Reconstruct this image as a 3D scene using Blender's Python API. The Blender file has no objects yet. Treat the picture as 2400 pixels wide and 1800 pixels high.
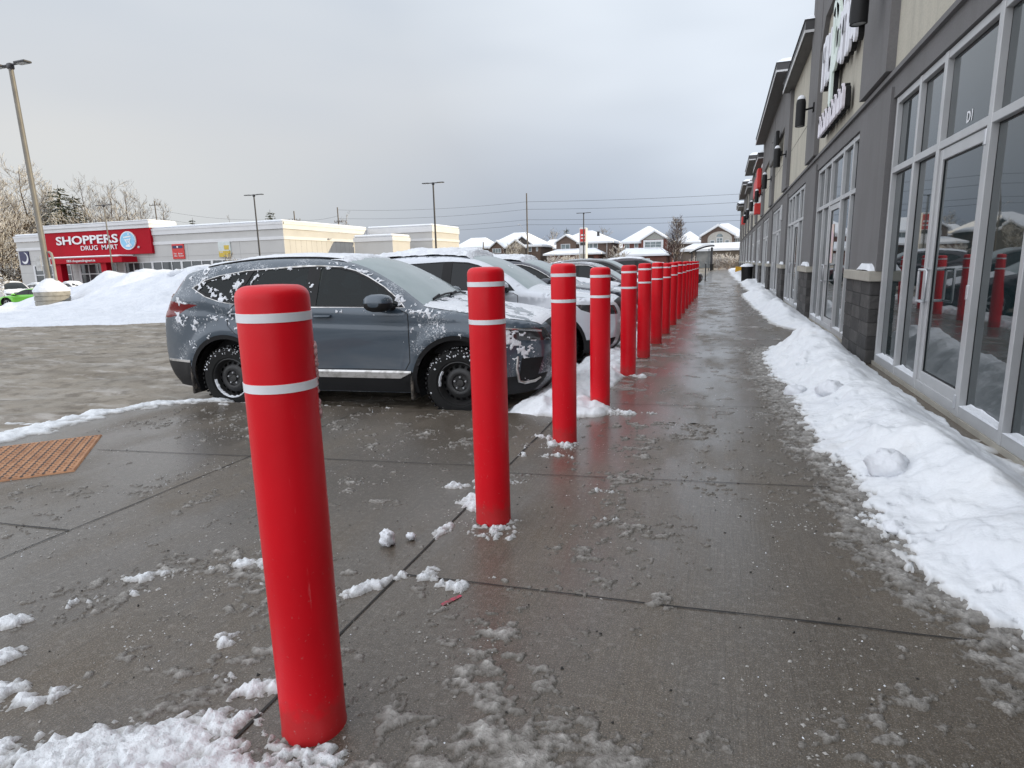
import bpy, math, random
import numpy as np
from mathutils import Vector, Matrix
from mathutils.geometry import delaunay_2d_cdt

random.seed(7)
SC = bpy.context.scene
COL = SC.collection
PI = math.pi
CAM_H = 1.35
FPX = 1428.75
RM = np.array([[0.94664, 0.0386, -0.31997], [0.32135, -0.18851, 0.92801], [-0.02449, -0.98131, -0.19086]])
LOT = -0.13

# ------------------------------------------------------------------ helpers
def link(o, parent=None):
    COL.objects.link(o)
    if parent is not None:
        o.parent = parent
    return o

def tag(o, label=None, cat=None, group=None, kind=None):
    if label: o['label'] = label
    if cat: o['category'] = cat
    if group: o['group'] = group
    if kind: o['kind'] = kind
    return o

def empty(name, loc=(0, 0, 0), rz=0.0, label=None, cat=None, group=None, kind=None):
    o = bpy.data.objects.new(name, None)
    o.empty_display_size = 0.2
    link(o)
    o.location = loc
    o.rotation_euler = (0, 0, rz)
    return tag(o, label, cat, group, kind)

def copy_tree(o, parent=None):
    c = o.copy()
    COL.objects.link(c)
    c.parent = parent
    for ch in list(o.children):
        copy_tree(ch, c)
    return c

def mesh_np(name, V, F, mats, parent=None, smooth=False, midx=None, loc=None):
    """V (N,3) array, F list/array of faces (all same length) or list of tuples."""
    me = bpy.data.meshes.new(name)
    V = np.asarray(V, dtype=np.float64)
    if isinstance(F, np.ndarray):
        k = F.shape[1]
        me.vertices.add(len(V)); me.vertices.foreach_set('co', V.astype(np.float32).ravel())
        me.loops.add(F.size); me.loops.foreach_set('vertex_index', F.astype(np.int32).ravel())
        me.polygons.add(len(F))
        me.polygons.foreach_set('loop_start', np.arange(0, F.size, k, dtype=np.int32))
        me.update(calc_edges=True)
    else:
        me.from_pydata([tuple(v) for v in V], [], [tuple(f) for f in F])
    if not isinstance(mats, (list, tuple)): mats = [mats]
    for m in mats: me.materials.append(m)
    if midx is not None: me.polygons.foreach_set('material_index', np.asarray(midx, dtype=np.int32))
    if smooth: me.polygons.foreach_set('use_smooth', np.ones(len(me.polygons), dtype=bool))
    me.validate(); me.update()
    o = bpy.data.objects.new(name, me)
    if loc is not None: o.location = loc
    return link(o, parent)

class MB:
    def __init__(s): s.v = []; s.f = []; s.m = []
    def add(s, vs, fs, mi=0):
        b = len(s.v); s.v += [tuple(v) for v in vs]
        for f in fs: s.f.append(tuple(i + b for i in f)); s.m.append(mi)
    def box(s, x0, x1, y0, y1, z0, z1, mi=0):
        v = [(x, y, z) for z in (z0, z1) for y in (y0, y1) for x in (x0, x1)]
        s.add(v, [(0, 2, 3, 1), (4, 5, 7, 6), (0, 1, 5, 4), (2, 6, 7, 3), (0, 4, 6, 2), (1, 3, 7, 5)], mi)
    def cbox(s, x0, x1, y0, y1, z0, z1, c=.01, mi=0):
        """box with chamfered edges"""
        P = []
        for k, (zz, ins) in enumerate([(z0, c), (z0 + c, 0), (z1 - c, 0), (z1, c)]):
            a0, a1, b0, b1 = x0 + ins, x1 - ins, y0 + ins, y1 - ins
            P += [(a0 + c, b0, zz), (a1 - c, b0, zz), (a1, b0 + c, zz), (a1, b1 - c, zz), (a1 - c, b1, zz), (a0 + c, b1, zz), (a0, b1 - c, zz), (a0, b0 + c, zz)]
        F = [tuple(range(7, -1, -1)), tuple(range(24, 32))]
        for k in range(3):
            for i in range(8):
                j = (i + 1) % 8
                F.append((k * 8 + i, k * 8 + j, k * 8 + 8 + j, k * 8 + 8 + i))
        s.add(P, F, mi)
    def tube(s, pts, r, n=6, mi=0, cap=True):
        pts = [Vector(p) for p in pts]
        rs = r if isinstance(r, (list, tuple)) else [r] * len(pts)
        V = []; F = []
        for i, p in enumerate(pts):
            d = (pts[min(i + 1, len(pts) - 1)] - pts[max(i - 1, 0)])
            if d.length < 1e-9: d = Vector((0, 0, 1))
            d.normalize()
            a = Vector((0, 0, 1)) if abs(d.z) < .9 else Vector((1, 0, 0))
            u = d.cross(a).normalized(); w = d.cross(u)
            for k in range(n):
                t = 2 * PI * k / n
                V.append(p + u * (rs[i] * math.cos(t)) + w * (rs[i] * math.sin(t)))
        for i in range(len(pts) - 1):
            for k in range(n):
                l = (k + 1) % n
                F.append((i * n + k, i * n + l, i * n + n + l, i * n + n + k))
        if cap:
            F.append(tuple(range(n))); F.append(tuple(reversed(range((len(pts) - 1) * n, len(pts) * n))))
        s.add(V, F, mi)
    def lathe(s, prof, n=24, axis='z', org=(0, 0, 0), mi=0, cap=True):
        V = []; F = []; ox, oy, oz = org
        for (r, h) in prof:
            for k in range(n):
                t = 2 * PI * k / n; a = r * math.cos(t); b = r * math.sin(t)
                V.append((ox + a, oy + b, oz + h) if axis == 'z' else ((ox + a, oy + h, oz + b) if axis == 'y' else (ox + h, oy + a, oz + b)))
        m = len(prof)
        for i in range(m - 1):
            for k in range(n):
                l = (k + 1) % n
                F.append((i * n + k, i * n + l, i * n + n + l, i * n + n + k))
        if cap:
            F.append(tuple(reversed(range(n)))); F.append(tuple(range((m - 1) * n, m * n)))
        s.add(V, F, mi)
    def prism(s, poly, axis, a, b, mi=0):
        """extrude 2D polygon along axis from a to b. axis y: poly (x,z); axis x: poly (y,z); axis z: poly (x,y)"""
        n = len(poly)
        def P(p, t): return {'y': (p[0], t, p[1]), 'x': (t, p[0], p[1]), 'z': (p[0], p[1], t)}[axis]
        V = [P(p, a) for p in poly] + [P(p, b) for p in poly]
        F = [tuple(range(n)), tuple(reversed(range(n, 2 * n)))]
        for i in range(n):
            j = (i + 1) % n
            F.append((i, i + n, j + n, j))
        s.add(V, F, mi)
    def build(s, name, mats, parent=None, smooth=False, loc=None):
        o = mesh_np(name, np.array(s.v) if s.v else np.zeros((0, 3)), s.f, mats, parent, smooth, s.m, loc)
        return o

def fixn(o, weld=0):
    import bmesh
    bm = bmesh.new(); bm.from_mesh(o.data)
    if weld: bmesh.ops.remove_doubles(bm, verts=bm.verts, dist=weld)
    bmesh.ops.recalc_face_normals(bm, faces=bm.faces)
    bm.to_mesh(o.data); bm.free()
    return o

def autosmooth(o, ang=40):
    me = o.data
    me.polygons.foreach_set('use_smooth', np.ones(len(me.polygons), dtype=bool))
    try: me.set_sharp_from_angle(angle=math.radians(ang))
    except Exception: pass
    return o

# numpy gradient noise
_rng = np.random.RandomState(3)
_perm = _rng.permutation(512)
_ga = _rng.rand(512) * 2 * PI
def perlin(x, y, seed=0):
    x = np.asarray(x, float) + seed * 17.31; y = np.asarray(y, float) - seed * 9.77
    xi = np.floor(x).astype(int); yi = np.floor(y).astype(int); xf = x - xi; yf = y - yi
    def g(ix, iy, dx, dy):
        h = _perm[(_perm[ix & 511] + iy) & 511]; a = _ga[h]
        return np.cos(a) * dx + np.sin(a) * dy
    u = xf ** 3 * (xf * (xf * 6 - 15) + 10); v = yf ** 3 * (yf * (yf * 6 - 15) + 10)
    a = g(xi, yi, xf, yf); b = g(xi + 1, yi, xf - 1, yf); c = g(xi, yi + 1, xf, yf - 1); d = g(xi + 1, yi + 1, xf - 1, yf - 1)
    return (a + (b - a) * u + (c - a) * v + (a - b - c + d) * u * v) * 1.5
def fbm(x, y, oct=4, seed=0, gain=.5):
    r = 0; a = 1; s = 1; t = 0
    for i in range(oct):
        r = r + a * perlin(np.asarray(x) * s, np.asarray(y) * s, seed + i); t += a; a *= gain; s *= 2.03
    return r / t
def sst(a, b, x):
    t = np.clip((x - a) / (b - a), 0, 1); return t * t * (3 - 2 * t)

def hfield(name, x0, x1, y0, y1, dx, dy, fn, mat, parent=None, floor=None, eps=.0015, smooth=True):
    """height mesh: fn(X,Y)->H above floor(X,Y); only where H>0"""
    xs = np.arange(x0, x1 + dx * .5, dx); ys = np.arange(y0, y1 + dy * .5, dy)
    X, Y = np.meshgrid(xs, ys)
    H = fn(X, Y); Fz = floor(X, Y) if floor else np.zeros_like(X)
    ny, nx = X.shape
    idx = np.arange(nx * ny).reshape(ny, nx)
    A = np.stack([idx[:-1, :-1], idx[:-1, 1:], idx[1:, 1:], idx[1:, :-1]], -1).reshape(-1, 4)
    keep = (H.ravel()[A] > 0).any(1)
    A = A[keep]
    V = np.stack([X, Y, Fz + np.where(H > 0, H + eps, -.006)], -1).reshape(-1, 3)
    used = np.zeros(len(V), bool); used[A.ravel()] = True
    re = np.cumsum(used) - 1
    o = mesh_np(name, V[used], re[A].astype(np.int32), mat, parent, smooth)
    at_ = o.data.attributes.new('depth', 'FLOAT', 'POINT'); hv = np.clip(H, 0, 1).ravel()[used].astype(np.float32)
    if len(at_.data) == len(hv): at_.data.foreach_set('value', hv)
    return o

def ray(px, py):
    r = RM @ np.array([px - 1200., py - 900., FPX]); return r / r[1]
def at(px, py, Y):
    r = ray(px, py); return np.array([r[0] * Y, Y, CAM_H + r[2] * Y])

# ------------------------------------------------------------------ materials
def newmat(name):
    m = bpy.data.materials.new(name); m.use_nodes = True
    nt = m.node_tree; b = nt.nodes['Principled BSDF']
    return m, nt, b
def N(nt, typ, **kw):
    n = nt.nodes.new(typ)
    for k, v in kw.items(): setattr(n, k, v)
    return n
def noise(nt, vec, scale, detail=4, rough=.55):
    n = N(nt, 'ShaderNodeTexNoise'); n.inputs['Scale'].default_value = scale; n.inputs['Detail'].default_value = detail
    n.inputs['Roughness'].default_value = rough
    nt.links.new(vec, n.inputs['Vector']); return n.outputs['Fac']
def ramp(nt, fac, a, b, ca=(0, 0, 0, 1), cb=(1, 1, 1, 1)):
    r = N(nt, 'ShaderNodeValToRGB'); r.color_ramp.elements[0].position = a; r.color_ramp.elements[1].position = b
    r.color_ramp.elements[0].color = ca; r.color_ramp.elements[1].color = cb
    nt.links.new(fac, r.inputs['Fac']); return r.outputs['Color']
def mixc(nt, fac, a, b, blend='MIX'):
    m = N(nt, 'ShaderNodeMix', data_type='RGBA', blend_type=blend)
    for s, v in ((m.inputs['Factor'], fac), (m.inputs[6], a), (m.inputs[7], b)):
        if hasattr(v, 'is_linked') or hasattr(v, 'links'): nt.links.new(v, s)
        elif isinstance(v, (int, float)): s.default_value = v
        else: s.default_value = tuple(v) + ((1,) if len(v) == 3 else ())
    return m.outputs[2]
def math_(nt, op, a, b=None):
    m = N(nt, 'ShaderNodeMath', operation=op)
    for s, v in zip(m.inputs, (a, b)):
        if v is None: continue
        if hasattr(v, 'links'): nt.links.new(v, s)
        else: s.default_value = v
    return m.outputs[0]
def coords(nt, kind='Object', scale=None):
    c = N(nt, 'ShaderNodeTexCoord').outputs[kind]
    if scale:
        m = N(nt, 'ShaderNodeMapping'); m.inputs['Scale'].default_value = scale; nt.links.new(c, m.inputs['Vector']); return m.outputs[0]
    return c
def bumpn(nt, b, h, strength=.3, dist=.01):
    n = N(nt, 'ShaderNodeBump'); n.inputs['Strength'].default_value = strength; n.inputs['Distance'].default_value = dist
    nt.links.new(h, n.inputs['Height']); nt.links.new(n.outputs[0], b.inputs['Normal']); return n
def pm(name, col, rough=.5, metal=0., col2=None, vs=3., lo=.35, hi=.7, bump=0., bs=60., bd=.01, spec=.5, coat=0., sc=None, rvar=0., glob=False):
    m, nt, b = newmat(name)
    b.inputs['Base Color'].default_value = (*col, 1); b.inputs['Roughness'].default_value = rough; b.inputs['Metallic'].default_value = metal
    b.inputs['Specular IOR Level'].default_value = spec
    if coat: b.inputs['Coat Weight'].default_value = coat; b.inputs['Coat Roughness'].default_value = .06
    v = coords(nt, 'Object', sc)
    if glob:
        v = N(nt, 'ShaderNodeNewGeometry').outputs['Position']
    if col2 is None: col2 = tuple(c * .82 for c in col)
    f = ramp(nt, noise(nt, v, vs, 6), lo, hi)
    nt.links.new(mixc(nt, f, col, col2), b.inputs['Base Color'])
    if rvar:
        r = math_(nt, 'MULTIPLY_ADD', noise(nt, v, vs * 2.3, 4), rvar); r.node.inputs[2].default_value = rough - rvar / 2
        nt.links.new(r, b.inputs['Roughness'])
    if bump: bumpn(nt, b, noise(nt, v, bs, 4), bump, bd)
    return m

M = {}
def red_mat():
    m, nt, b = newmat('red_plastic'); b.inputs['Specular IOR Level'].default_value = .32
    g = N(nt, 'ShaderNodeNewGeometry').outputs['Position']; v = coords(nt, 'Object')
    c = mixc(nt, ramp(nt, noise(nt, g, 2.2, 5), .35, .7), (.70, .0025, .012), (.60, .002, .010))
    sc = ramp(nt, noise(nt, coords(nt, 'Object', (30, 30, 3.5)), 1.6, 7, .7), .66, .76)          # pale vertical scuffs
    c = mixc(nt, math_(nt, 'MULTIPLY', sc, .16), c, (.75, .42, .42))
    sp = N(nt, 'ShaderNodeSeparateXYZ'); nt.links.new(g, sp.inputs[0])
    ft = ramp(nt, math_(nt, 'MULTIPLY_ADD', noise(nt, g, 22, 5), -.10), -.06, .09); ft.node.color_ramp.elements[0].position = 0
    hh = math_(nt, 'ADD', sp.outputs[2], math_(nt, 'MULTIPLY', noise(nt, g, 26, 5), -.16))
    grime = ramp(nt, hh, -.06, .05, (1, 1, 1, 1), (0, 0, 0, 1))
    c = mixc(nt, math_(nt, 'MULTIPLY', grime, .30), c, (.14, .06, .05))
    spl = math_(nt, 'MULTIPLY', ramp(nt, noise(nt, g, 75, 3), .66, .72), ramp(nt, sp.outputs[2], .1, .8, (1, 1, 1, 1), (0, 0, 0, 1)))
    c = mixc(nt, math_(nt, 'MULTIPLY', spl, .4), c, (.35, .25, .24))
    nt.links.new(c, b.inputs['Base Color'])
    r = math_(nt, 'MULTIPLY_ADD', noise(nt, g, 6, 5), .2); r.node.inputs[2].default_value = .26; nt.links.new(r, b.inputs['Roughness'])
    h = math_(nt, 'MULTIPLY_ADD', noise(nt, g, 5, 3), 6.); nt.links.new(noise(nt, g, 110, 3), h.node.inputs[2]); bumpn(nt, b, h, .10, .004)
    return m
M['red'] = red_mat()
M['red_scuff'] = M['red']
M['band'] = pm('reflective_band', (.80, .81, .84), .35, col2=(.66, .67, .7), vs=7)
M['snow'] = pm('snow', (.76, .78, .81), .55, col2=(.69, .71, .75), vs=3, bump=.5, bs=38, bd=.02, spec=.3, glob=True)
M['snow_bank'] = None
M['snow_far'] = pm('snow_roof', (.80, .82, .85), .7, col2=(.74, .77, .81), vs=.4, bump=.3, bs=3, bd=.1, spec=.2, glob=True)
M['dirtysnow'] = pm('dirty_snow', (.42, .37, .31), .7, col2=(.16, .12, .09), vs=2.2, lo=.4, hi=.62, bump=.8, bs=9, bd=.08, glob=True)
M['ice'] = pm('ice_crust', (.62, .38, .38), .25, col2=(.5, .25, .25), vs=30, bump=.6, bs=70)
M['black'] = pm('black_plastic', (.014, .014, .015), .5, bump=.1, bs=120, spec=.25)
M['rubber'] = pm('tyre_rubber', (.012, .012, .012), .8, col2=(.035, .033, .03), vs=9, lo=.55, hi=.8, spec=.25)
M['steel_black'] = pm('black_steel_wheel', (.012, .012, .013), .42, col2=(.03, .029, .028), vs=9)
M['chrome'] = pm('chrome', (.75, .76, .78), .14, 1., col2=(.5, .5, .5), vs=4)
M['dirtychrome'] = pm('dull_chrome', (.62, .61, .6), .32, .8, col2=(.3, .29, .27), vs=14, lo=.45, hi=.7)
M['stucco_beige'] = pm('beige_stucco', (.50, .47, .395), .85, col2=(.45, .425, .355), vs=1.2, bump=.25, bs=160, bd=.004)
M['stucco_grey'] = pm('grey_stucco', (.165, .160, .162), .85, col2=(.142, .138, .138), vs=1.4, bump=.25, bs=160, bd=.004)
M['groove'] = pm('stucco_groove', (.05, .05, .048), .9)
M['alu'] = pm('anodised_aluminium', (.49, .495, .50), .42, .25, col2=(.43, .435, .44), vs=3)
M['cap'] = pm('limestone_cap', (.40, .375, .32), .8, col2=(.32, .30, .26), vs=5, bump=.2, bs=60)
M['soffit'] = pm('dark_fascia', (.055, .054, .056), .5)
M['soffit_u'] = pm('soffit_panel', (.12, .115, .11), .7)
M['fascia_w'] = pm('white_fascia', (.6, .6, .6), .5)
M['brick'] = None
M['white'] = pm('white_paint', (.72, .73, .74), .5)
M['lamp_lens'] = pm('lamp_lens', (.30, .31, .31), .25)
M['signwhite'] = pm('sign_letter_face', (.82, .82, .88), .3)
M['signgreen'] = pm('sign_letter_green', (.74, .84, .77), .3)
M['signpink'] = pm('sign_letter_pink', (.82, .77, .83), .3)
M['pole_dark'] = pm('dark_bronze_pole', (.03, .03, .034), .45)
M['pole_tan'] = pm('galvanised_pole', (.175, .165, .145), .5, col2=(.13, .122, .108), vs=2)
M['wood'] = pm('weathered_wood_pole', (.16, .14, .12), .8, col2=(.1, .085, .07), vs=4)
M['galv'] = pm('galvanised_steel', (.55, .56, .58), .4, .6)
M['wire'] = pm('power_cable', (.06, .06, .065), .6)
M['planter'] = pm('weathered_concrete', (.29, .28, .25), .85, col2=(.20, .19, .17), vs=6, bump=.3, bs=40)
M['sdm_wall'] = pm('white_precast', (.53, .53, .525), .8, col2=(.485, .485, .48), vs=.5, bump=.15, bs=40)
M['sdm_band'] = pm('white_precast_trim', (.70, .71, .73), .75, col2=(.64, .65, .67), vs=.7)
M['sdm_red'] = pm('red_cladding', (.42, .003, .016), .6, col2=(.37, .003, .014), vs=.6, spec=.15)
M['letters'] = pm('white_channel_letter', (.80, .81, .84), .4)
M['blue'] = pm('pale_blue_sign', (.27, .58, .82), .4)
M['navy'] = pm('navy_poster', (.018, .018, .085), .4)
M['postred'] = pm('postal_red', (.62, .03, .025), .4)
M['yellow'] = pm('yellow_sign', (.62, .46, .06), .4, col2=(.5, .36, .05))
M['paleposter'] = pm('pale_poster', (.62, .68, .68), .4)
M['binyellow'] = pm('yellow_bin_lid', (.72, .38, .01), .45)
M['tactile'] = pm('rusted_orange_iron', (.43, .215, .105), .62, col2=(.27, .125, .06), vs=9, lo=.4, hi=.72, bump=.3, bs=70)
M['hole'] = pm('tactile_dark', (.045, .025, .018), .7)
M['bark'] = pm('bark', (.10, .075, .055), .85, col2=(.06, .045, .035), vs=6)
M['bark_tan'] = pm('tan_twigs', (.095, .06, .032), .85, col2=(.05, .033, .02), vs=3)
M['bark_purple'] = pm('purple_brown_twigs', (.085, .058, .055), .85)
M['needle'] = pm('conifer_needles', (.045, .06, .03), .8, col2=(.025, .04, .022), vs=.7)
M['twigsnow'] = pm('snow_on_twigs', (.68, .66, .62), .7, col2=(.55, .52, .47), vs=2)
M['shrub'] = pm('frosted_shrub', (.6, .52, .5), .8, col2=(.25, .17, .14), vs=3, lo=.4, hi=.65)

def glass_dark(name, col=(.012, .016, .018), rough=.03, trans=0., ior=1.55, tint=(1, 1, 1)):
    m, nt, b = newmat(name)
    b.inputs['Base Color'].default_value = (*col, 1); b.inputs['Roughness'].default_value = rough; b.inputs['IOR'].default_value = ior
    b.inputs['Specular IOR Level'].default_value = .5
    v = coords(nt, 'Object'); bumpn(nt, b, noise(nt, v, 1.1, 2), .012, .05)
    if trans:
        t = N(nt, 'ShaderNodeBsdfTransparent'); t.inputs[0].default_value = (*tint, 1)
        mx = N(nt, 'ShaderNodeMixShader'); mx.inputs[0].default_value = trans
        out = nt.nodes['Material Output']
        nt.links.new(b.outputs[0], mx.inputs[1]); nt.links.new(t.outputs[0], mx.inputs[2]); nt.links.new(mx.outputs[0], out.inputs['Surface'])
    return m
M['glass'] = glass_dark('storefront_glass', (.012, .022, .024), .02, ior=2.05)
M['carglass'] = glass_dark('dark_car_glass', (.004, .008, .009), .03, trans=.12, tint=(.40, .52, .54), ior=1.36)
M['carglass_o'] = glass_dark('opaque_car_glass', (.006, .009, .011), .05, ior=1.40)
M['frost'] = pm('frosted_windshield', (.20, .26, .26), .3, col2=(.30, .36, .36), vs=2.5, coat=.6)
M['farglass'] = glass_dark('far_window_glass', (.05, .06, .065), .08)
M['houseglass'] = pm('house_window_glass', (.22, .26, .27), .15, col2=(.08, .1, .1), vs=1.2)
def stain_stucco(m):
    nt = m.node_tree; b = nt.nodes['Principled BSDF']; src = b.inputs['Base Color'].links[0].from_socket
    g = N(nt, 'ShaderNodeNewGeometry').outputs['Position']; mp = N(nt, 'ShaderNodeMapping'); mp.inputs['Scale'].default_value = (1, 5.5, .35); nt.links.new(g, mp.inputs['Vector'])
    f = ramp(nt, noise(nt, mp.outputs[0], 1.0, 6, .65), .50, .72)
    c = mixc(nt, math_(nt, 'MULTIPLY', f, .35), src, (.10, .095, .085))
    f2 = ramp(nt, noise(nt, g, 60, 3), .45, .62); c = mixc(nt, math_(nt, 'MULTIPLY', f2, .14), c, (.05, .05, .05))
    nt.links.new(c, b.inputs['Base Color'])
stain_stucco(M['stucco_beige']); stain_stucco(M['stucco_grey'])
def paint(name, col, coat=.8, rough=.35, metal=.35, dirt=.25, frost=0.):
    m, nt, b = newmat(name)
    b.inputs['Metallic'].default_value = metal; b.inputs['Roughness'].default_value = rough
    b.inputs['Coat Weight'].default_value = coat; b.inputs['Coat Roughness'].default_value = .05
    v = coords(nt, 'Object')
    sep = N(nt, 'ShaderNodeSeparateXYZ'); nt.links.new(v, sep.inputs[0])
    low = ramp(nt, sep.outputs[2], .25, .8, (1, 1, 1, 1), (0, 0, 0, 1))
    nz = ramp(nt, noise(nt, coords(nt, 'Object', (.5, 1, 2.2)), 4, 6), .35, .75)
    f = math_(nt, 'MULTIPLY', low, nz)
    f = math_(nt, 'MULTIPLY', f, dirt * 2)
    pc = mixc(nt, f, col, (.20, .19, .18))
    if frost:      # a dusting of powder stuck to the panels
        fr = math_(nt, 'MULTIPLY', ramp(nt, noise(nt, v, 70, 4, .7), .50, .62), ramp(nt, noise(nt, v, 3.2, 5, .6), .50, .64)); fr = math_(nt, 'MULTIPLY', fr, frost)
        pc = mixc(nt, fr, pc, (.70, .72, .75))
    nt.links.new(pc, b.inputs['Base Color'])
    cr = math_(nt, 'MULTIPLY_ADD', f, .5); cr.node.inputs[2].default_value = .05
    nt.links.new(cr, b.inputs['Coat Roughness'])
    return m
M['tail'] = pm('tail_light_red', (.17, .003, .005), .2, spec=.3, coat=.3)
M['headlight'] = pm('headlight_lens', (.035, .036, .038), .12, col2=(.02, .02, .022), vs=3, coat=.8)
M['interior'] = pm('car_interior', (.03, .03, .032), .8)

def brick(name, c1, c2, mortar, scale=6.):
    m, nt, b = newmat(name)
    t = N(nt, 'ShaderNodeTexBrick'); t.inputs['Scale'].default_value = scale
    t.inputs['Color1'].default_value = (*c1, 1); t.inputs['Color2'].default_value = (*c2, 1); t.inputs['Mortar'].default_value = (*mortar, 1)
    g = N(nt, 'ShaderNodeTexCoord').outputs['Object']
    sp = N(nt, 'ShaderNodeSeparateXYZ'); nt.links.new(g, sp.inputs[0])
    cb = N(nt, 'ShaderNodeCombineXYZ')
    nt.links.new(math_(nt, 'ADD', sp.outputs[0], sp.outputs[1]), cb.inputs[0]); nt.links.new(sp.outputs[2], cb.inputs[1])
    nt.links.new(cb.outputs[0], t.inputs['Vector'])
    f = ramp(nt, noise(nt, g, .8, 5), .3, .7)
    nt.links.new(mixc(nt, f, t.outputs[0], mixc(nt, .35, t.outputs[0], (.05, .04, .035))), b.inputs['Base Color'])
    b.inputs['Roughness'].default_value = .9
    return m
M['brick_red'] = brick('red_brick', (.22, .065, .045), (.17, .05, .038), (.2, .16, .14))
M['brick_brown'] = brick('brown_brick', (.14, .09, .065), (.11, .07, .055), (.15, .12, .1))
M['brick_tan'] = brick('tan_brick', (.20, .165, .125), (.16, .13, .1), (.2, .17, .14))
M['brick_grey'] = brick('grey_brown_brick', (.16, .135, .12), (.13, .11, .1), (.16, .14, .13))

# wet concrete
def wet_concrete():
    m, nt, b = newmat('wet_concrete')
    v = coords(nt, 'Object')
    big = noise(nt, v, .9, 5); mid = noise(nt, v, 5, 6); fine = noise(nt, v, 150, 3)
    wet = ramp(nt, noise(nt, coords(nt, 'Object', (1.3, .5, 1)), 1.0, 6, .6), .34, .54)
    c = mixc(nt, ramp(nt, mid, .3, .7), (.200, .164, .120), (.265, .221, .168))
    c = mixc(nt, math_(nt, 'MULTIPLY', wet, .62), c, (.112, .090, .066))
    c = mixc(nt, math_(nt, 'MULTIPLY', ramp(nt, fine, .54, .68), .55), c, (.36, .33, .29))
    c = mixc(nt, math_(nt, 'MULTIPLY', ramp(nt, noise(nt, v, 210, 2), .42, .30), .60), c, (.025, .02, .016))
    dash = ramp(nt, noise(nt, coords(nt, 'Object', (22, 70, 1)), 1, 5, .65), .60, .66)
    c = mixc(nt, math_(nt, 'MULTIPLY', dash, .45), c, (.03, .025, .02))
    gr = noise(nt, v, 34, 5, .7); c = mixc(nt, math_(nt, 'MULTIPLY', ramp(nt, gr, .52, .68), .42), c, (.26, .235, .205))
    c = mixc(nt, math_(nt, 'MULTIPLY', ramp(nt, noise(nt, v, 60, 2), .68, .74), .7), c, (.02, .018, .016))
    broom = noise(nt, coords(nt, 'Object', (95, 2.5, 1)), 1, 3)
    c = mixc(nt, math_(nt, 'MULTIPLY', ramp(nt, broom, .52, .66), .25), c, (.05, .042, .034))
    nt.links.new(c, b.inputs['Base Color'])
    r2 = math_(nt, 'MULTIPLY_ADD', wet, -.30); r2.node.inputs[2].default_value = .62
    nt.links.new(r2, b.inputs['Roughness'])
    b.inputs['Specular IOR Level'].default_value = .4
    h = math_(nt, 'MULTIPLY_ADD', broom, .9); nt.links.new(fine, h.node.inputs[2])
    h2 = math_(nt, 'MULTIPLY_ADD', big, 2.5); nt.links.new(h, h2.node.inputs[2])
    bumpn(nt, b, h2, .45, .004)
    # film of melt water: clear coat broken up by crumbs and pits
    film = math_(nt, 'MULTIPLY', wet, ramp(nt, noise(nt, coords(nt, 'Object', (14, 30, 1)), 1, 5, .6), .62, .56, (0, 0, 0, 1), (1, 1, 1, 1)) if False else math_(nt, 'SUBTRACT', 1.0, math_(nt, 'MULTIPLY', dash, .8)))
    nt.links.new(math_(nt, 'MULTIPLY', film, .7), b.inputs['Coat Weight']); b.inputs['Coat Roughness'].default_value = .15; b.inputs['Coat IOR'].default_value = 1.32
    cb = N(nt, 'ShaderNodeBump'); cb.inputs['Strength'].default_value = .30; cb.inputs['Distance'].default_value = .006
    hw = math_(nt, 'MULTIPLY_ADD', noise(nt, coords(nt, 'Object', (16, 34, 1)), 1, 5, .6), 1.0); nt.links.new(math_(nt, 'MULTIPLY', fine, .25), hw.node.inputs[2])
    nt.links.new(hw, cb.inputs['Height']); nt.links.new(cb.outputs[0], b.inputs['Coat Normal'])
    return m
M['concrete'] = wet_concrete()
def lot_mat():
    m, nt, b = newmat('slushy_asphalt')
    v = coords(nt, 'Object')
    tr = noise(nt, coords(nt, 'Object', (.35, 1.4, 1)), .9, 7, .62)
    mid = noise(nt, v, 3.5, 7, .65)
    c = mixc(nt, ramp(nt, tr, .38, .62), (.175, .148, .112), (.27, .235, .188))
    c = mixc(nt, ramp(nt, noise(nt, coords(nt, 'Object', (.5, 2.2, 1)), 1.6, 7, .65), .52, .66), c, (.36, .33, .295))
    c = mixc(nt, math_(nt, 'MULTIPLY', ramp(nt, mid, .48, .64), .75), c, (.095, .075, .052))
    nt.links.new(c, b.inputs['Base Color'])
    nt.links.new(ramp(nt, noise(nt, v, 1.3, 5), .35, .65, (.38, .38, .38, 1), (.8, .8, .8, 1)), b.inputs['Roughness'])
    h = math_(nt, 'MULTIPLY_ADD', tr, 2.0); nt.links.new(mid, h.node.inputs[2])
    bumpn(nt, b, h, .7, .035)
    return m
M['lot'] = lot_mat()
def snow_mat(name, ca, cb, dirt, bs=30, dist=.02, thin=0):
    m, nt, b = newmat(name)
    v = coords(nt, 'Object')
    c = mixc(nt, ramp(nt, noise(nt, v, 2.5, 5), .35, .7), ca, cb)
    c = mixc(nt, math_(nt, 'MULTIPLY', ramp(nt, noise(nt, v, 3.1, 6), .6, .78), dirt), c, (.45, .40, .34))
    if thin: c = mixc(nt, ramp(nt, N(nt, 'ShaderNodeAttribute', attribute_name='depth').outputs['Fac'], .0, thin), (.36, .345, .32), c)
    nt.links.new(c, b.inputs['Base Color']); b.inputs['Roughness'].default_value = .6
    b.inputs['Specular IOR Level'].default_value = .25
    h = math_(nt, 'MULTIPLY_ADD', noise(nt, v, bs * .25, 5), 2.2); nt.links.new(noise(nt, v, bs, 4), h.node.inputs[2])
    bumpn(nt, b, h, .5, dist)
    return m
M['snow_bank'] = snow_mat('packed_snow', (.77, .79, .81), (.70, .725, .76), .25, 26, .010, .028)
M['snow_pile'] = snow_mat('ploughed_snow', (.68, .70, .735), (.60, .625, .67), .16, 7, .06)
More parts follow.
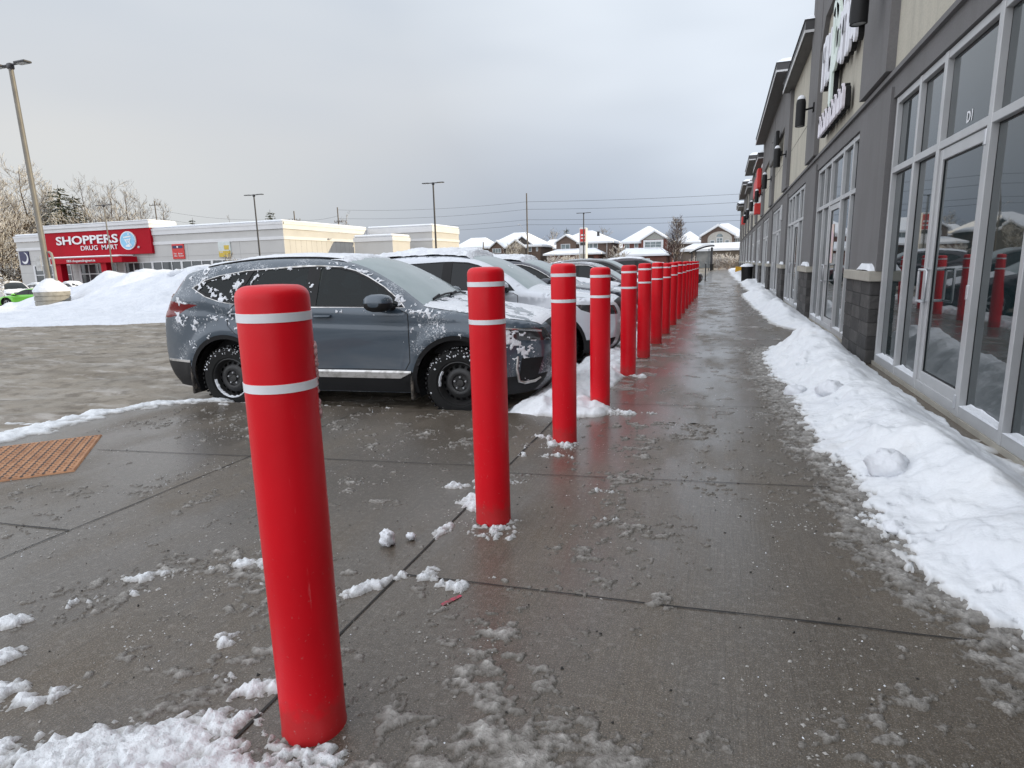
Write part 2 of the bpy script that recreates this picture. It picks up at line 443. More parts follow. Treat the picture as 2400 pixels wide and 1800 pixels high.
def slush_mat(name, ca, cb, rough=.32, thin=(.0005, .016)):
    m, nt, b = newmat(name)
    v = coords(nt, 'Object')
    c = mixc(nt, ramp(nt, noise(nt, v, 9, 5), .35, .68), ca, cb)
    hN = N(nt, 'ShaderNodeAttribute', attribute_name='depth').outputs['Fac']
    # thin melt is see-through and takes the colour of the wet slab below; only the thicker tips are pale
    c = mixc(nt, ramp(nt, hN, *thin), (.10, .086, .070) if rough < .4 else (.33, .315, .29), c)
    nt.links.new(c, b.inputs['Base Color']); b.inputs['Roughness'].default_value = rough
    bumpn(nt, b, noise(nt, v, 95, 4), .8, .010)
    return m
M['slush'] = slush_mat('grey_slush', (.30, .285, .26), (.50, .48, .45), .26)
M['crumb'] = pm('ice_crumb', (.30, .285, .26), .35, col2=(.42, .405, .38), vs=5)
M['slushwhite'] = slush_mat('wet_white_snow', (.78, .80, .82), (.66, .68, .70), .5, (.0, .017))
# ------------------------------------------------------------------ cars
def pip(P, poly):
    x, y = P[:, 0], P[:, 1]; ins = np.zeros(len(P), bool); n = len(poly); j = n - 1
    for i in range(n):
        xi, yi = poly[i]; xj, yj = poly[j]
        c = ((yi > y) != (yj > y)) & (x < (xj - xi) * (y - yi) / ((yj - yi) if yj != yi else 1e-12) + xi)
        ins ^= c; j = i
    return ins
def dens(poly, step=.05, closed=True):
    out = []
    n = len(poly)
    for i in range(n if closed else n - 1):
        a = np.array(poly[i], float); b = np.array(poly[(i + 1) % n], float)
        k = max(1, int(np.ceil(np.linalg.norm(b - a) / step)))
        for t in range(k): out.append(tuple(a + (b - a) * t / k))
    if not closed: out.append(tuple(poly[-1]))
    return out
def chaikin(pts, lab, it=2):
    """open polyline smoothing keeping end points; lab per segment"""
    for _ in range(it):
        np_, nl = [pts[0]], []
        for i in range(len(pts) - 1):
            a = np.array(pts[i]); b = np.array(pts[i + 1])
            q = tuple(a * .78 + b * .22); r = tuple(a * .22 + b * .78)
            if i == 0: np_ += [r]; nl += [lab[i]]
            elif i == len(pts) - 2: np_ += [q]; nl += [lab[i]]
            else: np_ += [q, r]; nl += [lab[i], lab[i]]
            if i < len(pts) - 2: pass
        # rebuild sequence with correct labels
        seq = [(pts[0], None)]
        for i in range(len(pts) - 1):
            a = np.array(pts[i]); b = np.array(pts[i + 1])
            if i > 0: seq.append((tuple(a * .78 + b * .22), lab[i - 1] if True else None))
            if i < len(pts) - 2: seq.append((tuple(a * .22 + b * .78), lab[i]))
        seq.append((pts[-1], lab[-1]))
        pts = [s[0] for s in seq]; lab = [s[1] for s in seq[1:]]
    return pts, lab
def distpoly(P, U):
    U = np.asarray(U); d = np.full(len(P), 9.)
    for i in range(len(U) - 1):
        a, b = U[i], U[i + 1]; ab = b - a; L = (ab @ ab) + 1e-12
        t = np.clip(((P - a) @ ab) / L, 0, 1); q = a + t[:, None] * ab
        d = np.minimum(d, np.hypot(*(P - q).T))
    return d

SUV = dict(
    U=[((2.02, .26), 'front'), ((2.12, .36), 'front'), ((2.165, .50), 'front'), ((2.18, .64), 'front'), ((2.17, .79), 'grille'), ((2.125, .885), 'grille'), ((2.03, .94), 'hood'),
       ((1.78, .982), 'hood'), ((1.5, 1.02), 'hood'), ((1.2, 1.065), 'hood'), ((.95, 1.10), 'hood'), ((.90, 1.125), 'wind'), ((.62, 1.315), 'wind'), ((.32, 1.47), 'wind'), ((.10, 1.545), 'wind'),
       ((-.08, 1.578), 'roof'), ((-.3, 1.597), 'roof'), ((-.7, 1.607), 'roof'), ((-1.05, 1.598), 'roof'), ((-1.35, 1.57), 'roof'), ((-1.6, 1.532), 'roof'), ((-1.82, 1.485), 'roof'), ((-1.86, 1.45), 'rglass'),
       ((-1.95, 1.33), 'rglass'), ((-2.07, 1.17), 'rear'), ((-2.19, 1.05), 'rear'), ((-2.24, .9), 'rear'), ((-2.27, .66), 'rear'), ((-2.25, .5), 'rear'), ((-2.17, .34), 'rear'), ((-2.08, .26), 'rear')],
    wb=1.305, wr=.345, ra=.438, w=.91, zb=[(-2.3, 1.27), (-1.5, 1.26), (-1.13, 1.155), (.7, 1.10), (2.2, 1.1)],
    taper_f=(1.45, 2.17, .26), taper_r=(-1.5, -2.28, .20), tumble=.40,
    win=[[(-1.62, 1.327), (-1.50, 1.380), (-1.36, 1.428), (-1.05, 1.476), (-1.22, 1.19), (-1.30, 1.197), (-1.48, 1.255), (-1.57, 1.295)],
         [(-.98, 1.482), (-.65, 1.505), (-.33, 1.508), (-.35, 1.135), (-1.165, 1.172)],
         [(-.19, 1.505), (.02, 1.49), (.17, 1.455), (.33, 1.39), (.50, 1.295), (.65, 1.185), (.72, 1.115), (-.2, 1.128)]],
    pillar=[[(-1.68, 1.325), (-1.53, 1.40), (-1.37, 1.447), (-1.045, 1.494), (-.97, 1.497), (-.34, 1.52), (-.20, 1.52), (.04, 1.505), (.2, 1.465), (.35, 1.40), (.53, 1.302), (.69, 1.185), (.77, 1.10), (-.2, 1.115), (-.36, 1.12), (-1.17, 1.155), (-1.31, 1.178), (-1.49, 1.235), (-1.60, 1.285)]],
    doors=[[(.70, 1.10), (.82, 1.04), (.815, .56), (.76, .475), (-.24, .475), (-.285, 1.113)], [(-.285, 1.113), (-.24, .475), (-.80, .475), (-.875, .60), (-1.0, .76), (-1.16, .84), (-1.25, .93), (-1.24, 1.04), (-1.15, 1.155)]],
    clad=[[(-.875, .24), (-.86, .455), (.86, .455), (.875, .24)], [(1.74, .24), (1.76, .42), (2.2, .44), (2.2, .2)], [(-1.76, .24), (-1.78, .52), (-2.4, .53), (-2.4, .2)]],
    tail=[[(-2.4, 1.20), (-2.05, 1.195), (-1.60, 1.145), (-1.78, 1.095), (-1.90, 1.035), (-2.05, 1.01), (-2.4, 1.0)], [(-1.80, 1.50), (-1.89, 1.33), (-2.03, 1.17), (-2.3, 1.17), (-2.3, 1.5)]],
    head=[[(2.3, .87), (1.97, .89), (1.62, .905), (1.70, .83), (1.85, .78), (2.3, .745)]],
)
def scale_tpl(T, sx=1, sz=1, w=None, zb0=.3):
    """stretch a template; heights above wheel line scaled"""
    f = lambda p: (p[0] * sx, (zb0 + (p[1] - zb0) * sz) if p[1] > zb0 else p[1])
    R = dict(T)
    R['U'] = [(f(p), l) for p, l in T['U']]
    for k in ('win', 'pillar', 'doors', 'clad', 'tail', 'head'): R[k] = [[f(p) for p in poly] for poly in T[k]]
    R['zb'] = [f(p) for p in T['zb']]; R['wb'] = T['wb'] * sx
    for k in ('taper_f', 'taper_r'): a, b, c = T[k]; R[k] = (a * sx, b * sx, c)
    if w: R['w'] = w
    return R
SEDAN = dict(
    U=[((2.10, .22), 'front'), ((2.26, .30), 'front'), ((2.33, .45), 'front'), ((2.34, .56), 'grille'), ((2.28, .68), 'grille'), ((2.15, .74), 'hood'), ((1.8, .83), 'hood'), ((1.4, .90), 'hood'), ((1.02, .945), 'hood'),
       ((.95, .97), 'wind'), ((.6, 1.17), 'wind'), ((.25, 1.335), 'wind'), ((.05, 1.39), 'roof'), ((-.3, 1.43), 'roof'), ((-.7, 1.425), 'roof'), ((-1.05, 1.37), 'rglass'), ((-1.4, 1.22), 'rglass'), ((-1.72, 1.06), 'rear'),
       ((-2.0, 1.03), 'rear'), ((-2.25, 1.0), 'rear'), ((-2.33, .88), 'rear'), ((-2.36, .65), 'rear'), ((-2.33, .45), 'rear'), ((-2.22, .28), 'rear'), ((-2.1, .22), 'rear')],
    wb=1.38, wr=.33, ra=.39, w=.91, zb=[(-2.4, 1.0), (-1.3, .99), (.8, .94), (2.4, .94)], taper_f=(1.5, 2.34, .28), taper_r=(-1.5, -2.36, .22), tumble=.48,
    win=[[(-1.42, 1.03), (-1.22, 1.19), (-1.0, 1.285), (-.55, 1.35), (-.3, 1.36), (-.32, .995), (-1.35, 1.005)], [(-.22, 1.36), (.02, 1.345), (.25, 1.265), (.5, 1.14), (.78, .985), (-.24, .992)]],
    pillar=[[(-1.45, .99), (-1.45, 1.03), (-1.23, 1.205), (-1.0, 1.30), (-.55, 1.365), (-.2, 1.375), (.03, 1.36), (.27, 1.28), (.53, 1.152), (.85, .98), (.8, .97)]],
    doors=[[(.82, .95), (.93, .88), (.92, .4), (.85, .3), (-.24, .3), (-.27, .985)], [(-.27, .985), (-.24, .3), (-.85, .3), (-.95, .45), (-1.1, .66), (-1.22, .8), (-1.3, .99)]],
    clad=[[(-.95, .2), (-.94, .27), (.94, .27), (.95, .2)]],
    tail=[[(-2.5, .98), (-2.1, .95), (-1.95, .88), (-2.1, .82), (-2.5, .80)]],
    head=[[(2.4, .69), (2.1, .73), (1.85, .76), (1.95, .66), (2.4, .58)]],
)

class CarShape:
    def __init__(s, T):
        s.T = T
        s.U, s.L = chaikin([p for p, l in T['U']], [l for p, l in T['U']][1:], 2)
        s.U = np.array(s.U)
    def half(s, P, fillet=.075):
        T = s.T; P = np.asarray(P, float); x, z = P[:, 0], P[:, 1]
        zb = np.interp(x, [p[0] for p in sorted(T['zb'])], [p[1] for p in sorted(T['zb'])])
        y = np.full(len(P), T['w'])
        a, b, c = T['taper_f']; t = np.clip((x - a) / (b - a), 0, 1); y -= c * t ** 2.4
        a, b, c = T['taper_r']; t = np.clip((x - a) / (b - a), 0, 1); y -= c * t ** 2.2
        y -= .05 * np.clip((.5 - z) / .28, 0, 1) ** 2
        q = z - (zb - .02)
        y -= T['tumble'] * np.clip(q, 0, None) + .022 * sst(-.03, .03, q)
        y -= .018 * sst(.0, .30, zb - .06 - z) * sst(.9, .5, z) * (np.abs(x) < .9)        # door scoop
        y += .016 * np.exp(-((np.hypot(np.abs(x) - T['wb'], z - T['wr']) - T['ra'] - .08) / .07) ** 2) * (z > T['wr'])
        y -= .02 * np.exp(-((z - (zb - .17)) / .03) ** 2) * .35
        d = distpoly(P, s.U)
        r = fillet; k = np.clip(r - d, 0, r)
        y -= r - np.sqrt(np.maximum(r * r - k * k, 0))
        return y
    def edge(s):
        y = s.half(s.U)
        return np.column_stack([s.U[:, 0], y, s.U[:, 1]])
    def norms(s):
        U = s.U; t = np.gradient(U, axis=0); n = np.column_stack([t[:, 1], -t[:, 0]]); n /= np.linalg.norm(n, axis=1)[:, None] + 1e-9
        c = U.mean(0)
        sg = np.sign(((U - c) * n).sum(1).mean()); return n * (sg if sg else 1)
    def crown(s):
        kv = {'front': .07, 'grille': .07, 'hood': .05, 'wind': .075, 'roof': .045, 'rglass': .07, 'rear': .07}
        c = np.array([kv[l] for l in s.L] + [kv[s.L[-1]]])
        k = np.ones(7) / 7; return np.convolve(np.pad(c, 3, 'edge'), k, 'valid')
    def top(s, i_f, t):
        """points on the top surface: i_f float index along U, t in [-1,1]"""
        if not hasattr(s, '_E'): s._E = s.edge(); s._n = s.norms(); s._c = s.crown()
        ii = np.arange(len(s._E)); ip = lambda A: np.interp(i_f, ii, A)
        E = np.stack([ip(s._E[:, k]) for k in range(3)], -1); n = np.stack([ip(s._n[:, 0]), ip(s._n[:, 1])], -1); c = ip(s._c)
        g = (1 - np.abs(t) ** 2.3) * c
        return np.stack([E[..., 0] + n[..., 0] * g, E[..., 1] * t, E[..., 2] + n[..., 1] * g], -1), n

def wheel_parts(kind, snow, seed, wr, parent, loc, side):
    """wheel > tyre, rim (> lug nuts)"""
    w = empty('wheel', loc); w.parent = parent
    k = wr / .345; tw = .105
    b = MB(); s = side
    prof = [(.215, -tw * .8), (.235, -tw), (.30, -tw * 1.02), (.332, -tw * .86), (.345, -tw * .6), (.3455, 0), (.345, tw * .6), (.332, tw * .86), (.30, tw * 1.02), (.235, tw), (.215, tw * .8)]
    b.lathe([(r * k, h) for r, h in prof], 40, 'y', cap=False)
    for j in range(44):                                   # tread blocks
        a = 2 * PI * j / 44; ca, sa = math.cos(a), math.sin(a); ta = .032
        for (h0, h1, sh) in ((-tw * .95, -tw * .15, 0), (tw * .15, tw * .95, .5)):
            aa = a + sh * 2 * PI / 44; V = []
            for rr in (.338 * k, .3525 * k):
                for (da, hh) in ((-ta, h0), (ta, h0), (ta, h1), (-ta, h1)):
                    V.append((rr * math.cos(aa + da), hh, rr * math.sin(aa + da)))
            b.add(V, [(0, 1, 2, 3), (7, 6, 5, 4), (0, 4, 5, 1), (1, 5, 6, 2), (2, 6, 7, 3), (3, 7, 4, 0)])
    fixn(b.build('tyre', M['rubber'], w))
    r = MB()
    if kind == 'steel':
        pr = [(.222, .02), (.226, tw * .86), (.214, tw * .9), (.205, tw * .72), (.196, tw * .35), (.19, tw * .25)]
        r.lathe([(q * k, h * s) for q, h in pr], 40, 'y', cap=False)
        # slotted dish
        nr = 80
        rad = [(.19, .026), (.178, .034), (.152, .046), (.140, .056), (.105, .066), (.085, .058), (.078, .040), (.045, .038), (.034, .058), (.0, .06)]
        V = []
        for q, h in rad:
            for j in range(nr):
                a = 2 * PI * j / nr; V.append((q * k * math.cos(a), h * s, q * k * math.sin(a)))
        F = []
        for i in range(len(rad) - 1):
            for j in range(nr):
                if i in (1, ) and (j % 5) in (1, 2, 3): continue
                l = (j + 1) % nr; F.append((i * nr + j, i * nr + l, (i + 1) * nr + l, (i + 1) * nr + j))
        r.add(V, F)
    else:
        pr = [(.222, .02), (.228, tw * .9), (.216, tw * .92), (.205, tw * .6), (.195, .01)]
        r.lathe([(q * k, h * s) for q, h in pr], 32, 'y', cap=False)
        for j in range(5):
            a = 2 * PI * j / 5
            for da in (-.17, .17):
                V = []
                for q, wd, h in ((.05, .05, .07), (.205, .026, .085)):
                    for sg in (-1, 1):
                        for hh in (h, h - .03):
                            V.append(((q * math.cos(a + da * .6) - sg * wd * .5 * math.sin(a)) * k, hh * s, (q * math.sin(a + da * .6) + sg * wd * .5 * math.cos(a)) * k))
                r.add(V, [(0, 1, 3, 2), (4, 6, 7, 5), (0, 4, 5, 1), (2, 3, 7, 6), (0, 2, 6, 4), (1, 5, 7, 3)])
        r.lathe([(.07 * k, .04 * s), (.065 * k, .085 * s), (.0, .088 * s)], 20, 'y', cap=False)
    rim = fixn(r.build('rim', M['steel_black'] if kind == 'steel' else M['galv'], w)); autosmooth(rim, 45)
    d = MB(); d.lathe([(.21 * k, -.02 * s), (.0, -.02 * s)], 24, 'y', cap=False); fixn(d.build('brake_disc', M['black'], rim))
    if kind == 'steel':
        for j in range(5):
            a = 2 * PI * j / 5 + .3; l = MB()
            l.lathe([(.011, .036 * s), (.011, .06 * s), (.006, .066 * s), (0, .066 * s)], 8, 'y', org=(.060 * math.cos(a), 0, .060 * math.sin(a)), cap=False)
            fixn(l.build('lug_nut', M['galv'], rim))
    if snow:
        # packed snow on the inside lip of the rim and on the tread
        rs = np.random.RandomState(seed); V = []; F = []; n = 90; kk = 6
        for j in range(n + 1):
            a = snow[0] + (snow[1] - snow[0]) * j / n; e = math.sin(PI * min(j, n - j) / n * 3) if min(j, n - j) < n / 6 else 1
            th = (.012 + .016 * (fbm(a * 4, seed, 3) + .6)) * e
            for i in range(kk):
                u = i / (kk - 1); q = .212 - .026 * u * (.75 + .5 * float(fbm(a * 6, 5 + seed, 2)))
                V.append((q * k * math.cos(a), s * (tw * .9 - .02 * u + th * math.sin(PI * u) * .8), q * k * math.sin(a)))
        for j in range(n):
            for i in range(kk - 1): F.append((j * kk + i, j * kk + i + 1, (j + 1) * kk + i + 1, (j + 1) * kk + i))
        mesh_np('rim_snow', V, F, M['snow'], w, True)
        V = []; F = []
        rs = np.random.RandomState(seed + 5)
        for q in range(120):
            a = rs.uniform(.2, 2.9) if q < 110 else rs.uniform(0, 2 * PI); hh = rs.uniform(-.03, tw * 1.0) ; sz = rs.uniform(.004, .012); R0 = .347 * k if hh < tw * .7 else .332 * k
            if rs.rand() < .35: R0 = rs.uniform(.27, .33) * k; hh = tw * 1.01
            c = np.array((R0 * math.cos(a), hh * s, R0 * math.sin(a))); b0 = len(V)
            for v in ((1, 0, 0), (-1, 0, 0), (0, .6, 0), (0, -.6, 0), (0, 0, 1), (0, 0, -1)): V.append(c + np.array(v) * sz * rs.uniform(.6, 1.4))
            F += [tuple(b0 + i for i in f) for f in ((0, 2, 4), (2, 1, 4), (1, 3, 4), (3, 0, 4), (2, 0, 5), (1, 2, 5), (3, 1, 5), (0, 3, 5))]
        tag(mesh_np('tyre_snow', V, F, M['snow'], w), kind='stuff')
    return w

def make_car(name, T, mats, label, group=None, cat='car', loc=(0, 0, 0), rz=0., fine=False, wheel='alloy', snow=dict(), grid=.07, simple=False, frost=True):
    """mats: paint, clad. returns root empty"""
    S = CarShape(T); root = empty(name, loc, rz, label, cat, group)
    pt = mats['paint']
    wb, wr, ra = T['wb'], T['wr'], T['ra']
    U = S.U
    bot = []
    zr = .235
    # bottom line from rear to front with arches
    def arch(cx):
        a0 = math.asin((zr - wr) / ra); return [(cx + ra * math.cos(a), wr + ra * math.sin(a)) for a in np.linspace(PI - a0, a0, 22)]
    bot = [tuple(U[-1])] + arch(-wb) + arch(wb) + [tuple(U[0])]
    loop = [tuple(p) for p in U] + bot[1:-1]
    dom = loop
    regs = []
    arch_o = []
    for cx in (-wb, wb):
        a0 = math.asin((zr - wr) / ra) - .05
        arch_o.append([(cx + (ra + .045) * math.cos(a), wr + (ra + .045) * math.sin(a)) for a in np.linspace(PI - a0 + .1, a0 - .1, 26)] + [(cx + (ra - .03) * math.cos(a), wr + (ra - .03) * math.sin(a)) for a in np.linspace(a0 - .1, PI - a0 + .1, 26)])
    for p in T['tail']: regs.append(('tail_light', p))
    for p in T['head']: regs.append(('headlight', p))
    for p in T['win']: regs.append(('side_window', p))
    for p in T['pillar']: regs.append(('window_surround', p))
    for p in arch_o: regs.append(('arch', p))
    for p in T['clad']: regs.append(('clad', p))
    for i, p in enumerate(T['doors']): regs.append(('door%d' % i, p))
    pts = []; edges = []
    def addloop(l, closed=True):
        b = len(pts); pts.extend(l); n = len(l)
        for i in range(n if closed else n - 1): edges.append((b + i, b + (i + 1) % n))
    addloop(dens(loop, .06))
    domp = np.array(loop)
    for n_, p in regs: addloop(dens(p, .06))
    xs = np.arange(-2.6, 2.6, grid); zs = np.arange(.2, 1.9, grid * .7)
    G = np.array([(x + (grid * .5 if j % 2 else 0), z) for j, z in enumerate(zs) for x in xs]); G = G[pip(G, dom)]
    pts += [tuple(p) for p in G]
    nn = S.norms()
    for d in (.008, .022, .042, .07):
        Q = U - nn * d; Q = Q[pip(Q, dom)]; pts += [tuple(p) for p in Q]
    out = delaunay_2d_cdt([Vector(p) for p in pts], edges, [], 0, 1e-4)
    P = np.array([tuple(v) for v in out[0]]); Tt = np.array([f for f in out[2] if len(f) == 3])
    Cn = P[Tt].mean(1); inside = pip(Cn, dom); Tt = Tt[inside]; Cn = Cn[inside]
    cls = np.full(len(Tt), -1); names = []
    for n_, p in regs:
        if n_ not in names: names.append(n_)
        k = names.index(n_); mk = pip(Cn, p) & (cls < 0)
        if n_ == 'arch' or n_ == 'clad': pass
        cls[mk] = k
    Y = S.half(P)
    # orient triangles so the near side (y<0) faces outwards
    a, b_, c = P[Tt[:, 0]], P[Tt[:, 1]], P[Tt[:, 2]]
    cr = (b_[:, 0] - a[:, 0]) * (c[:, 1] - a[:, 1]) - (b_[:, 1] - a[:, 1]) * (c[:, 0] - a[:, 0])
    Tt[cr < 0] = Tt[cr < 0][:, ::-1]
    V3 = np.column_stack([P[:, 0], -Y, P[:, 1]])
    def sub(tris, off=0.):
        used = np.unique(tris); re = np.full(len(P), -1); re[used] = np.arange(len(used))
        v = V3[used].copy(); v[:, 1] -= off
        return v, re[tris]
    def mir(v, f): w = v.copy(); w[:, 1] *= -1; return w, f[:, ::-1]
    # ---- top strips
    nt = 22; tt = np.linspace(-1, 1, nt + 1); tt = np.sign(tt) * (1 - (1 - np.abs(tt)) ** 1.25)
    n = len(U); I, Tm = np.meshgrid(np.arange(n, dtype=float), tt, indexing='ij')
    TP, _ = S.top(I, Tm); TP = TP.reshape(-1, 3)
    gl = {'body': [], 'windshield': [], 'rear_window': [], 'grille': []}
    for i in range(n - 1):
        l = S.L[i]
        for j in range(nt):
            tm = abs((tt[j] + tt[j + 1]) / 2)
            q = (i * (nt + 1) + j, i * (nt + 1) + j + 1, (i + 1) * (nt + 1) + j + 1, (i + 1) * (nt + 1) + j)
            key = 'body'
            if l == 'wind' and tm < .93: key = 'windshield'
            elif l == 'rglass' and tm < .88: key = 'rear_window'
            elif l == 'grille' and tm < .80: key = 'grille'
            elif l == 'front' and tm < .7 and TP[q[0]][2] < .5: key = 'grille'
            gl[key].append(q)
    def subq(F):
        F = np.array(F); used = np.unique(F); re = np.full(len(TP), -1); re[used] = np.arange(len(used)); return TP[used].copy(), re[F]
    def comb(lst):
        V = []; F = []; b = 0
        for v, f in lst: V.append(v); F += [tuple(int(x) + b for x in q) for q in f]; b += len(v)
        return np.vstack(V), F
    import bmesh
    def finish(o, merge=True, ang=38):
        bm = bmesh.new(); bm.from_mesh(o.data)
        if merge: bmesh.ops.remove_doubles(bm, verts=bm.verts, dist=.0006)
        bmesh.ops.recalc_face_normals(bm, faces=bm.faces)
        bm.to_mesh(o.data); bm.free(); return autosmooth(o, ang)
    dn = [k for k in names if k.startswith('door')]
    bodycls = (cls < 0)
    if simple:
        for d in dn: bodycls |= cls == names.index(d)
    v, f = sub(Tt[bodycls]); tv, tf = subq(gl['body'])
    V, F = comb([(v, f), mir(v, f), (tv, tf)])
    body = finish(mesh_np('body', V, F, pt, root))
    if bodycls.sum() and (np.array(body.data.polygons[0].normal) is not None): pass
    for key, mt in (('windshield', 'frost' if frost else 'carglass'), ('rear_window', 'carglass_o'), ('grille', 'black')):
        if gl[key]:
            tv, tf = subq(gl[key]); finish(mesh_np(key, tv, tf, M[mt], root))
    mmap = {'side_window': M['carglass'] if fine else M['carglass_o'], 'window_surround': M['black'], 'tail_light': M['tail'], 'headlight': M['headlight']}
    for nm in ('side_window', 'window_surround', 'tail_light', 'headlight'):
        if nm not in names: continue
        polys = [p for q, p in regs if q == nm]
        for p in polys:
            mk = (cls == names.index(nm)) & pip(Cn, p)
            if not mk.any(): continue
            v, f = sub(Tt[mk], -.006 if nm == 'side_window' else .0)
            for sd in (0, 1):
                vv, ff = (v, f) if sd == 0 else mir(v, f)
                o = mesh_np(nm, vv, [tuple(int(i) for i in q) for q in ff], mmap[nm], root); finish(o, False)
    cl = mats.get('clad', M['black'])
    mk = np.isin(cls, [names.index(q) for q in ('arch', 'clad') if q in names])
    v, f = sub(Tt[mk], .004); V, F = comb([(v, f), mir(v, f)]); finish(mesh_np('lower_cladding', V, F, cl, root))
    if not simple:
        for d in dn:
            mk = cls == names.index(d); v, f = sub(Tt[mk])
            poly = [p for q, p in regs if q == d][0]
            for sd in (0, 1):
                vv, ff = (v, f) if sd == 0 else mir(v, f)
                # shut line ribbon
                L = np.array(dens(poly, .03)); L = L[pip(L, dom)] if False else L
                ce = L.mean(0); dl = (ce - L); dl /= np.linalg.norm(dl, axis=1)[:, None]
                A = L; B = L + dl * .009; keep = np.array([i for i in range(len(L))])
                ya = S.half(A) + .0015; yb = S.half(B) + .0015; sg = -1 if sd == 0 else 1
                RV = np.vstack([np.column_stack([A[:, 0], sg * ya, A[:, 1]]), np.column_stack([B[:, 0], sg * yb, B[:, 1]])]); m_ = len(L)
                zb = np.interp(A[:, 0], [p[0] for p in sorted(T['zb'])], [p[1] for p in sorted(T['zb'])])
                RF = [(i, (i + 1) % m_, m_ + (i + 1) % m_, m_ + i) for i in range(m_) if A[i, 1] < zb[i] - .015]
                V, F = comb([(vv, ff), (RV, RF)])
                mi = [0] * len(ff) + [1] * len(RF)
                o = mesh_np('door', V, F, [mats.get('door', pt), M['black']], root, midx=mi); finish(o, False)
                # handle
                hx = min(p[0] for p in poly) + .17; hz = np.interp(hx, [p[0] for p in sorted(T['zb'])], [p[1] for p in sorted(T['zb'])]) - .105
                yy = float(S.half(np.array([(hx, hz)]))[0]); h = MB()
                h.cbox(hx - .09, hx + .1, sg * (yy + .022) - .01, sg * (yy + .022) + .01, hz - .016, hz + .016, .008)
                for e in (-.075, .085): h.box(hx + e - .012, hx + e + .012, min(sg * yy, sg * (yy + .02)), max(sg * yy, sg * (yy + .02)), hz - .01, hz + .01)
                autosmooth(h.build('handle', pt, o), 50)
    # wheel wells / underbody
    u = MB()
    pl = [(U[-1][0] + .05, .30)] + [(x, z) for x, z in arch(-wb)] + [(x, z) for x, z in arch(wb)] + [(U[0][0] - .05, .30), (U[0][0] - .1, .62), (U[-1][0] + .1, .62)]
    W = T['w'] - .24
    u.prism(pl, 'y', -W, W)
    for cx in (-wb, wb):       # liners
        A = [(cx + ra * math.cos(a), wr + ra * math.sin(a)) for a in np.linspace(-.35, PI + .35, 20)]
        for sg in (-1, 1):
            y0 = sg * (T['w'] - .05); y1 = sg * W
            V = [(x, y0, z) for x, z in A] + [(x, y1, z) for x, z in A]
            u.add(V, [(i, i + 1, 21 + i - 1 + 1 - 1, 20 + i) if False else (i, i + 1, 20 + i + 1, 20 + i) for i in range(19)])
    fixn(u.build('underbody', M['black'], root))
    for i, (cx, sg) in enumerate(((wb, -1), (-wb, -1), (wb, 1), (-wb, 1))):
        sn = None
        if fine and sg < 0: sn = (2.5, 3.3) if cx > 0 else (3.2, 6.4)
        wheel_parts(wheel, sn, 3 + i, wr, root, (cx, sg * (T['w'] - .125), wr), sg)
    # mirrors
    zbm = np.interp(.66, [p[0] for p in sorted(T['zb'])], [p[1] for p in sorted(T['zb'])])
    for sg in (-1, 1):
        x0 = T['win'][-1][-2][0] - .09; yy = float(S.half(np.array([(x0, zbm)]))[0])
        prof = [(-.17, 0), (-.16, .6), (-.12, .85), (-.05, 1), (.02, .92), (.065, .5), (.075, 0)]
        V = []; F = []; kx = 7
        for (yo, h) in ((.03, .4), (.07, .8), (.13, 1.1), (.20, 1.16), (.245, 1.0), (.27, .5)):
            for a in np.linspace(0, 2 * PI, 14, endpoint=False):
                px = math.cos(a); pz = math.sin(a)
                V.append((x0 - .03 + .118 * (abs(px) ** .7) * np.sign(px) * h - .02 * yo / .2, sg * (yy + yo), zbm + .055 + .075 * (abs(pz) ** .75) * np.sign(pz) * h))
        for i in range(5):
            for j in range(14): F.append((i * 14 + j, i * 14 + (j + 1) % 14, i * 14 + 14 + (j + 1) % 14, i * 14 + 14 + j))
        F += [tuple(range(14)), tuple(range(83, 69, -1))]
        midx = [1 if sum(V[i][2] for i in f) / len(f) < zbm + .040 else 0 for f in F]
        o = mesh_np('mirror', V, F, [pt, M['black']], root, midx=midx); fixn(o); autosmooth(o, 50)
        a_ = MB(); a_.tube([(x0 + .03, sg * (yy - .03), zbm - .01), (x0 - .0, sg * (yy + .10), zbm + .02)], [.035, .022], 8); autosmooth(a_.build('mirror_arm', M['black'], o), 50)
    # chrome belt line and window trim
    if mats.get('trim'):
        for poly, sel in ((T['pillar'][0], None),):
            for sg in (-1, 1):
                A = np.array(dens(poly, .04)); ce = A.mean(0); dl = A - ce; dl /= np.linalg.norm(dl, axis=1)[:, None]
                B = A + dl * .016; ya = S.half(A) + .003; yb = S.half(B) + .003; m_ = len(A)
                V = np.vstack([np.column_stack([A[:, 0], sg * ya, A[:, 1]]), np.column_stack([B[:, 0], sg * yb, B[:, 1]])])
                F = [(i, (i + 1) % m_, m_ + (i + 1) % m_, m_ + i) for i in range(m_)]
                fixn(mesh_np('window_trim', V, F, mats['trim'], root))
    # ---- snow shell on the top
    if snow.get('top'):
        n_i = 200; n_t = 90
        i0 = min(i for i in range(n - 1) if S.L[i] == 'hood'); i1 = max(i for i in range(n - 1) if S.L[i] == 'roof') + 1
        if snow.get('rear'): i1 = n - 12
        II, TTm = np.meshgrid(np.linspace(i0, i1, n_i), np.linspace(-1.0, 1.0, n_t), indexing='ij')
        Q, nrm = S.top(II, TTm)
        lab = np.array([S.L[min(int(k), n - 2)] for k in II[:, 0]])
        X_ = Q[..., 0]; Y_ = Q[..., 1]; sd = snow.get('seed', 1)
        nz = fbm(X_ * 2.2, Y_ * 2.2, 5, sd); fz = fbm(X_ * 14, Y_ * 14, 3, sd + 3)
        H = np.zeros_like(X_)
        th = {'roof': snow.get('roof', .05), 'hood': snow.get('hood', .012), 'wind': snow.get('wind', 0), 'rglass': .03, 'rear': .03}
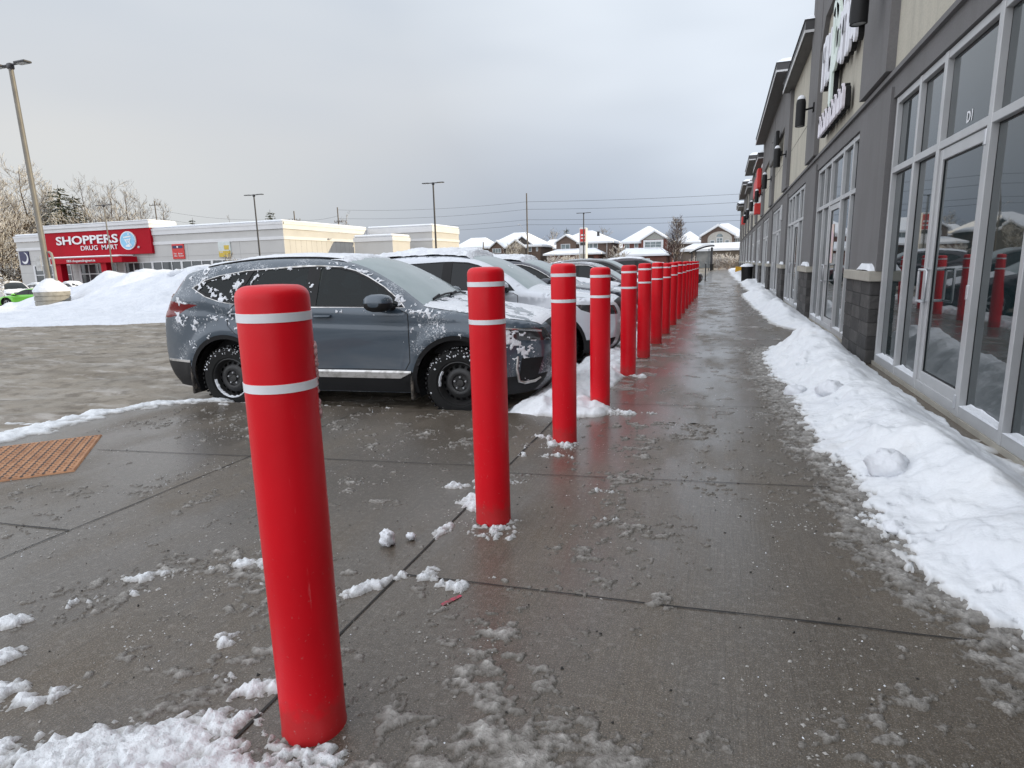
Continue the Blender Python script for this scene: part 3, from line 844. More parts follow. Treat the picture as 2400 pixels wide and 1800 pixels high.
        cov = {'roof': snow.get('roofcov', 1.), 'hood': snow.get('hoodcov', .6), 'wind': snow.get('windcov', 0.), 'rglass': .8, 'rear': .5}
        tv_ = np.array([th.get(l, 0) for l in lab]); cv = np.array([cov.get(l, 0) for l in lab])
        k = np.ones(9) / 9; tv_ = np.convolve(np.pad(tv_, 4, 'edge'), k, 'valid')[:, None]; cv = np.convolve(np.pad(cv, 4, 'edge'), k, 'valid')[:, None]
        m = cv * 1.5 - .75 + nz * 1.1 + fz * .35 * (1 - cv * .6)
        if snow.get('nearbare'): m = m - 1.3 * sst(-.60, -.98, TTm) * sst(snow['nearbare'][0], snow['nearbare'][1], X_)
        edge = sst(1.0, .86, np.abs(TTm))
        strk = fbm(X_ * 2.5 + Y_ * 1.5, Y_ * 16, 3, sd + 8); m = m - np.where(cv < .9, .55 * np.clip(strk, 0, 1) , 0)
        H = np.where(m > 0, np.minimum(m * 1.6, 1) * tv_ * (.75 + .6 * nz + .2 * fz) * (.35 + .65 * edge) + .003, -1)
        idx = np.arange(n_i * n_t).reshape(n_i, n_t)
        A = np.stack([idx[:-1, :-1], idx[:-1, 1:], idx[1:, 1:], idx[1:, :-1]], -1).reshape(-1, 4)
        keep = (H.ravel()[A] > 0).any(1)
        A = A[keep]
        Hs = np.where(H > 0, H, -.004)
        Vv = np.stack([Q[..., 0] + nrm[..., 0] * Hs, Q[..., 1], Q[..., 2] + nrm[..., 1] * Hs], -1).reshape(-1, 3)
        used = np.unique(A); re = np.full(len(Vv), -1); re[used] = np.arange(len(used))
        o = mesh_np('snow_cover', Vv[used], re[A].astype(np.int32), M['snow'], root, True); fixn(o)
    return root, S
# ------------------------------------------------------------------ world, sun, camera
SUN_AZ = math.radians(14)      # from +X towards +Y
SUN_EL = math.radians(14)
w = bpy.data.worlds.new('World'); SC.world = w; w.use_nodes = True
nt = w.node_tree; bg = nt.nodes['Background']
sky = N(nt, 'ShaderNodeTexSky', sky_type='NISHITA'); sky.sun_disc = False
sky.sun_elevation = SUN_EL; sky.sun_rotation = math.radians(90) - SUN_AZ
sky.air_density = 1.2; sky.dust_density = 2.5; sky.ozone_density = 1.5
g = N(nt, 'ShaderNodeTexCoord').outputs['Generated']
nv = N(nt, 'ShaderNodeVectorMath', operation='NORMALIZE'); nt.links.new(g, nv.inputs[0]); d = nv.outputs[0]
sp = N(nt, 'ShaderNodeSeparateXYZ'); nt.links.new(d, sp.inputs[0])
mp = N(nt, 'ShaderNodeMapping'); mp.inputs['Scale'].default_value = (1.2, 1.2, 4.2); mp.inputs['Rotation'].default_value = (.0, .18, .4); nt.links.new(d, mp.inputs['Vector'])
n1 = noise(nt, mp.outputs[0], 1.1, 3, .45)
mp2 = N(nt, 'ShaderNodeMapping'); mp2.inputs['Scale'].default_value = (1, 1, 2.6); mp2.inputs['Location'].default_value = (3.1, .4, 1.7); nt.links.new(d, mp2.inputs['Vector'])
n2 = noise(nt, mp2.outputs[0], 1.0, 3, .45)
K = 10.0
c_ = lambda r, gg, b: (r * K, gg * K, b * K, 1)
low = mixc(nt, ramp(nt, sp.outputs[0], .22, .62), c_(.565, .595, .63), c_(.365, .425, .525))      # left of view paler, right bluer (re-mapped below)
# azimuth: X from -0.8 (left) to 0.1 (right)
azm = math_(nt, 'MULTIPLY_ADD', sp.outputs[0], .5); azm.node.inputs[2].default_value = .5
low = mixc(nt, ramp(nt, azm, .12, .40), c_(.51, .53, .545), c_(.225, .278, .375))
mid = mixc(nt, ramp(nt, azm, .12, .55), c_(.60, .59, .575), c_(.46, .505, .58))
high = mixc(nt, ramp(nt, n1, .38, .62), c_(.43, .49, .575), c_(.59, .62, .65))
zl = ramp(nt, sp.outputs[2], .03, .25)
zh = ramp(nt, sp.outputs[2], .18, .40)
col = mixc(nt, zh, mixc(nt, zl, low, mid), high)
# dark cloud deck streaks
st = ramp(nt, n2, .40, .60)
col = mixc(nt, math_(nt, 'MULTIPLY', st, .24), col, c_(.37, .42, .50))
# bright thin cloud to the upper right (over the roofs)
br = N(nt, 'ShaderNodeVectorMath', operation='DOT_PRODUCT'); nt.links.new(d, br.inputs[0]); br.inputs[1].default_value = (.02, .90, .43)
brf = math_(nt, 'MULTIPLY', ramp(nt, br.outputs['Value'], .88, .995), ramp(nt, n1, .30, .60))
col = mixc(nt, math_(nt, 'MULTIPLY', brf, .75), col, c_(.70, .76, .84))
# zenith (out of view) is brighter, as under any thin overcast
zen = ramp(nt, sp.outputs[2], .50, .95)
col = mixc(nt, zen, col, c_(1.10, 1.15, 1.24))
# sky behind and left of the viewer (unseen), brightened to light upright faces
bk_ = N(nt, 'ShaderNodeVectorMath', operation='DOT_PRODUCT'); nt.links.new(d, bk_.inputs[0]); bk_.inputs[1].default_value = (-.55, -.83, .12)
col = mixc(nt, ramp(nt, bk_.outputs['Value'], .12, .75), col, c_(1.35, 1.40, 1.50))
col = mixc(nt, .06, col, sky.outputs[0])
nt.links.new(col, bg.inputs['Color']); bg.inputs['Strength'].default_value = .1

sl = bpy.data.lights.new('sun', 'SUN'); sl.energy = 3.0; sl.angle = math.radians(.5); sl.color = (1., .82, .53)
so = link(bpy.data.objects.new('sun', sl))
sd_ = Vector((math.cos(SUN_EL) * math.cos(SUN_AZ), math.cos(SUN_EL) * math.sin(SUN_AZ), math.sin(SUN_EL)))
so.rotation_euler = (-sd_).to_track_quat('-Z', 'Y').to_euler()
so.location = (60, 20, 30)

cd = bpy.data.cameras.new('camera'); co = link(bpy.data.objects.new('camera', cd)); SC.camera = co
cd.sensor_fit = 'HORIZONTAL'; cd.sensor_width = 36; cd.lens = FPX / 2400 * 36; cd.clip_end = 2000; cd.clip_start = .05
r_, u_, b_ = RM[:, 0], -RM[:, 1], -RM[:, 2]
co.matrix_world = Matrix(((r_[0], u_[0], b_[0], 0), (r_[1], u_[1], b_[1], 0), (r_[2], u_[2], b_[2], CAM_H), (0, 0, 0, 1)))
SC.view_settings.view_transform = 'Standard'; SC.view_settings.look = 'None'; SC.view_settings.exposure = 0.42; SC.view_settings.gamma = 1

# ------------------------------------------------------------------ ground
def lotz(X, Y):
    return LOT - .62 * sst(27, 44, -X) * sst(75, 50, Y) * sst(8, 20, Y)
def lot_sheet():
    xs = np.concatenate([np.linspace(-1500, -120, 12), np.linspace(-100, -62, 10), np.linspace(-60, -12, 49), np.linspace(-11, 4, 31), np.linspace(10, 60, 6), np.linspace(100, 1500, 6)])
    ys = np.concatenate([np.linspace(-600, -30, 6), np.linspace(-20, 0, 9), np.linspace(.5, 30, 60), np.linspace(32, 120, 45), np.linspace(150, 1500, 10)])
    X, Y = np.meshgrid(xs, ys); Z = lotz(X, Y)
    ny, nx = X.shape; idx = np.arange(nx * ny).reshape(ny, nx)
    A = np.stack([idx[:-1, :-1], idx[:-1, 1:], idx[1:, 1:], idx[1:, :-1]], -1).reshape(-1, 4)
    return mesh_np('ground', np.stack([X, Y, Z], -1).reshape(-1, 3), A.astype(np.int32), M['lot'], None, True)
tag(lot_sheet(), kind='structure', label='slushy brown parking lot and road', cat='ground')

# pavement: walk along the shops and the apron that widens to the left
EDGE = [(-1.48, 95.), (-1.48, 5.32), (-1.55, 5.24), (-2.3, 5.21), (-3.8, 5.10), (-5.2, 4.98), (-5.62, 4.66), (-5.88, 4.05), (-5.86, 3.3), (-5.7, 2.6), (-5.7, -4.)]
sw = MB()
top_poly = [(2.6, -4.), (2.6, 95.)] + EDGE
sw.add([(x, y, 0) for x, y in top_poly], [tuple(range(len(top_poly)))])
kb = MB()
for i in range(len(EDGE) - 1):
    (x0, y0), (x1, y1) = EDGE[i], EDGE[i + 1]
    ln = math.hypot(x1 - x0, y1 - y0); nx_, ny_ = (y1 - y0) / ln, -(x1 - x0) / ln     # outward
    nx_, ny_ = -nx_, -ny_
    sl_ = .03 if i < 4 else .35
    nx_, ny_ = (-1, 0) if i == 0 else ((nx_, ny_) if (nx_ * -1 + ny_ * .5) > 0 or True else (-nx_, -ny_))
    sw.add([(x0, y0, 0), (x1, y1, 0), (x1 + nx_ * sl_, y1 + ny_ * sl_, LOT - .02), (x0 + nx_ * sl_, y0 + ny_ * sl_, LOT - .02)], [(0, 1, 2, 3)])
swo = fixn(sw.build('sidewalk', M['concrete'])); tag(swo, 'wet grey concrete sidewalk along the shop fronts', 'sidewalk', kind='structure')
# grooves between the slabs
M['joint'] = pm('dark_joint', (.022, .020, .018), .8, glob=True)
jm = MB()
def joint(p, q, wd=.011, seed=0):
    n = max(2, int(math.hypot(q[0] - p[0], q[1] - p[1]) / .12)); dx, dy = q[0] - p[0], q[1] - p[1]; l = math.hypot(dx, dy); ox, oy = -dy / l, dx / l
    V = []
    for i in range(n + 1):
        t = i / n; wb_ = .010 * float(fbm(t * l * 1.3, seed + 3.3, 4)); ww = wd * (.55 + .6 * abs(float(fbm(t * l * 5, seed, 3))) * 2)
        for s_ in (-1, 1): V.append((p[0] + dx * t + ox * (wb_ + s_ * ww / 2), p[1] + dy * t + oy * (wb_ + s_ * ww / 2), .004))
    jm.add(V, [(2 * i, 2 * i + 1, 2 * i + 3, 2 * i + 2) for i in range(n)])
joint((-1.3, .6), (-1.36, 5.2), .014, 1)
joint((-1.3, 2.22), (1.75, 2.42), .010, 2)
joint((-1.33, 3.62), (1.75, 4.02), .009, 3)
joint((-1.35, 5.75), (1.75, 6.1), .008, 4)
for k, y in enumerate((8.0, 10.2, 12.4, 14.6, 17, 19.5, 22)): joint((-1.4, y), (1.75, y + .25), .009, 5 + k)
joint((-5.6, 1.98), (-3.29, 2.14), .013, 12); joint((-3.3, .6), (-3.27, 4.95), .011, 13); joint((-4.62, 3.32), (-1.38, 3.74), .009, 14); joint((-3.27, 4.95), (-2.0, 5.2), .006, 15)
joint((-3.3, 1.1), (-1.32, .9), .008, 16)
fixn(jm.build('pavement_joint', M['joint'], swo))
# sprayed pink survey mark
pmk = MB(); a_ = at(1031, 1388, 2.2)
gp = np.array([-1.0, 2.12])
pts = [(-1.035, 2.04), (-1.02, 2.03), (-.985, 2.10), (-.975, 2.125), (-.99, 2.13), (-1.015, 2.09)]
pmk.add([(x, y, .0042) for x, y in pts], [tuple(range(6))]); M['pinkspray'] = pm('pink_spray_paint', (.5, .05, .1), .7, col2=(.2, .08, .08), vs=40, lo=.45, hi=.6)
fixn(pmk.build('spray_mark', M['pinkspray'], swo))

# tactile warning plate (truncated domes)
u1 = np.array([-.72, .76]); u1 /= np.linalg.norm(u1); u2 = np.array([-.70, -.714]); u2 /= np.linalg.norm(u2)
o0 = np.array([-4.28, 2.88])
tb = MB()
LW, LD = 1.05, .80
def tp(a, b, z): q = o0 + u1 * a + u2 * b; return (q[0], q[1], z)
tb.add([tp(0, 0, .012), tp(LW, 0, .012), tp(LW, LD, .012), tp(0, LD, .012), tp(-.01, -.01, .001), tp(LW + .01, -.01, .001), tp(LW + .01, LD + .01, .001), tp(-.01, LD + .01, .001)],
       [(0, 1, 2, 3), (4, 5, 1, 0), (5, 6, 2, 1), (6, 7, 3, 2), (7, 4, 0, 3)])
plate = fixn(tb.build('tactile_plate', M['tactile'])); tag(plate, 'rusty orange tactile paving plate with rows of domes set in the pavement', 'tactile paving')
db = MB(); dk = MB()
nA, nB = 17, 13
for i in range(nA):
    for j in range(nB):
        a = .035 + (LW - .07) * i / (nA - 1); b = .03 + (LD - .06) * j / (nB - 1); r = .016
        V = []; 
        for rr, zz in ((r, .0121), (r * .62, .0185)):
            for t in range(8): V.append(tp(a + rr * math.cos(t * PI / 4), b + rr * math.sin(t * PI / 4), zz))
        db.add(V, [(t, (t + 1) % 8, 8 + (t + 1) % 8, 8 + t) for t in range(8)] + [tuple(range(8, 16))])
        V = [tp(a + .030 * math.cos(t * PI / 4) - .012, b + .012 * math.sin(t * PI / 4) + .019, .0125) for t in range(8)]
        dk.add(V, [tuple(range(8))])
fixn(db.build('truncated_domes', M['tactile'], plate)); fixn(dk.build('recesses', M['hole'], plate))

# ------------------------------------------------------------------ bollards
BY = [1.26, 2.81, 4.36, 5.53, 7.34, 8.81, 10.38, 11.9, 13.56, 15.05, 16.64, 18.3, 19.9, 21.6, 23.2, 24.9]
BX = [-1.06, -1.09, -1.09, -1.04, -1.04, -1.03, -1.01, -1.0, -.99, -.98, -.98, -.985, -.98, -.97, -.96, -.96]
BZ = [1.32, 1.35, 1.36, 1.32, 1.325, 1.34, 1.345, 1.33, 1.34, 1.35, 1.34, 1.35, 1.34, 1.345, 1.34, 1.34]
ordn = ['nearest', 'second', 'third', 'fourth', 'fifth', 'sixth', 'seventh', 'eighth', 'ninth', 'tenth', 'eleventh', 'twelfth', 'thirteenth', 'fourteenth', 'fifteenth', 'last and farthest']
R0 = .0935
def bollard_proto():
    root = empty('bollard')
    b = MB(); H = 1.34; n = 48
    pr = [(R0 + .002, 0.0), (R0, .012), (R0, H * .25), (R0 + .0008, H * .5), (R0, H * .75), (R0, H - .042), (R0 - .0008, H - .034)]
    for t in np.linspace(0, PI / 2, 9)[1:]: pr.append((R0 - .036 + .035 * math.cos(t), H - .034 + .029 * math.sin(t)))
    pr += [(.03, H - .0035), (.0, H - .003)]
    b.lathe(pr, n, 'z', cap=False)
    s = fixn(b.build('sleeve', M['red'], root)); autosmooth(s, 60)
    for z in (H - .087, H - .272):
        q = MB(); q.lathe([(R0 - .001, z - .0120), (R0 + .0016, z - .0116), (R0 + .0016, z + .0116), (R0 - .001, z + .0120)], n, 'z', cap=False)
        autosmooth(fixn(q.build('reflective_band', M['band'], root)), 30)
    return root
bp = bollard_proto()
for i in range(16):
    o = bp if i == 0 else copy_tree(bp)
    dd = math.hypot(BX[i], BY[i]); kk = (dd + R0) / dd
    o.location = (BX[i] * kk, BY[i] * kk, 0); o.rotation_euler = ((0, 0, i * 1.7)); o.scale = (1, 1, BZ[i] / 1.34)
    if i == 1: o.rotation_euler = (0, .0, .4)
    tag(o, {0: 'nearest and largest red bollard with two white bands, ice crusts on its right side', 15: 'last and farthest red bollard at the far end of the row beside the walk'}.get(i, 'red bollard with two white bands, %s from the camera in the row' % ordn[i]), 'bollard', 'red bollards lining the walkway')
ic = MB()
rs = np.random.RandomState(2)
for (z0, z1, n_, sz) in ((1.075, 1.17, 34, .0065), (1.03, 1.07, 8, .004), (.965, 1.01, 16, .0055), (.5, .8, 9, .003)):
    for k in range(n_):
        z = rs.uniform(z0, z1); a = rs.uniform(.48, .80); e = rs.uniform(.5, 1.2) * sz
        c = Vector(((R0 + e * .25) * math.cos(a), (R0 + e * .25) * math.sin(a), z)); V = []; F = []
        for t in range(5):
            th = PI * t / 4
            for p in range(7): V.append((c.x + e * .7 * math.sin(th) * math.cos(p * .9) * rs.uniform(.8, 1.2), c.y + e * math.sin(th) * math.sin(p * .9) * rs.uniform(.8, 1.2), c.z + e * 1.3 * math.cos(th)))
        for t in range(4):
            for p in range(7): F.append((t * 7 + p, t * 7 + (p + 1) % 7, t * 7 + 7 + (p + 1) % 7, t * 7 + 7 + p))
        ic.add(V, F)
icn = ic.build('ice_crust', M['ice'], bp, True); icn.rotation_euler = (0, 0, -bp.rotation_euler[2]); tag(icn, kind='stuff') 
# ------------------------------------------------------------------ near car row
yaw = math.radians(5.0)
GREY = paint('slate_grey_paint', (.045, .068, .094), .9, .35, .2, .22, .75)
GREY2 = paint('slate_grey_door_paint', (.045, .068, .094), .9, .35, .2, .30)
SILVER = paint('silver_paint', (.62, .65, .70), .9, .3, .15, .12)
NAVY = paint('dark_navy_paint', (.012, .016, .032), .9, .3, .3, .15)
PLUM = paint('dark_plum_paint', (.022, .012, .022), .9, .3, .3, .15)
BLACKP = paint('black_paint', (.008, .008, .010), .9, .3, .2, .15)
MAROON = paint('maroon_paint', (.07, .010, .016), .9, .3, .3, .15)
WHITEP = paint('white_car_paint', (.62, .62, .63), .9, .3, .0, .3)
GREEN = paint('lime_green_paint', (.13, .50, .025), .9, .3, .1, .05)
DGREY = paint('dark_grey_paint', (.04, .042, .046), .9, .3, .3, .15)

# origin on the ground between the axles; near side faces the camera
c0 = Vector((-3.72, 5.29, LOT)) + Vector((-math.sin(yaw), math.cos(yaw), 0)) * (.91 - .02)
suv, SS = make_car('parked_suv', SUV, dict(paint=GREY, door=GREY2, trim=M['dirtychrome']), 'slate grey SUV flecked with snow, parked nearest, black steel wheels', 'cars parked nose in along the walkway', 'SUV',
                   tuple(c0), yaw, fine=True, wheel='steel', grid=.045,
                   snow=dict(top=True, roof=.032, hood=.008, wind=.03, windcov=.14, hoodcov=.60, roofcov=.95, seed=4, nearbare=(.1, -.35)))
# ---- details of the SUV
def on_side(x, z, off=0.): return (x, -float(SS.half(np.array([(x, z)]))[0]) - off, z)
rb = MB()
A = [(-.84, .385), (.72, .385), (.84, .472), (-.86, .462)]
n_ = 24; V = []
for i in range(n_ + 1):
    t = i / n_; xb = -.84 + t * (.70 + .84); xt = -.86 + t * (.82 + .86)
    for (x, z, o_) in ((xb, .388, .004), (xb, .392, .022), (xt, .452, .022), (xt, .470, .006)): V.append(on_side(x, z, o_))
F = [(i * 4 + k, i * 4 + 4 + k, i * 4 + 5 + k, i * 4 + 1 + k) for i in range(n_) for k in range(3)] + [(0, 1, 2, 3), (n_ * 4 + 3, n_ * 4 + 2, n_ * 4 + 1, n_ * 4)]
o = fixn(mesh_np('chrome_sill_strip', V, F, M['dirtychrome'], suv)); autosmooth(o, 40)
for x0, x1 in ((-1.80, -1.70), (.80, .88)):              # mud flaps
    q = MB(); z1 = .50 if x0 < 0 else .52
    q.cbox(x0, x0 + .03, -.905, -.70, .17, z1, .008); autosmooth(q.build('mud_flap', pm('muddy_rubber' + str(x0), (.03, .027, .024), .9, col2=(.13, .11, .09), vs=16, lo=.45, hi=.62, bump=.9, bs=35, bd=.02), suv), 40)
# fog lamp bezel: dark pocket with chrome L on the front corner
fz = MB()
def nose(x, z): y = float(SS.half(np.array([(x, z)]))[0]); return (x, -y, z)
P_ = [(1.90, .37), (2.06, .40), (2.12, .60), (1.93, .60)]
V = [nose(x, z) for x, z in dens(P_, .04)]
ce = np.mean(np.array(V), 0); V = [tuple(np.array(v) + np.array([.004, -.006, 0])) for v in V]
fz.add(V + [tuple(ce + np.array([.01, -.012, 0]))], [(i, (i + 1) % len(V), len(V)) for i in range(len(V))])
fixn(fz.build('fog_lamp_pocket', M['black'], suv))
ch = MB(); ch.tube([tuple(np.array(nose(x, z)) + np.array([.006, -.012, 0])) for x, z in ((1.895, .62), (1.885, .50), (1.90, .375), (1.95, .358), (2.04, .37), (2.09, .40))], [.010, .012, .015, .016, .014, .008], 8)
autosmooth(ch.build('fog_lamp_bezel', M['dirtychrome'], suv), 60)
# chrome wing of the grille, badge omitted
cw = MB()
idx_g = [i for i in range(len(SS.U)) if .74 < SS.U[i][1] < .88 and SS.U[i][0] > 1.9]
ig = float(np.mean(idx_g))
pts = []
for t in np.linspace(-.92, .92, 31):
    q, n_v = SS.top(np.array([ig + .9 * (1 - abs(t)) - .4]), np.array([t])); pts.append(tuple(q[0] + np.array([.014, 0, .0])))
cw.tube(pts, .016, 8)
pts2 = []
for t in np.linspace(-.80, .80, 27):
    q, n_v = SS.top(np.array([ig - 2.6 + 1.2 * abs(t)]), np.array([t])); pts2.append(tuple(q[0] + np.array([.012, 0, 0])))
cw.tube(pts2, .010, 6)
autosmooth(cw.build('grille_chrome', M['chrome'], suv), 60)
bs_ = MB(); V = []
for x in np.linspace(-2.16, -1.77, 14):
    for (z, o_) in ((.520, .003), (.523, .012), (.545, .012), (.548, .003)): V.append(on_side(x, z, o_))
autosmooth(fixn(mesh_np('bumper_strip', V, [(i * 4 + k, i * 4 + 4 + k, i * 4 + 5 + k, i * 4 + 1 + k) for i in range(13) for k in range(3)], M['dirtychrome'], suv)), 40)
hc = MB(); hc.tube([tuple(np.array(nose(x, z)) + np.array([.006, -.008, 0])) for x, z in ((1.68, .895), (1.85, .885), (2.0, .872), (2.10, .855))], .010, 6); autosmooth(hc.build('headlight_trim', M['chrome'], suv), 60)
# wipers
wp = MB()
iw = [i for i in range(len(SS.L)) if SS.L[i] == 'wind']
def wsp(f, t, off): q, nv_ = SS.top(np.array([f]), np.array([t])); return (q[0][0] + nv_[0][0] * off, q[0][1], q[0][2] + nv_[0][1] * off)
for (t0, t1) in ((-.55, .05), (.1, .7)):
    wp = MB()
    wp.tube([wsp(iw[0] + .6, t0, .02), wsp(iw[0] + 1.1, (t0 + t1) / 2, .028), wsp(iw[0] + 1.5, t1, .02)], .011, 6)
    wp.tube([wsp(iw[0] + .2, t0 - .12, .015), wsp(iw[0] + .8, t0 + .05, .04)], .014, 6)
    autosmooth(wp.build('wiper', M['black'], suv), 60)
# roof rail strip and antenna
rr_ = MB(); ir = [i for i in range(len(SS.L)) if SS.L[i] == 'roof']
for sg in (-1, 1):
    pts = [tuple(np.array(wsp(f, sg * .90, .006))) for f in np.linspace(ir[0] + 1, ir[-1] - 4, 30)]
    rr_ = MB(); rr_.tube(pts, .011, 6); autosmooth(rr_.build('roof_rail', M['black'], suv), 60)
# seats and wheel behind the glass
it = MB()
for x in (-.25, -1.0):
    for y in (-.38, .38):
        it.cbox(x - .1, x + .1, y - .24, y + .24, .62, 1.18, .06); it.cbox(x - .05, x + .06, y - .12, y + .12, 1.2, 1.36, .05)
it.cbox(.35, .85, -.7, .7, .75, 1.02, .08); it.box(-1.9, .6, -.62, .62, .5, .66)
autosmooth(it.build('seats', M['interior'], suv), 50)
stw = MB(); stw.tube([(.30 + .05 * math.sin(a), .36 + .18 * math.cos(a), 1.03 + .17 * math.sin(a)) for a in np.linspace(0, 2 * PI, 25)], .016, 6); autosmooth(stw.build('steering_wheel', M['black'], suv), 60)
# stuck snow on the side, as thick flakes following the panel
def side_snow(S, parent, spots, seed, gx=.008, thick=.010, lo=.0):
    xs = np.arange(-2.2, 2.1, gx); zs = np.arange(.3, 1.56, gx)
    X, Z = np.meshgrid(xs, zs)
    dom = [tuple(p) for p in S.U] 
    W = np.full(X.shape, -1.)
    for (cx, cz, rx, rz, ang, amp) in spots:
        ca, sa = math.cos(ang), math.sin(ang); dx = X - cx; dz = Z - cz
        e = ((dx * ca + dz * sa) / rx) ** 2 + ((-dx * sa + dz * ca) / rz) ** 2
        W = np.maximum(W, amp * (1 - e))
    nz = fbm(X * 9, Z * 9, 5, seed, .68) + .6 * fbm(X * 30, Z * 30, 2, seed + 9)
    m = np.where(W > -.6, W * .85 + nz * 1.6 - .56, -1)
    P = np.column_stack([X.ravel(), Z.ravel()])
    keepv = m.ravel() > -.12
    yy = np.zeros(len(P)); yy[keepv] = S.half(P[keepv])
    d_in = np.ones(len(P)); d_in[keepv] = distpoly(P[keepv], S.U)
    ok = keepv & pip(P, dom)
    # stay off the wheel openings
    for cx in (-S.T['wb'], S.T['wb']): ok &= np.hypot(P[:, 0] - cx, P[:, 1] - S.T['wr']) > S.T['ra'] + .005
    h = np.where(m.ravel() > 0, np.minimum(m.ravel() * 2.2, 1) * thick * (.75 + .5 * fbm(P[:, 0] * 18, P[:, 1] * 18, 3, seed + 2)) + .002, -.003)
    V = np.column_stack([P[:, 0], -(yy + h), P[:, 1]])
    ny, nx = X.shape; idx = np.arange(nx * ny).reshape(ny, nx)
    A = np.stack([idx[:-1, :-1], idx[:-1, 1:], idx[1:, 1:], idx[1:, :-1]], -1).reshape(-1, 4)
    kp = (m.ravel()[A] > 0).any(1) & ok[A].all(1); A = A[kp]
    used = np.unique(A); re = np.full(len(V), -1); re[used] = np.arange(len(used))
    o = mesh_np('stuck_snow', V[used], re[A].astype(np.int32), M['snow'], parent, True); tag(o, kind='stuff'); return o
spots = [(-1.86, 1.19, .16, .05, -.3, .9), (-1.85, .99, .19, .09, -.5, .9), (-1.62, .93, .16, .10, .3, .55), (-1.42, 1.03, .16, .07, .2, .45), (-1.50, 1.10, .14, .06, .2, .35), (-1.32, 1.00, .12, .08, 0, .4), (-1.72, .72, .08, .07, 0, .7),
         (-1.12, 1.02, .10, .16, .1, .8), (-1.05, .95, .08, .12, .4, .4), (-1.60, 1.34, .16, .05, .9, .6), (-1.35, 1.24, .18, .06, -.6, .75), (-1.14, 1.36, .09, .17, -.35, .8), (-.92, 1.40, .06, .12, -.4, .5), (-1.3, 1.43, .25, .03, .2, .6),
         (-1.45, .835, .16, .025, .5, .5), (-1.90, .66, .05, .12, 0, .3), (-1.97, .50, .05, .09, 0, .6), (-.3, 1.50, .8, .02, 0, .35), (.0, 1.535, .22, .03, -.25, .75), (.25, 1.47, .22, .035, -.5, .8), (.48, 1.36, .15, .03, -.6, .6), (.72, 1.17, .10, .06, -.7, .9), (.82, 1.08, .17, .05, -.2, .85), (.98, 1.06, .26, .06, -.25, .9), (1.05, .96, .24, .10, -.3, .28), (.95, .86, .12, .16, 0, .10), (.20, 1.045, .28, .025, 0, .12), (.05, 1.06, .05, .05, .6, .5),
         (1.80, .80, .26, .11, -.2, 1.1), (1.88, .70, .20, .10, -.3, .8), (1.70, .62, .10, .12, 0, .15), (1.93, .60, .12, .06, 0, .5), (-1.70, 1.45, .25, .05, .2, .6), (-1.35, 1.53, .35, .03, .1, .6), (-.28, 1.33, .03, .14, 0, .4), (1.1, .80, .35, .015, .1, .1), (2.0, .40, .14, .03, .1, .5)]
side_snow(SS, suv, spots, 11)
# ice on the front bumper face and grille
def nose_snow(S, parent, zlo, zhi, tlo, thi, seed, thick, cov):
    ii = [i for i in range(len(S.U) // 2) if zlo < S.U[i][1] < zhi]
    II, TT = np.meshgrid(np.linspace(ii[0], ii[-1], 60), np.linspace(tlo, thi, 240), indexing='ij')
    Q, nv_ = S.top(II, TT); nz = fbm(Q[..., 1] * 8, Q[..., 2] * 12, 5, seed, .65) + .45 * fbm(Q[..., 1] * 40, Q[..., 2] * 40, 2, seed + 1)
    m = nz + cov; h = np.where(m > 0, np.minimum(m * 1.5, 1) * thick + .002, -.004)
    V = np.stack([Q[..., 0] + nv_[..., 0] * h, Q[..., 1], Q[..., 2] + nv_[..., 1] * h], -1).reshape(-1, 3)
    idx = np.arange(60 * 240).reshape(60, 240); A = np.stack([idx[:-1, :-1], idx[:-1, 1:], idx[1:, 1:], idx[1:, :-1]], -1).reshape(-1, 4)
    A = A[(m.ravel()[A] > 0).any(1)]
    used = np.unique(A); re = np.full(len(V), -1); re[used] = np.arange(len(used))
    return fixn(mesh_np('front_snow', V[used], re[A].astype(np.int32), M['snow'], parent, True))
nose_snow(SS, suv, .60, .80, -.98, .98, 5, .018, .04)

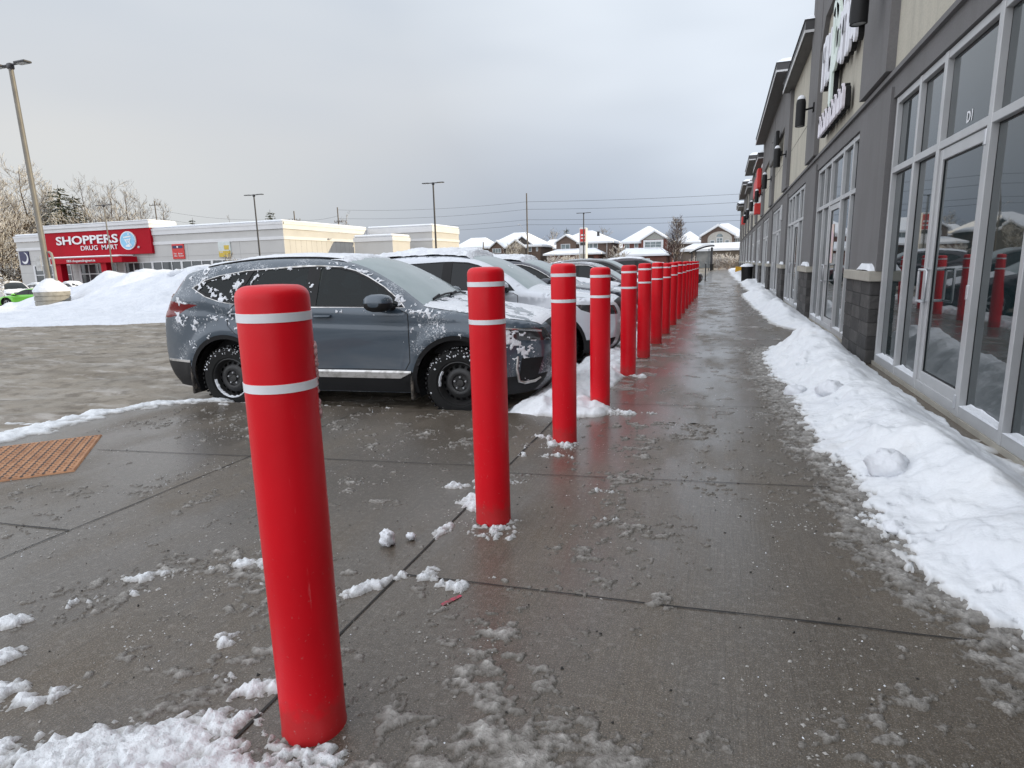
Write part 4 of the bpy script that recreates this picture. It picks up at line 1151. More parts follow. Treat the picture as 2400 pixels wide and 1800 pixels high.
NEAR = [  # name, template, scale, paint, x nose, y centre, label, category, snow
    ('parked_minivan', scale_tpl(SUV, 1.02, 1.03), SILVER, -1.42, 9.15, 'silver crossover blanketed in snow, second in the row behind the grey SUV', 'crossover', dict(top=True, roof=.10, hood=.012, hoodcov=.36, windcov=.12, wind=.05, seed=9), False),
    ('parked_suv', scale_tpl(SUV, 1.0, .985), NAVY, -1.55, 12.0, 'dark navy crossover with frosted windshield and snowy roof, third in the row', 'crossover', dict(top=True, roof=.09, hood=.02, hoodcov=.35, windcov=.12, wind=.04, seed=14), True),
    ('parked_suv', scale_tpl(SUV, 1.03, 1.0), NAVY, -2.3, 14.9, 'dark navy crossover with chrome window trim, fourth in the row, roof under thick snow', 'crossover', dict(top=True, roof=.10, hood=.03, hoodcov=.9, windcov=.12, wind=.04, seed=21), True),
    ('parked_sedan', scale_tpl(SEDAN, 1.0, 1.06), PLUM, -1.35, 18.0, 'low dark plum sedan with snow only on its hood, behind the third and fourth bollards', 'sedan', dict(top=True, roof=.012, roofcov=.40, hood=.03, hoodcov=.85, windcov=.3, wind=.02, seed=31), True),
    ('parked_suv', scale_tpl(SUV, .98, 1.0), BLACKP, -1.7, 21.2, 'black SUV with a rounded bare roof beyond the plum sedan', 'SUV', dict(top=True, roof=.02, roofcov=.3, hood=.03, hoodcov=.7, seed=35), False),
    ('parked_suv', scale_tpl(SUV, 1.0, 1.04), PLUM, -1.5, 30.5, 'dark SUV with a thin snow cap near the far end of the bollards', 'SUV', dict(top=True, roof=.07, hood=.03, hoodcov=.5, seed=39), False),
    ('parked_sedan', SEDAN, MAROON, -1.15, 37.5, 'maroon car with its nose showing past the last bollard', 'car', dict(top=True, roof=.02, hood=.01, hoodcov=.4, seed=44), False),
]
for (nm, T, pt, xn, yc, lb, ct, sn, trim) in NEAR:
    xmax = max(p[0][0] for p in T['U'])
    o, S2 = make_car(nm, T, dict(paint=pt, trim=M['dirtychrome'] if trim else None), lb, 'cars parked nose in along the walkway', ct, (xn - xmax * math.cos(yaw * .8), yc, LOT), yaw * .8, snow=sn, grid=.09)
    if nm == 'parked_minivan':
        nose_snow(S2, o, .62, .8, -.95, .95, 8, .02, -.15)
# ------------------------------------------------------------------ plaza building on the right
def text_obj(name, body, size, mat, parent=None, depth=.02, bold=0., space=1.0, align='LEFT'):
    cu = bpy.data.curves.new(name, 'FONT'); cu.body = body; cu.size = size; cu.extrude = depth / 2; cu.offset = bold; cu.space_character = space; cu.align_x = align; cu.resolution_u = 3
    tmp = bpy.data.objects.new(name, cu); COL.objects.link(tmp)
    dg = bpy.context.evaluated_depsgraph_get(); me = bpy.data.meshes.new_from_object(tmp.evaluated_get(dg))
    bpy.data.objects.remove(tmp); bpy.data.curves.remove(cu)
    me.materials.clear(); me.materials.append(mat); o = bpy.data.objects.new(name, me); return link(o, parent)
FX = 1.86           # front of the storefront frames
WX = 1.84           # wall face
PX = 1.77           # pier face
S0 = 4.25; PER = 6.25
plaza = empty('plaza_building', (FX, 0, 0), 0, 'long low shopping plaza in beige and grey stucco with tall aluminium storefronts', 'building')
def pl(o): o.parent = plaza; o.location = (-FX, 0, 0); return o
K0, K1 = -1, 11
YEND = S0 + PER * K1 + 4.45 + 1.0
# parapet height per bay: bay k spans pier k-1 centre .. pier k centre ; pier k centre = S0+PER*k+5.35
def pc(k): return S0 + PER * k + 5.35
bay_h = {0: 8.2, 1: 8.6, 2: 6.75, 3: 7.35, 4: 7.35, 5: 6.75, 6: 7.0, 7: 7.35, 8: 6.75, 9: 7.35, 10: 6.75, 11: 7.2, -1: 7.4}
wall = MB(); band = MB(); grv = MB(); pil = MB(); frames = []; 
BELT = 3.48
back = MB()
for k in range(K0, K1 + 1):
    y0 = pc(k - 1); y1 = pc(k); hgt = bay_h[k]
    wall = MB()
    wall.box(WX, WX + .3, y0, y1, BELT, hgt, 0)
    pl(wall.build('upper_wall', M['stucco_beige']))
    back.box(WX + .3, WX + 16, y0, y1, BELT, hgt - .35)
    # reveal groove in the stucco
    zg = 4.55 if k != 1 else 4.2
    if k not in (1,): grv.box(WX - .0025, WX, y0 + .6, y1 - .6, zg, zg + .014)
# dark lintel band above the windows and the belt moulding
band.box(WX - .01, WX + .28, pc(K0 - 1), YEND, 3.17, BELT - .05)
mould = MB(); mould.prism([(WX - .055, BELT - .07), (WX - .055, BELT - .015), (WX - .03, BELT + .015), (WX - .002, BELT + .015), (WX - .002, BELT - .07)], 'y', pc(K0 - 1), YEND)
pl(band.build('lintel_band', M['stucco_grey'])); pl(fixn(mould.build('belt_moulding', M['stucco_grey'])))
pl(grv.build('reveal_groove', M['groove']))
pl(back.build('roof_block', M['stucco_grey']))
# ground floor back wall (dark interior) and plinth
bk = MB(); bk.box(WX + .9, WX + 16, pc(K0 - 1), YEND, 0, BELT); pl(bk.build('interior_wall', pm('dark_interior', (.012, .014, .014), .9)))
pli = MB(); pli.box(FX - .01, FX + .4, pc(K0 - 1), YEND, -.02, .045); pl(pli.build('plinth', M['cap']))
stone = pm('split_face_stone', (.085, .080, .076), .75, col2=(.045, .043, .042), vs=7, bump=.5, bs=28, bd=.02)
stone2 = pm('split_face_stone_dark', (.055, .052, .05), .75, col2=(.032, .031, .031), vs=7, bump=.5, bs=28, bd=.02)
for k in range(K0, K1 + 1):
    y0, y1 = S0 + PER * k + 4.45, S0 + PER * (k + 1)
    p = MB(); p.box(PX + .03, FX + .3, y0 + .04, y1 - .04, 1.17, 3.30); pl(p.build('pier', M['stucco_grey']))
    q = MB(); q.box(PX - .03, FX + .3, y0 + .14, y1 - .14, BELT + .02, bay_h[k] + .05 if k != 0 else 8.6)
    pil_o = pl(q.build('pilaster', M['stucco_grey']))
    st = MB(); nb = 6; nc = 3
    st.box(PX + .006, FX + .2, y0 + .10, y1 - .10, 0, 1.04, 2)
    for r in range(nb):
        for c in range(nc):
            ya = y0 + .096 + (y1 - y0 - .192) * c / nc; yb = y0 + .096 + (y1 - y0 - .192) * (c + 1) / nc; hz = 1.04 / nb
            off = random.uniform(0, .007); st.cbox(PX - off, PX + .05, ya + .003, yb - .003, r * hz + .003, (r + 1) * hz - .003, .004, (r * 7 + c * 3 + k) % 2)
        st.cbox(PX + .003, FX + .15, y0 + .092 - random.uniform(0, .006), y0 + .15, r * hz + .003, (r + 1) * hz - .003, .004, r % 2)
    pl(st.build('stone_pier_base', [stone, stone2, M['groove']]))
    cp = MB(); cp.cbox(PX - .045, FX + .1, y0 + .05, y1 - .05, 1.04, 1.17, .01); pl(cp.build('pier_cap', M['cap']))
    # snow cushion on the pier cap
    if k <= 7:
        xs = np.linspace(PX - .045, PX + .03, 8); sy = np.linspace(y0 + .10, y0 + .10 + (y1 - y0) * random.uniform(.35, .6), 20)
        X, Y = np.meshgrid(xs, sy); u = np.clip(np.minimum((sy - sy[0]), (sy[-1] - sy)) / .18, 0, 1)[:, None]
        ux = np.clip(np.minimum(X - xs[0], .06) / .03, 0, 1)
        H = 1.172 + (.085 + .03 * fbm(X * 5, Y * 5, 3, k + 3)) * np.sqrt(u) * np.sqrt(ux + .02)
        idx = np.arange(X.size).reshape(X.shape); A = np.stack([idx[:-1, :-1], idx[:-1, 1:], idx[1:, 1:], idx[1:, :-1]], -1).reshape(-1, 4)
        pl(fixn(mesh_np('cap_snow', np.stack([X, Y, H], -1).reshape(-1, 3), A.astype(np.int32), M['snow'], None, True)))
# storefronts
ML = [0, .68, 1.52, 2.72, 3.50, 4.45]; TR = 2.34; HD = 3.14
door_ids = []
for k in range(K0, K1 + 1):
    Y0 = S0 + PER * k + .02; Y1 = S0 + PER * k + 4.43
    f = MB(); fw = .028
    D = .058
    # perimeter and mullions
    f.cbox(FX, FX + D, Y0, Y1, .045, .14, .004); f.cbox(FX, FX + D, Y0, Y1, HD - .055, HD + .02, .004)
    f.cbox(FX - .004, FX + D - .004, Y0, Y1, TR - .035, TR + .035, .004)
    for i, m in enumerate(ML):
        yy = S0 + PER * k + m; yy = min(max(yy, Y0 + fw), Y1 - fw); wd = .04 if i in (2, 3) else .03
        f.cbox(FX - .007, FX + D - .007, yy - wd, yy + wd, .045, HD + .018, .004)
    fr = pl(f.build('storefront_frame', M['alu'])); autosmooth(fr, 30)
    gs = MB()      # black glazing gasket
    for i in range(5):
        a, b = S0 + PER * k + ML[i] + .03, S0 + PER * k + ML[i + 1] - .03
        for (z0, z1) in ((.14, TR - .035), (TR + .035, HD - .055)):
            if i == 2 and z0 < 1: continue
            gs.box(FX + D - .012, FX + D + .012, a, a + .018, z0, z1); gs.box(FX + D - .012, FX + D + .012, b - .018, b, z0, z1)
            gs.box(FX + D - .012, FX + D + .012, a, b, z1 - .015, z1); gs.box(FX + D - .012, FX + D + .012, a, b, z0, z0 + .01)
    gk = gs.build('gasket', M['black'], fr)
    for i in range(5):
        a, b = S0 + PER * k + ML[i] + .03, S0 + PER * k + ML[i + 1] - .03
        for (z0, z1) in ((.14, TR - .035), (TR + .035, HD - .055)):
            if i == 2 and z0 < 1: continue
            g_ = MB(); tl = random.uniform(-.0025, .0025)
            g_.add([(FX + D - .01, a, z0), (FX + D - .01 + tl, b, z0), (FX + D - .01 + tl + random.uniform(-.002, .002), b, z1), (FX + D - .01, a, z1)], [(0, 1, 2, 3)])
            go = pl(g_.build('glass_pane', M['glass']))
    # door
    a, b = S0 + PER * k + 1.52 + .045, S0 + PER * k + 2.72 - .045
    dm = MB(); sw_ = .075
    dm.cbox(FX + .01, FX + .06, a, a + sw_, .03, TR - .04, .005); dm.cbox(FX + .01, FX + .06, b - sw_, b, .03, TR - .04, .005)
    dm.cbox(FX + .012, FX + .058, a + sw_, b - sw_, .03, .24, .005); dm.cbox(FX + .012, FX + .058, a + sw_, b - sw_, TR - .14, TR - .04, .005)
    do = pl(dm.build('glass_door', M['alu'])); autosmooth(do, 30)
    dg_ = MB(); dg_.add([(FX + .035, a + sw_, .24), (FX + .035, b - sw_, .24), (FX + .035, b - sw_, TR - .14), (FX + .035, a + sw_, TR - .14)], [(0, 1, 2, 3)]); dg_.build('glass_pane', M['glass'], do)
    dgk = MB()
    for (ya, yb, za, zb_) in ((a + sw_, a + sw_ + .012, .24, TR - .14), (b - sw_ - .012, b - sw_, .24, TR - .14), (a + sw_, b - sw_, TR - .152, TR - .14), (a + sw_, b - sw_, .24, .25)): dgk.box(FX + .028, FX + .04, ya, yb, za, zb_)
    dgk.build('gasket', M['black'], do)
    h = MB(); yh = b - .04
    h.tube([(FX + .012, yh, .92), (FX - .06, yh, .92), (FX - .075, yh, .935), (FX - .075, yh, 1.20), (FX - .06, yh, 1.215), (FX + .012, yh, 1.215)], .013, 8)
    h2 = [(FX + .012, yh - .02, .90), (FX - .05, yh - .02, .90)]
    h.tube([(FX - .075, yh, 1.215), (FX - .075, yh - .22, 1.215), (FX - .075, yh - .235, 1.20), (FX - .075, yh - .235, .935), (FX - .075, yh - .22, .92), (FX - .075, yh, .92)], .012, 8)
    autosmooth(h.build('handle', M['galv'], do), 60)
    for z in (.16, 1.05, 2.22):
        hg = MB(); hg.cbox(FX - .018, FX + .02, a - .03, a + .012, z - .06, z + .06, .006); hg.build('hinge', M['galv'], do)
    if k < 5:
        for i in (0, 1, 3, 4):      # snow on the sill
            sn = MB()
            ya, yb = S0 + PER * k + ML[i] + .04, S0 + PER * k + ML[i + 1] - .03
            n_ = 14; V = []
            for j in range(n_ + 1):
                t = j / n_; y = ya + (yb - ya) * t; e = min(1, min(t, 1 - t) * 8); hh = (.018 + .022 * (.5 + float(fbm(y * 4, k + 2.5, 3)))) * e
                V += [(FX - .006, y, .1405), (FX - .002, y, .1405 + hh * .75), (FX + .04, y, .1405 + hh), (FX + D - .012, y, .1405 + hh * 1.25)]
            sn.add(V, [(j * 4 + q, j * 4 + 4 + q, j * 4 + 5 + q, j * 4 + 1 + q) for j in range(n_) for q in range(3)])
            so_ = fixn(sn.build('sill_snow', M['snow'], fr))
# unit number over the first door
t = text_obj('unit_number', 'D1', .125, M['letters'], plaza, .001, .003); t.rotation_euler = (PI / 2, 0, -PI / 2); t.location = (.058 - .0135, S0 + 2.20, TR + .10)
# poster and hours decal in the second door
ps = MB(); ps.add([(FX + .030, S0 + PER + 2.45, 1.25), (FX + .030, S0 + PER + 2.2, 1.25), (FX + .030, S0 + PER + 2.2, 1.95), (FX + .030, S0 + PER + 2.45, 1.95)], [(0, 1, 2, 3)]); pl(ps.build('door_poster', pm('pink_poster', (.62, .45, .52), .5, col2=(.75, .62, .35), vs=5)))

# tall parapet frame (second bay): grey border round the beige panel
def border(k, ztop, zin, y0, y1, ch):
    b = MB(); x0 = PX - .02
    b.prism([(y0 + .0, zin), (y0, ztop), (y1, ztop), (y1, zin - ch), (y1 - .02, zin - ch), (y1 - ch, zin), ], 'x', x0, WX - .002)
    return pl(fixn(b.build('parapet_border', M['stucco_grey'])))
border(1, 8.6, 6.05, pc(0) - .75, pc(1) - .70, .55)
border(0, 8.6, 6.6, pc(-1) + .7, pc(0) - .75, .3)
# overhanging eaves
def eave(ya, yb, z, over, th=.26, zs=.0):
    e = MB(); e.box(WX - over, WX - .003, ya, yb, z, z + th); o = pl(e.build('eave', M['soffit']))
    u = MB(); u.box(WX - over + .02, WX - .004, ya + .02, yb - .02, z - .02, z - .003); u.build('soffit', M['soffit_u'], o)
    s = MB(); s.box(WX - over - .02, WX - over - .002, ya - .02, yb + .02, z - .03, z + .05); s.box(WX - over, WX - .01, ya - .018, ya - .002, z - .01, z + .045); s.build('drip_edge', M['fascia_w'], o)
    xs = np.linspace(WX - over - .03, WX + .6, 7); ys = np.linspace(ya - .03, yb + .03, max(20, int((yb - ya) * 4))); X, Y = np.meshgrid(xs, ys)
    e1 = np.clip((X - xs[0]) / .15, 0, 1) * np.clip(np.minimum(Y - ys[0], ys[-1] - Y) / .15, 0, 1)
    H = z + th + .004 + (.17 + .05 * fbm(X, Y, 3, 4)) * np.sqrt(e1)
    idx = np.arange(X.size).reshape(X.shape); A = np.stack([idx[:-1, :-1], idx[:-1, 1:], idx[1:, 1:], idx[1:, :-1]], -1).reshape(-1, 4)
    fixn(mesh_np('eave_snow', np.stack([X, Y, H], -1).reshape(-1, 3), A.astype(np.int32), M['snow_far'], o, True))
eave(pc(1) + .55, pc(2) - .3, 6.35, .28)
eave(pc(2) - .25, pc(4) + .1, 7.0, .50)
eave(pc(4) + .4, pc(5) - .3, 6.4, .35)
eave(pc(5) - .2, pc(6) + .9, 7.15, .60)
eave(pc(6) + 1.2, pc(7) - .3, 6.4, .4)
eave(pc(7) - .2, pc(9), 7.1, .6)
eave(pc(9) + .3, pc(10), 6.5, .6); eave(pc(10) + .3, pc(11), 7.1, .6)
for (k0, zi) in ((3, 5.6), (4, 5.6), (6, 5.6), (7, 5.6), (9, 5.6)): border(k0, bay_h[k0] - .3, zi, pc(k0 - 1) + (.7 if k0 in (3, 6, 9) else -.7), pc(k0) - .7, .5)

# wall lanterns (cylinder down-lights) on the pilasters
def lantern():
    r = empty('wall_lamp'); b = MB()
    b.lathe([(.088, 0), (.100, .004), (.100, .47), (.094, .52), (.077, .56), (.045, .59), (0, .60)], 28, 'z', cap=False); autosmooth(fixn(b.build('lamp_body', M['black'], r)), 50)
    l = MB(); l.lathe([(.086, .012), (.0, .008)], 28, 'z', cap=False); fixn(l.build('lens', M['lamp_lens'], r))
    a = MB(); a.tube([(.10, 0, .34), (.19, 0, .36), (.245, 0, .37)], .022, 8); a.cbox(.235, .26, -.06, .06, .28, .47, .006); autosmooth(a.build('bracket', M['black'], r), 50)
    s = MB(); s.lathe([(.082, .556), (.084, .57), (.065, .615), (.028, .642), (0, .646)], 24, 'z', cap=False); fixn(s.build('snow_cap', M['snow'], r)); autosmooth(r.children[-1], 60)
    return r
lp = lantern()
for k in range(0, 8):
    o = lp if k == 0 else copy_tree(lp)
    o.location = (PX - .03 - .262, S0 + PER * k + 5.0, 4.18)
    tag(o, 'black cylindrical wall lamp, %s from the camera along the plaza front' % ordn[k], 'wall lamp', 'wall lamps on the plaza')

# channel-letter sign in the second bay: upper row with a tall pale green stem, lower row of small letters; unreadable at this grazing angle
sgn = empty('channel_letter_sign', (WX, 12.15, 4.98), 0, 'large white and pale green raised letter sign on the second shop front', 'shop sign')
def strokes(mat, name, segs, depth, r, parent=sgn):
    """each seg a polyline in (along wall Y, Z) thickened to a rounded channel letter: black returns, pale face"""
    b = MB(); xf = -.17
    for sg in segs:
        pts = np.array(sg, float); pts[:, 0] *= .71
        for i in range(len(pts) - 1):
            a, c = pts[i], pts[i + 1]; dv = c - a; L = np.linalg.norm(dv); dv /= L; nv_ = np.array([-dv[1], dv[0]])
            for (rr, xa, xb, mi) in ((r * .93, xf + .03 + i * .001, -.05, 1), (r, xf + i * .0008, xf + .04 + i * .0008, 0)):
                poly = [a + rr * (math.cos(t) * nv_ - math.sin(t) * dv) for t in np.linspace(0, PI, 7)] + [c + rr * (-math.cos(t) * nv_ + math.sin(t) * dv) for t in np.linspace(0, PI, 7)]
                b.prism([tuple(p) for p in poly], 'x', xa, xb, mi)
    o = fixn(b.build(name, [mat, M['black']], parent)); return o
def arc(cy, cz, r, a0, a1, n=8, sx=1): return [(cy + sx * r * math.cos(a), cz + r * math.sin(a)) for a in np.linspace(a0, a1, n)]
# local coordinates: y away from camera positive, z up
up = [[(2.55, -.45), (2.55, .25)], arc(2.2, .05, .26, 0, PI), [(1.94, .05), (1.94, -.45)], [(1.72, .25), (1.72, -.25)], arc(1.5, -.22, .22, PI, 2 * PI), [(1.28, .25), (1.28, -.45)]]
strokes(M['signwhite'], 'letters', [[(y + 0, z + .05) for y, z in s_] for s_ in up], .10, .085)
st_ = [[(.95, -.90), (.95, .50)], arc(.58, .0, .36, -PI, PI, 14), [(.45, .42), (1.0, .62)], [(.15, .25), (.55, .62)]]
strokes(M['signgreen'], 'tall_letter', st_, .12, .12)
up2 = [arc(-.05, .28, .30, 0, 2 * PI, 14), [(-.45, -.12), (-.45, .75)], arc(-.75, .30, .26, 0, PI), [(-1.02, .30), (-1.02, -.12)], [(-1.3, -.12), (-1.3, .95)], arc(-1.62, .28, .28, 0, 2 * PI, 14), [(-1.98, .95), (-1.98, -.12)], arc(-2.25, .3, .25, 0, 2 * PI, 12)]
strokes(M['signwhite'], 'letters', [[(y, z - .36) for y, z in s_] for s_ in up2], .10, .085)
lo_ = []
for i in range(15):
    y = 2.55 - i * .245; hgt = (.30, .22, .30, .22)[(i * 7) % 4]
    lo_.append([(y, 0), (y, hgt)])
    if i % 2 == 0: lo_.append([(y, hgt * .9), (y - .13, hgt * .75), (y - .14, .0)])
    elif i % 3 == 0: lo_.append(arc(y - .08, .1, .09, 0, 2 * PI, 9))
strokes(M['signpink'], 'small_letters', [[(y, z - 1.28) for y, z in s_] for s_ in lo_], .10, .052)
# more shop signs farther along
def box_sign(y, z, wy, hz, mat, label, dep=.22, extra=None, name='shop_sign'):
    b = MB(); b.cbox(-dep, 0, -wy / 2, wy / 2, -hz / 2, hz / 2, .02)
    o = b.build(name, mat); o.location = (WX - .004, y, z); tag(o, label, 'shop sign'); return o
blk = pm('grey_sign_face', (.10, .10, .10), .4)
s1 = empty('shop_sign', (WX, pc(3) - 2.6, 5.3), 0, 'dark boxed letter sign on the high bay past the third lamp', 'shop sign')
for (y, z0, z1, mt) in ((-1.2, -.42, .45, M['black']), (-.75, -.42, .3, M['black']), (-.25, -.42, .45, M['stucco_grey']), (.25, -.42, .3, M['stucco_grey']), (.8, -.42, .42, M['stucco_grey']), (1.3, -.42, .3, M['stucco_grey'])):
    b = MB(); b.cbox(-.26, -.14, y - .19, y + .19, z0, z1, .03); b.box(-.14, -.002, y - .05, y + .05, z0 + .1, z0 + .2); b.cbox(-.2605, -.259, y - .07, y + .07, z0 + .15, z1 - .15, .0005); b.build('letter', mt, s1)
s2 = empty('shop_sign', (WX, pc(4) + 2.9, 5.2), 0, 'red channel letter sign with white strips on the plaza front', 'shop sign')
for (y, z0, z1, mt) in ((-2.0, -.25, .75, M['postred']), (-1.45, -.45, .75, M['postred']), (-.9, -.45, .5, M['postred']), (-.3, -.45, .5, M['postred']), (.3, -.45, .5, M['postred']), (.9, -.45, .45, M['postred']), (1.5, -.45, .45, M['postred'])):
    b = MB(); b.cbox(-.34, -.12, y - .25, y + .25, z0, z1, .04); b.box(-.12, -.002, y - .05, y + .05, z0 + .1, z0 + .2); b.build('letter', mt, s2)
wl = MB(); wl.cbox(-.10, -.002, -2.3, 2.0, -.9, -.55, .02); wl.cbox(-.12, -.004, -2.1, -1.3, .8, 1.0, .03); wl.build('white_panel', M['white'], s2)
box_sign(pc(4) + 1.2, 3.95, .7, .55, M['postred'], 'small round-edged red blade sign under the red letter sign', .38)
box_sign(pc(5) + 3.4, 4.6, 1.4, .7, M['white'], 'white and black boxed sign on the far bays of the plaza', .3)
box_sign(pc(7) + 2.5, 4.9, 1.8, .6, M['black'], 'black sign on the far bays of the plaza', .35)
box_sign(pc(8) + 3, 4.9, 1.8, .7, M['postred'], 'red sign at the far end of the plaza', .35)
wl_ = MB(); wl_.cbox(-.05, -.0, -.14, .14, -.25, .25, .01)
u2_ = wl_.build('suite_plate', M['alu']); u2_.location = (PX + .03, S0 + PER * 3 - .25, 2.85); tag(u2_, 'small metal plate on the grey pier between the third and fourth storefronts', 'wall plate')

# ------------------------------------------------------------------ snow and slush
xb_pts = [(.5, 1.25), (2.0, 1.12), (2.39, 1.02), (2.6, .88), (3.0, .75), (3.6, .76), (4.0, .75), (4.9, .64), (6.2, .62), (7.5, .55), (8.8, .50), (9.6, .56), (10.1, .68), (10.45, 1.05), (10.75, 1.75)]
def bankA(X, Y):
    xb = np.interp(Y, [p[0] for p in xb_pts], [p[1] for p in xb_pts]) + .10 * fbm(X * 1.7, Y * 1.7, 4, 3) + .07 * fbm(X * 8, Y * 5, 4, 5)
    d = X - xb
    crest = np.interp(Y, [.5, 2.2, 3.2, 4.2, 5.2, 6.0, 7.0, 8.2, 9.2, 10.2, 11.0], [.17, .19, .20, .21, .22, .16, .20, .27, .30, .26, .06])
    hold = fbm(X * 16, Y * 9, 4, 21)
    thin = .035 * sst(0, .16, d + .05 * hold)
    ridge = sst(.12, .62, d) * sst(2.05, 1.45, X)
    fac = sst(1.84, 1.25, X)
    H = thin * sst(1.95, 1.6, X) + crest * ridge * fac * (1 + .55 * fbm(X * 1.7, Y * 1.3, 2, 8)) + .030 * fbm(X * 4.0, Y * 3.4, 3, 9) * sst(.05, .4, d) + .03 * np.clip(fbm(X * 6, Y * 5, 2, 19) - .25, 0, 1) + .006 * fbm(X * 22, Y * 14, 3, 10) * sst(.5, .1, d)
    gap = hold - .55 + sst(.0, .30, d) * 1.4 + .15
    slit = fbm(X * 4.5 + .6 * Y, Y * 21, 3, 24) + .3 * fbm(X * 20, Y * 40, 2, 25)
    H = np.where((d > 0) & (gap > -.18) & ~((slit > .40 + sst(.12, .60, d) * .75 + .10 * sst(3.8, 5.5, Y)) & (d < .62)), H, -.01)
    # a cleared strip right at the sill
    H = np.where((Y > 5.2) & (X > 1.74 + .10 * fbm(X * 2, Y * 3, 3, 2)), -.01, H)
    return H
ba = hfield('snow_bank', .35, 1.87, .5, 11.3, .011, .016, bankA, M['snow_bank']); tag(ba, 'white snow bank heaped along the nearest storefronts', 'snow bank')
def bankB(X, Y):
    xb = np.interp(Y, [11.9, 12.4, 12.8, 13.5, 15, 17, 20, 24, 26, 28], [1.95, 1.7, 1.28, 1.05, .95, .88, .78, .66, .72, 1.1]) + .10 * fbm(X * 1.5, Y * 1.2, 4, 33)
    d = X - xb; hold = fbm(X * 12, Y * 6, 4, 22)
    crest = .21 * (1 + .6 * np.sin(Y * 1.15 + 1.2) * .7)
    H = .03 * sst(0, .15, d) + crest * sst(.05, .5, d) * sst(1.95, 1.35, X) * (1 + .4 * fbm(X * 2, Y * 1.3, 3, 30)) + .02 * fbm(X * 5, Y * 4, 3, 31)
    H = np.where((d > 0) & (hold + d * 3 > -.1), H, -.01)
    return np.where(X > 1.80, -.01, H)
bb = hfield('snow_bank', .5, 1.84, 11.9, 27.6, .018, .045, bankB, M['snow_bank']); tag(bb, 'low snow bank running on past the second storefront toward the bin', 'snow bank')
def bankC(X, Y):
    d = X - (.95 - .5 * sst(27, 60, Y) * .6) - .25 * fbm(X * 1.2, Y * .5, 3, 44)
    return np.where(d > 0, .02 * sst(0, .2, d) + .16 * sst(.1, .6, d) * (1 + fbm(X, Y * .5, 3, 45)), -.01)
bc = hfield('snow_bank', .5, 1.84, 28.5, 94, .05, .2, bankC, M['snow_bank']); tag(bc, 'thin patchy snow strip along the far shop fronts beyond the bin', 'snow bank')
# chunk lying on the near bank
def lump(V, F, c, s, seed, n=9, m=12, amp=.35):
    b = len(V)
    for i in range(n):
        th = PI * i / (n - 1)
        for j in range(m):
            ph = 2 * PI * j / m; q = 1 + amp * float(fbm(math.cos(ph) * math.sin(th) * 1.6 + seed * 3.1, math.sin(ph) * math.sin(th) * 1.6 + math.cos(th) * 1.7, 3, seed))
            V.append((c[0] + s[0] * q * math.sin(th) * math.cos(ph), c[1] + s[1] * q * math.sin(th) * math.sin(ph), c[2] + s[2] * q * math.cos(th)))
    for i in range(n - 1):
        for j in range(m): F.append((b + i * m + j, b + i * m + (j + 1) % m, b + i * m + m + (j + 1) % m, b + i * m + m + j))
V, F = [], []; lump(V, F, (0, 0, .035), (.115, .12, .105), 3, 22, 30, .34)
o = fixn(mesh_np('snow_chunk', V, F, M['snow'], None, True, loc=(1.0, 4.08, .06)), 1e-5); tag(o, 'large round snow chunk lying on the edge of the near snow bank', 'snow chunk')
V, F = [], []; lump(V, F, (0, 0, .03), (.10, .12, .09), 8, 18, 22, .25)
o = fixn(mesh_np('snow_chunk', V, F, M['snow'], None, True, loc=(1.60, 3.25, .20)), 1e-5); tag(o, 'rounded snow chunk on the crest of the near bank below the door', 'snow chunk')
V, F = [], []; lump(V, F, (0, 0, .04), (.043, .035, .04), 5, 12, 16, .7)
o = fixn(mesh_np('snow_chunk', V, F, M['snow'], None, True, loc=(-1.52, 2.46, .0)), 1e-5); tag(o, 'single white lump of snow lying between the first two bollards', 'snow chunk')
V, F = [], []; lump(V, F, (0, 0, .02), (.024, .022, .02), 6, 10, 12, .6)
o = fixn(mesh_np('snow_chunk', V, F, M['snow'], None, True, loc=(-1.44, 2.55, .0)), 1e-5); tag(o, 'tiny lump of snow beside the bigger lump between the first two bollards', 'snow chunk')

for i_, (cx_, cy_, cz_, s_, lb_) in enumerate([(.74, 6.6, .03, .11, 'dirty tinged snow lump at the outer edge of the near bank by the stone pier'), (1.02, 6.3, .12, .13, 'broad rounded lump in the middle of the near snow bank'), (1.18, 6.05, .13, .10, 'smaller lump beside the broad lump in the near snow bank'), (1.25, 5.1, .16, .09, 'low lump on the near bank in front of the glass door'), (.86, 3.3, .02, .05, 'fist sized snow clod at the slushy edge of the near bank')]):
    V, F = [], []; lump(V, F, (0, 0, 0), (s_, s_ * 1.2, s_ * .7), 30 + i_, 16, 22, .4)
    o = fixn(mesh_np('snow_chunk', V, F, M['snow'], None, True, loc=(cx_, cy_, cz_)), 1e-5); tag(o, lb_, 'snow chunk')
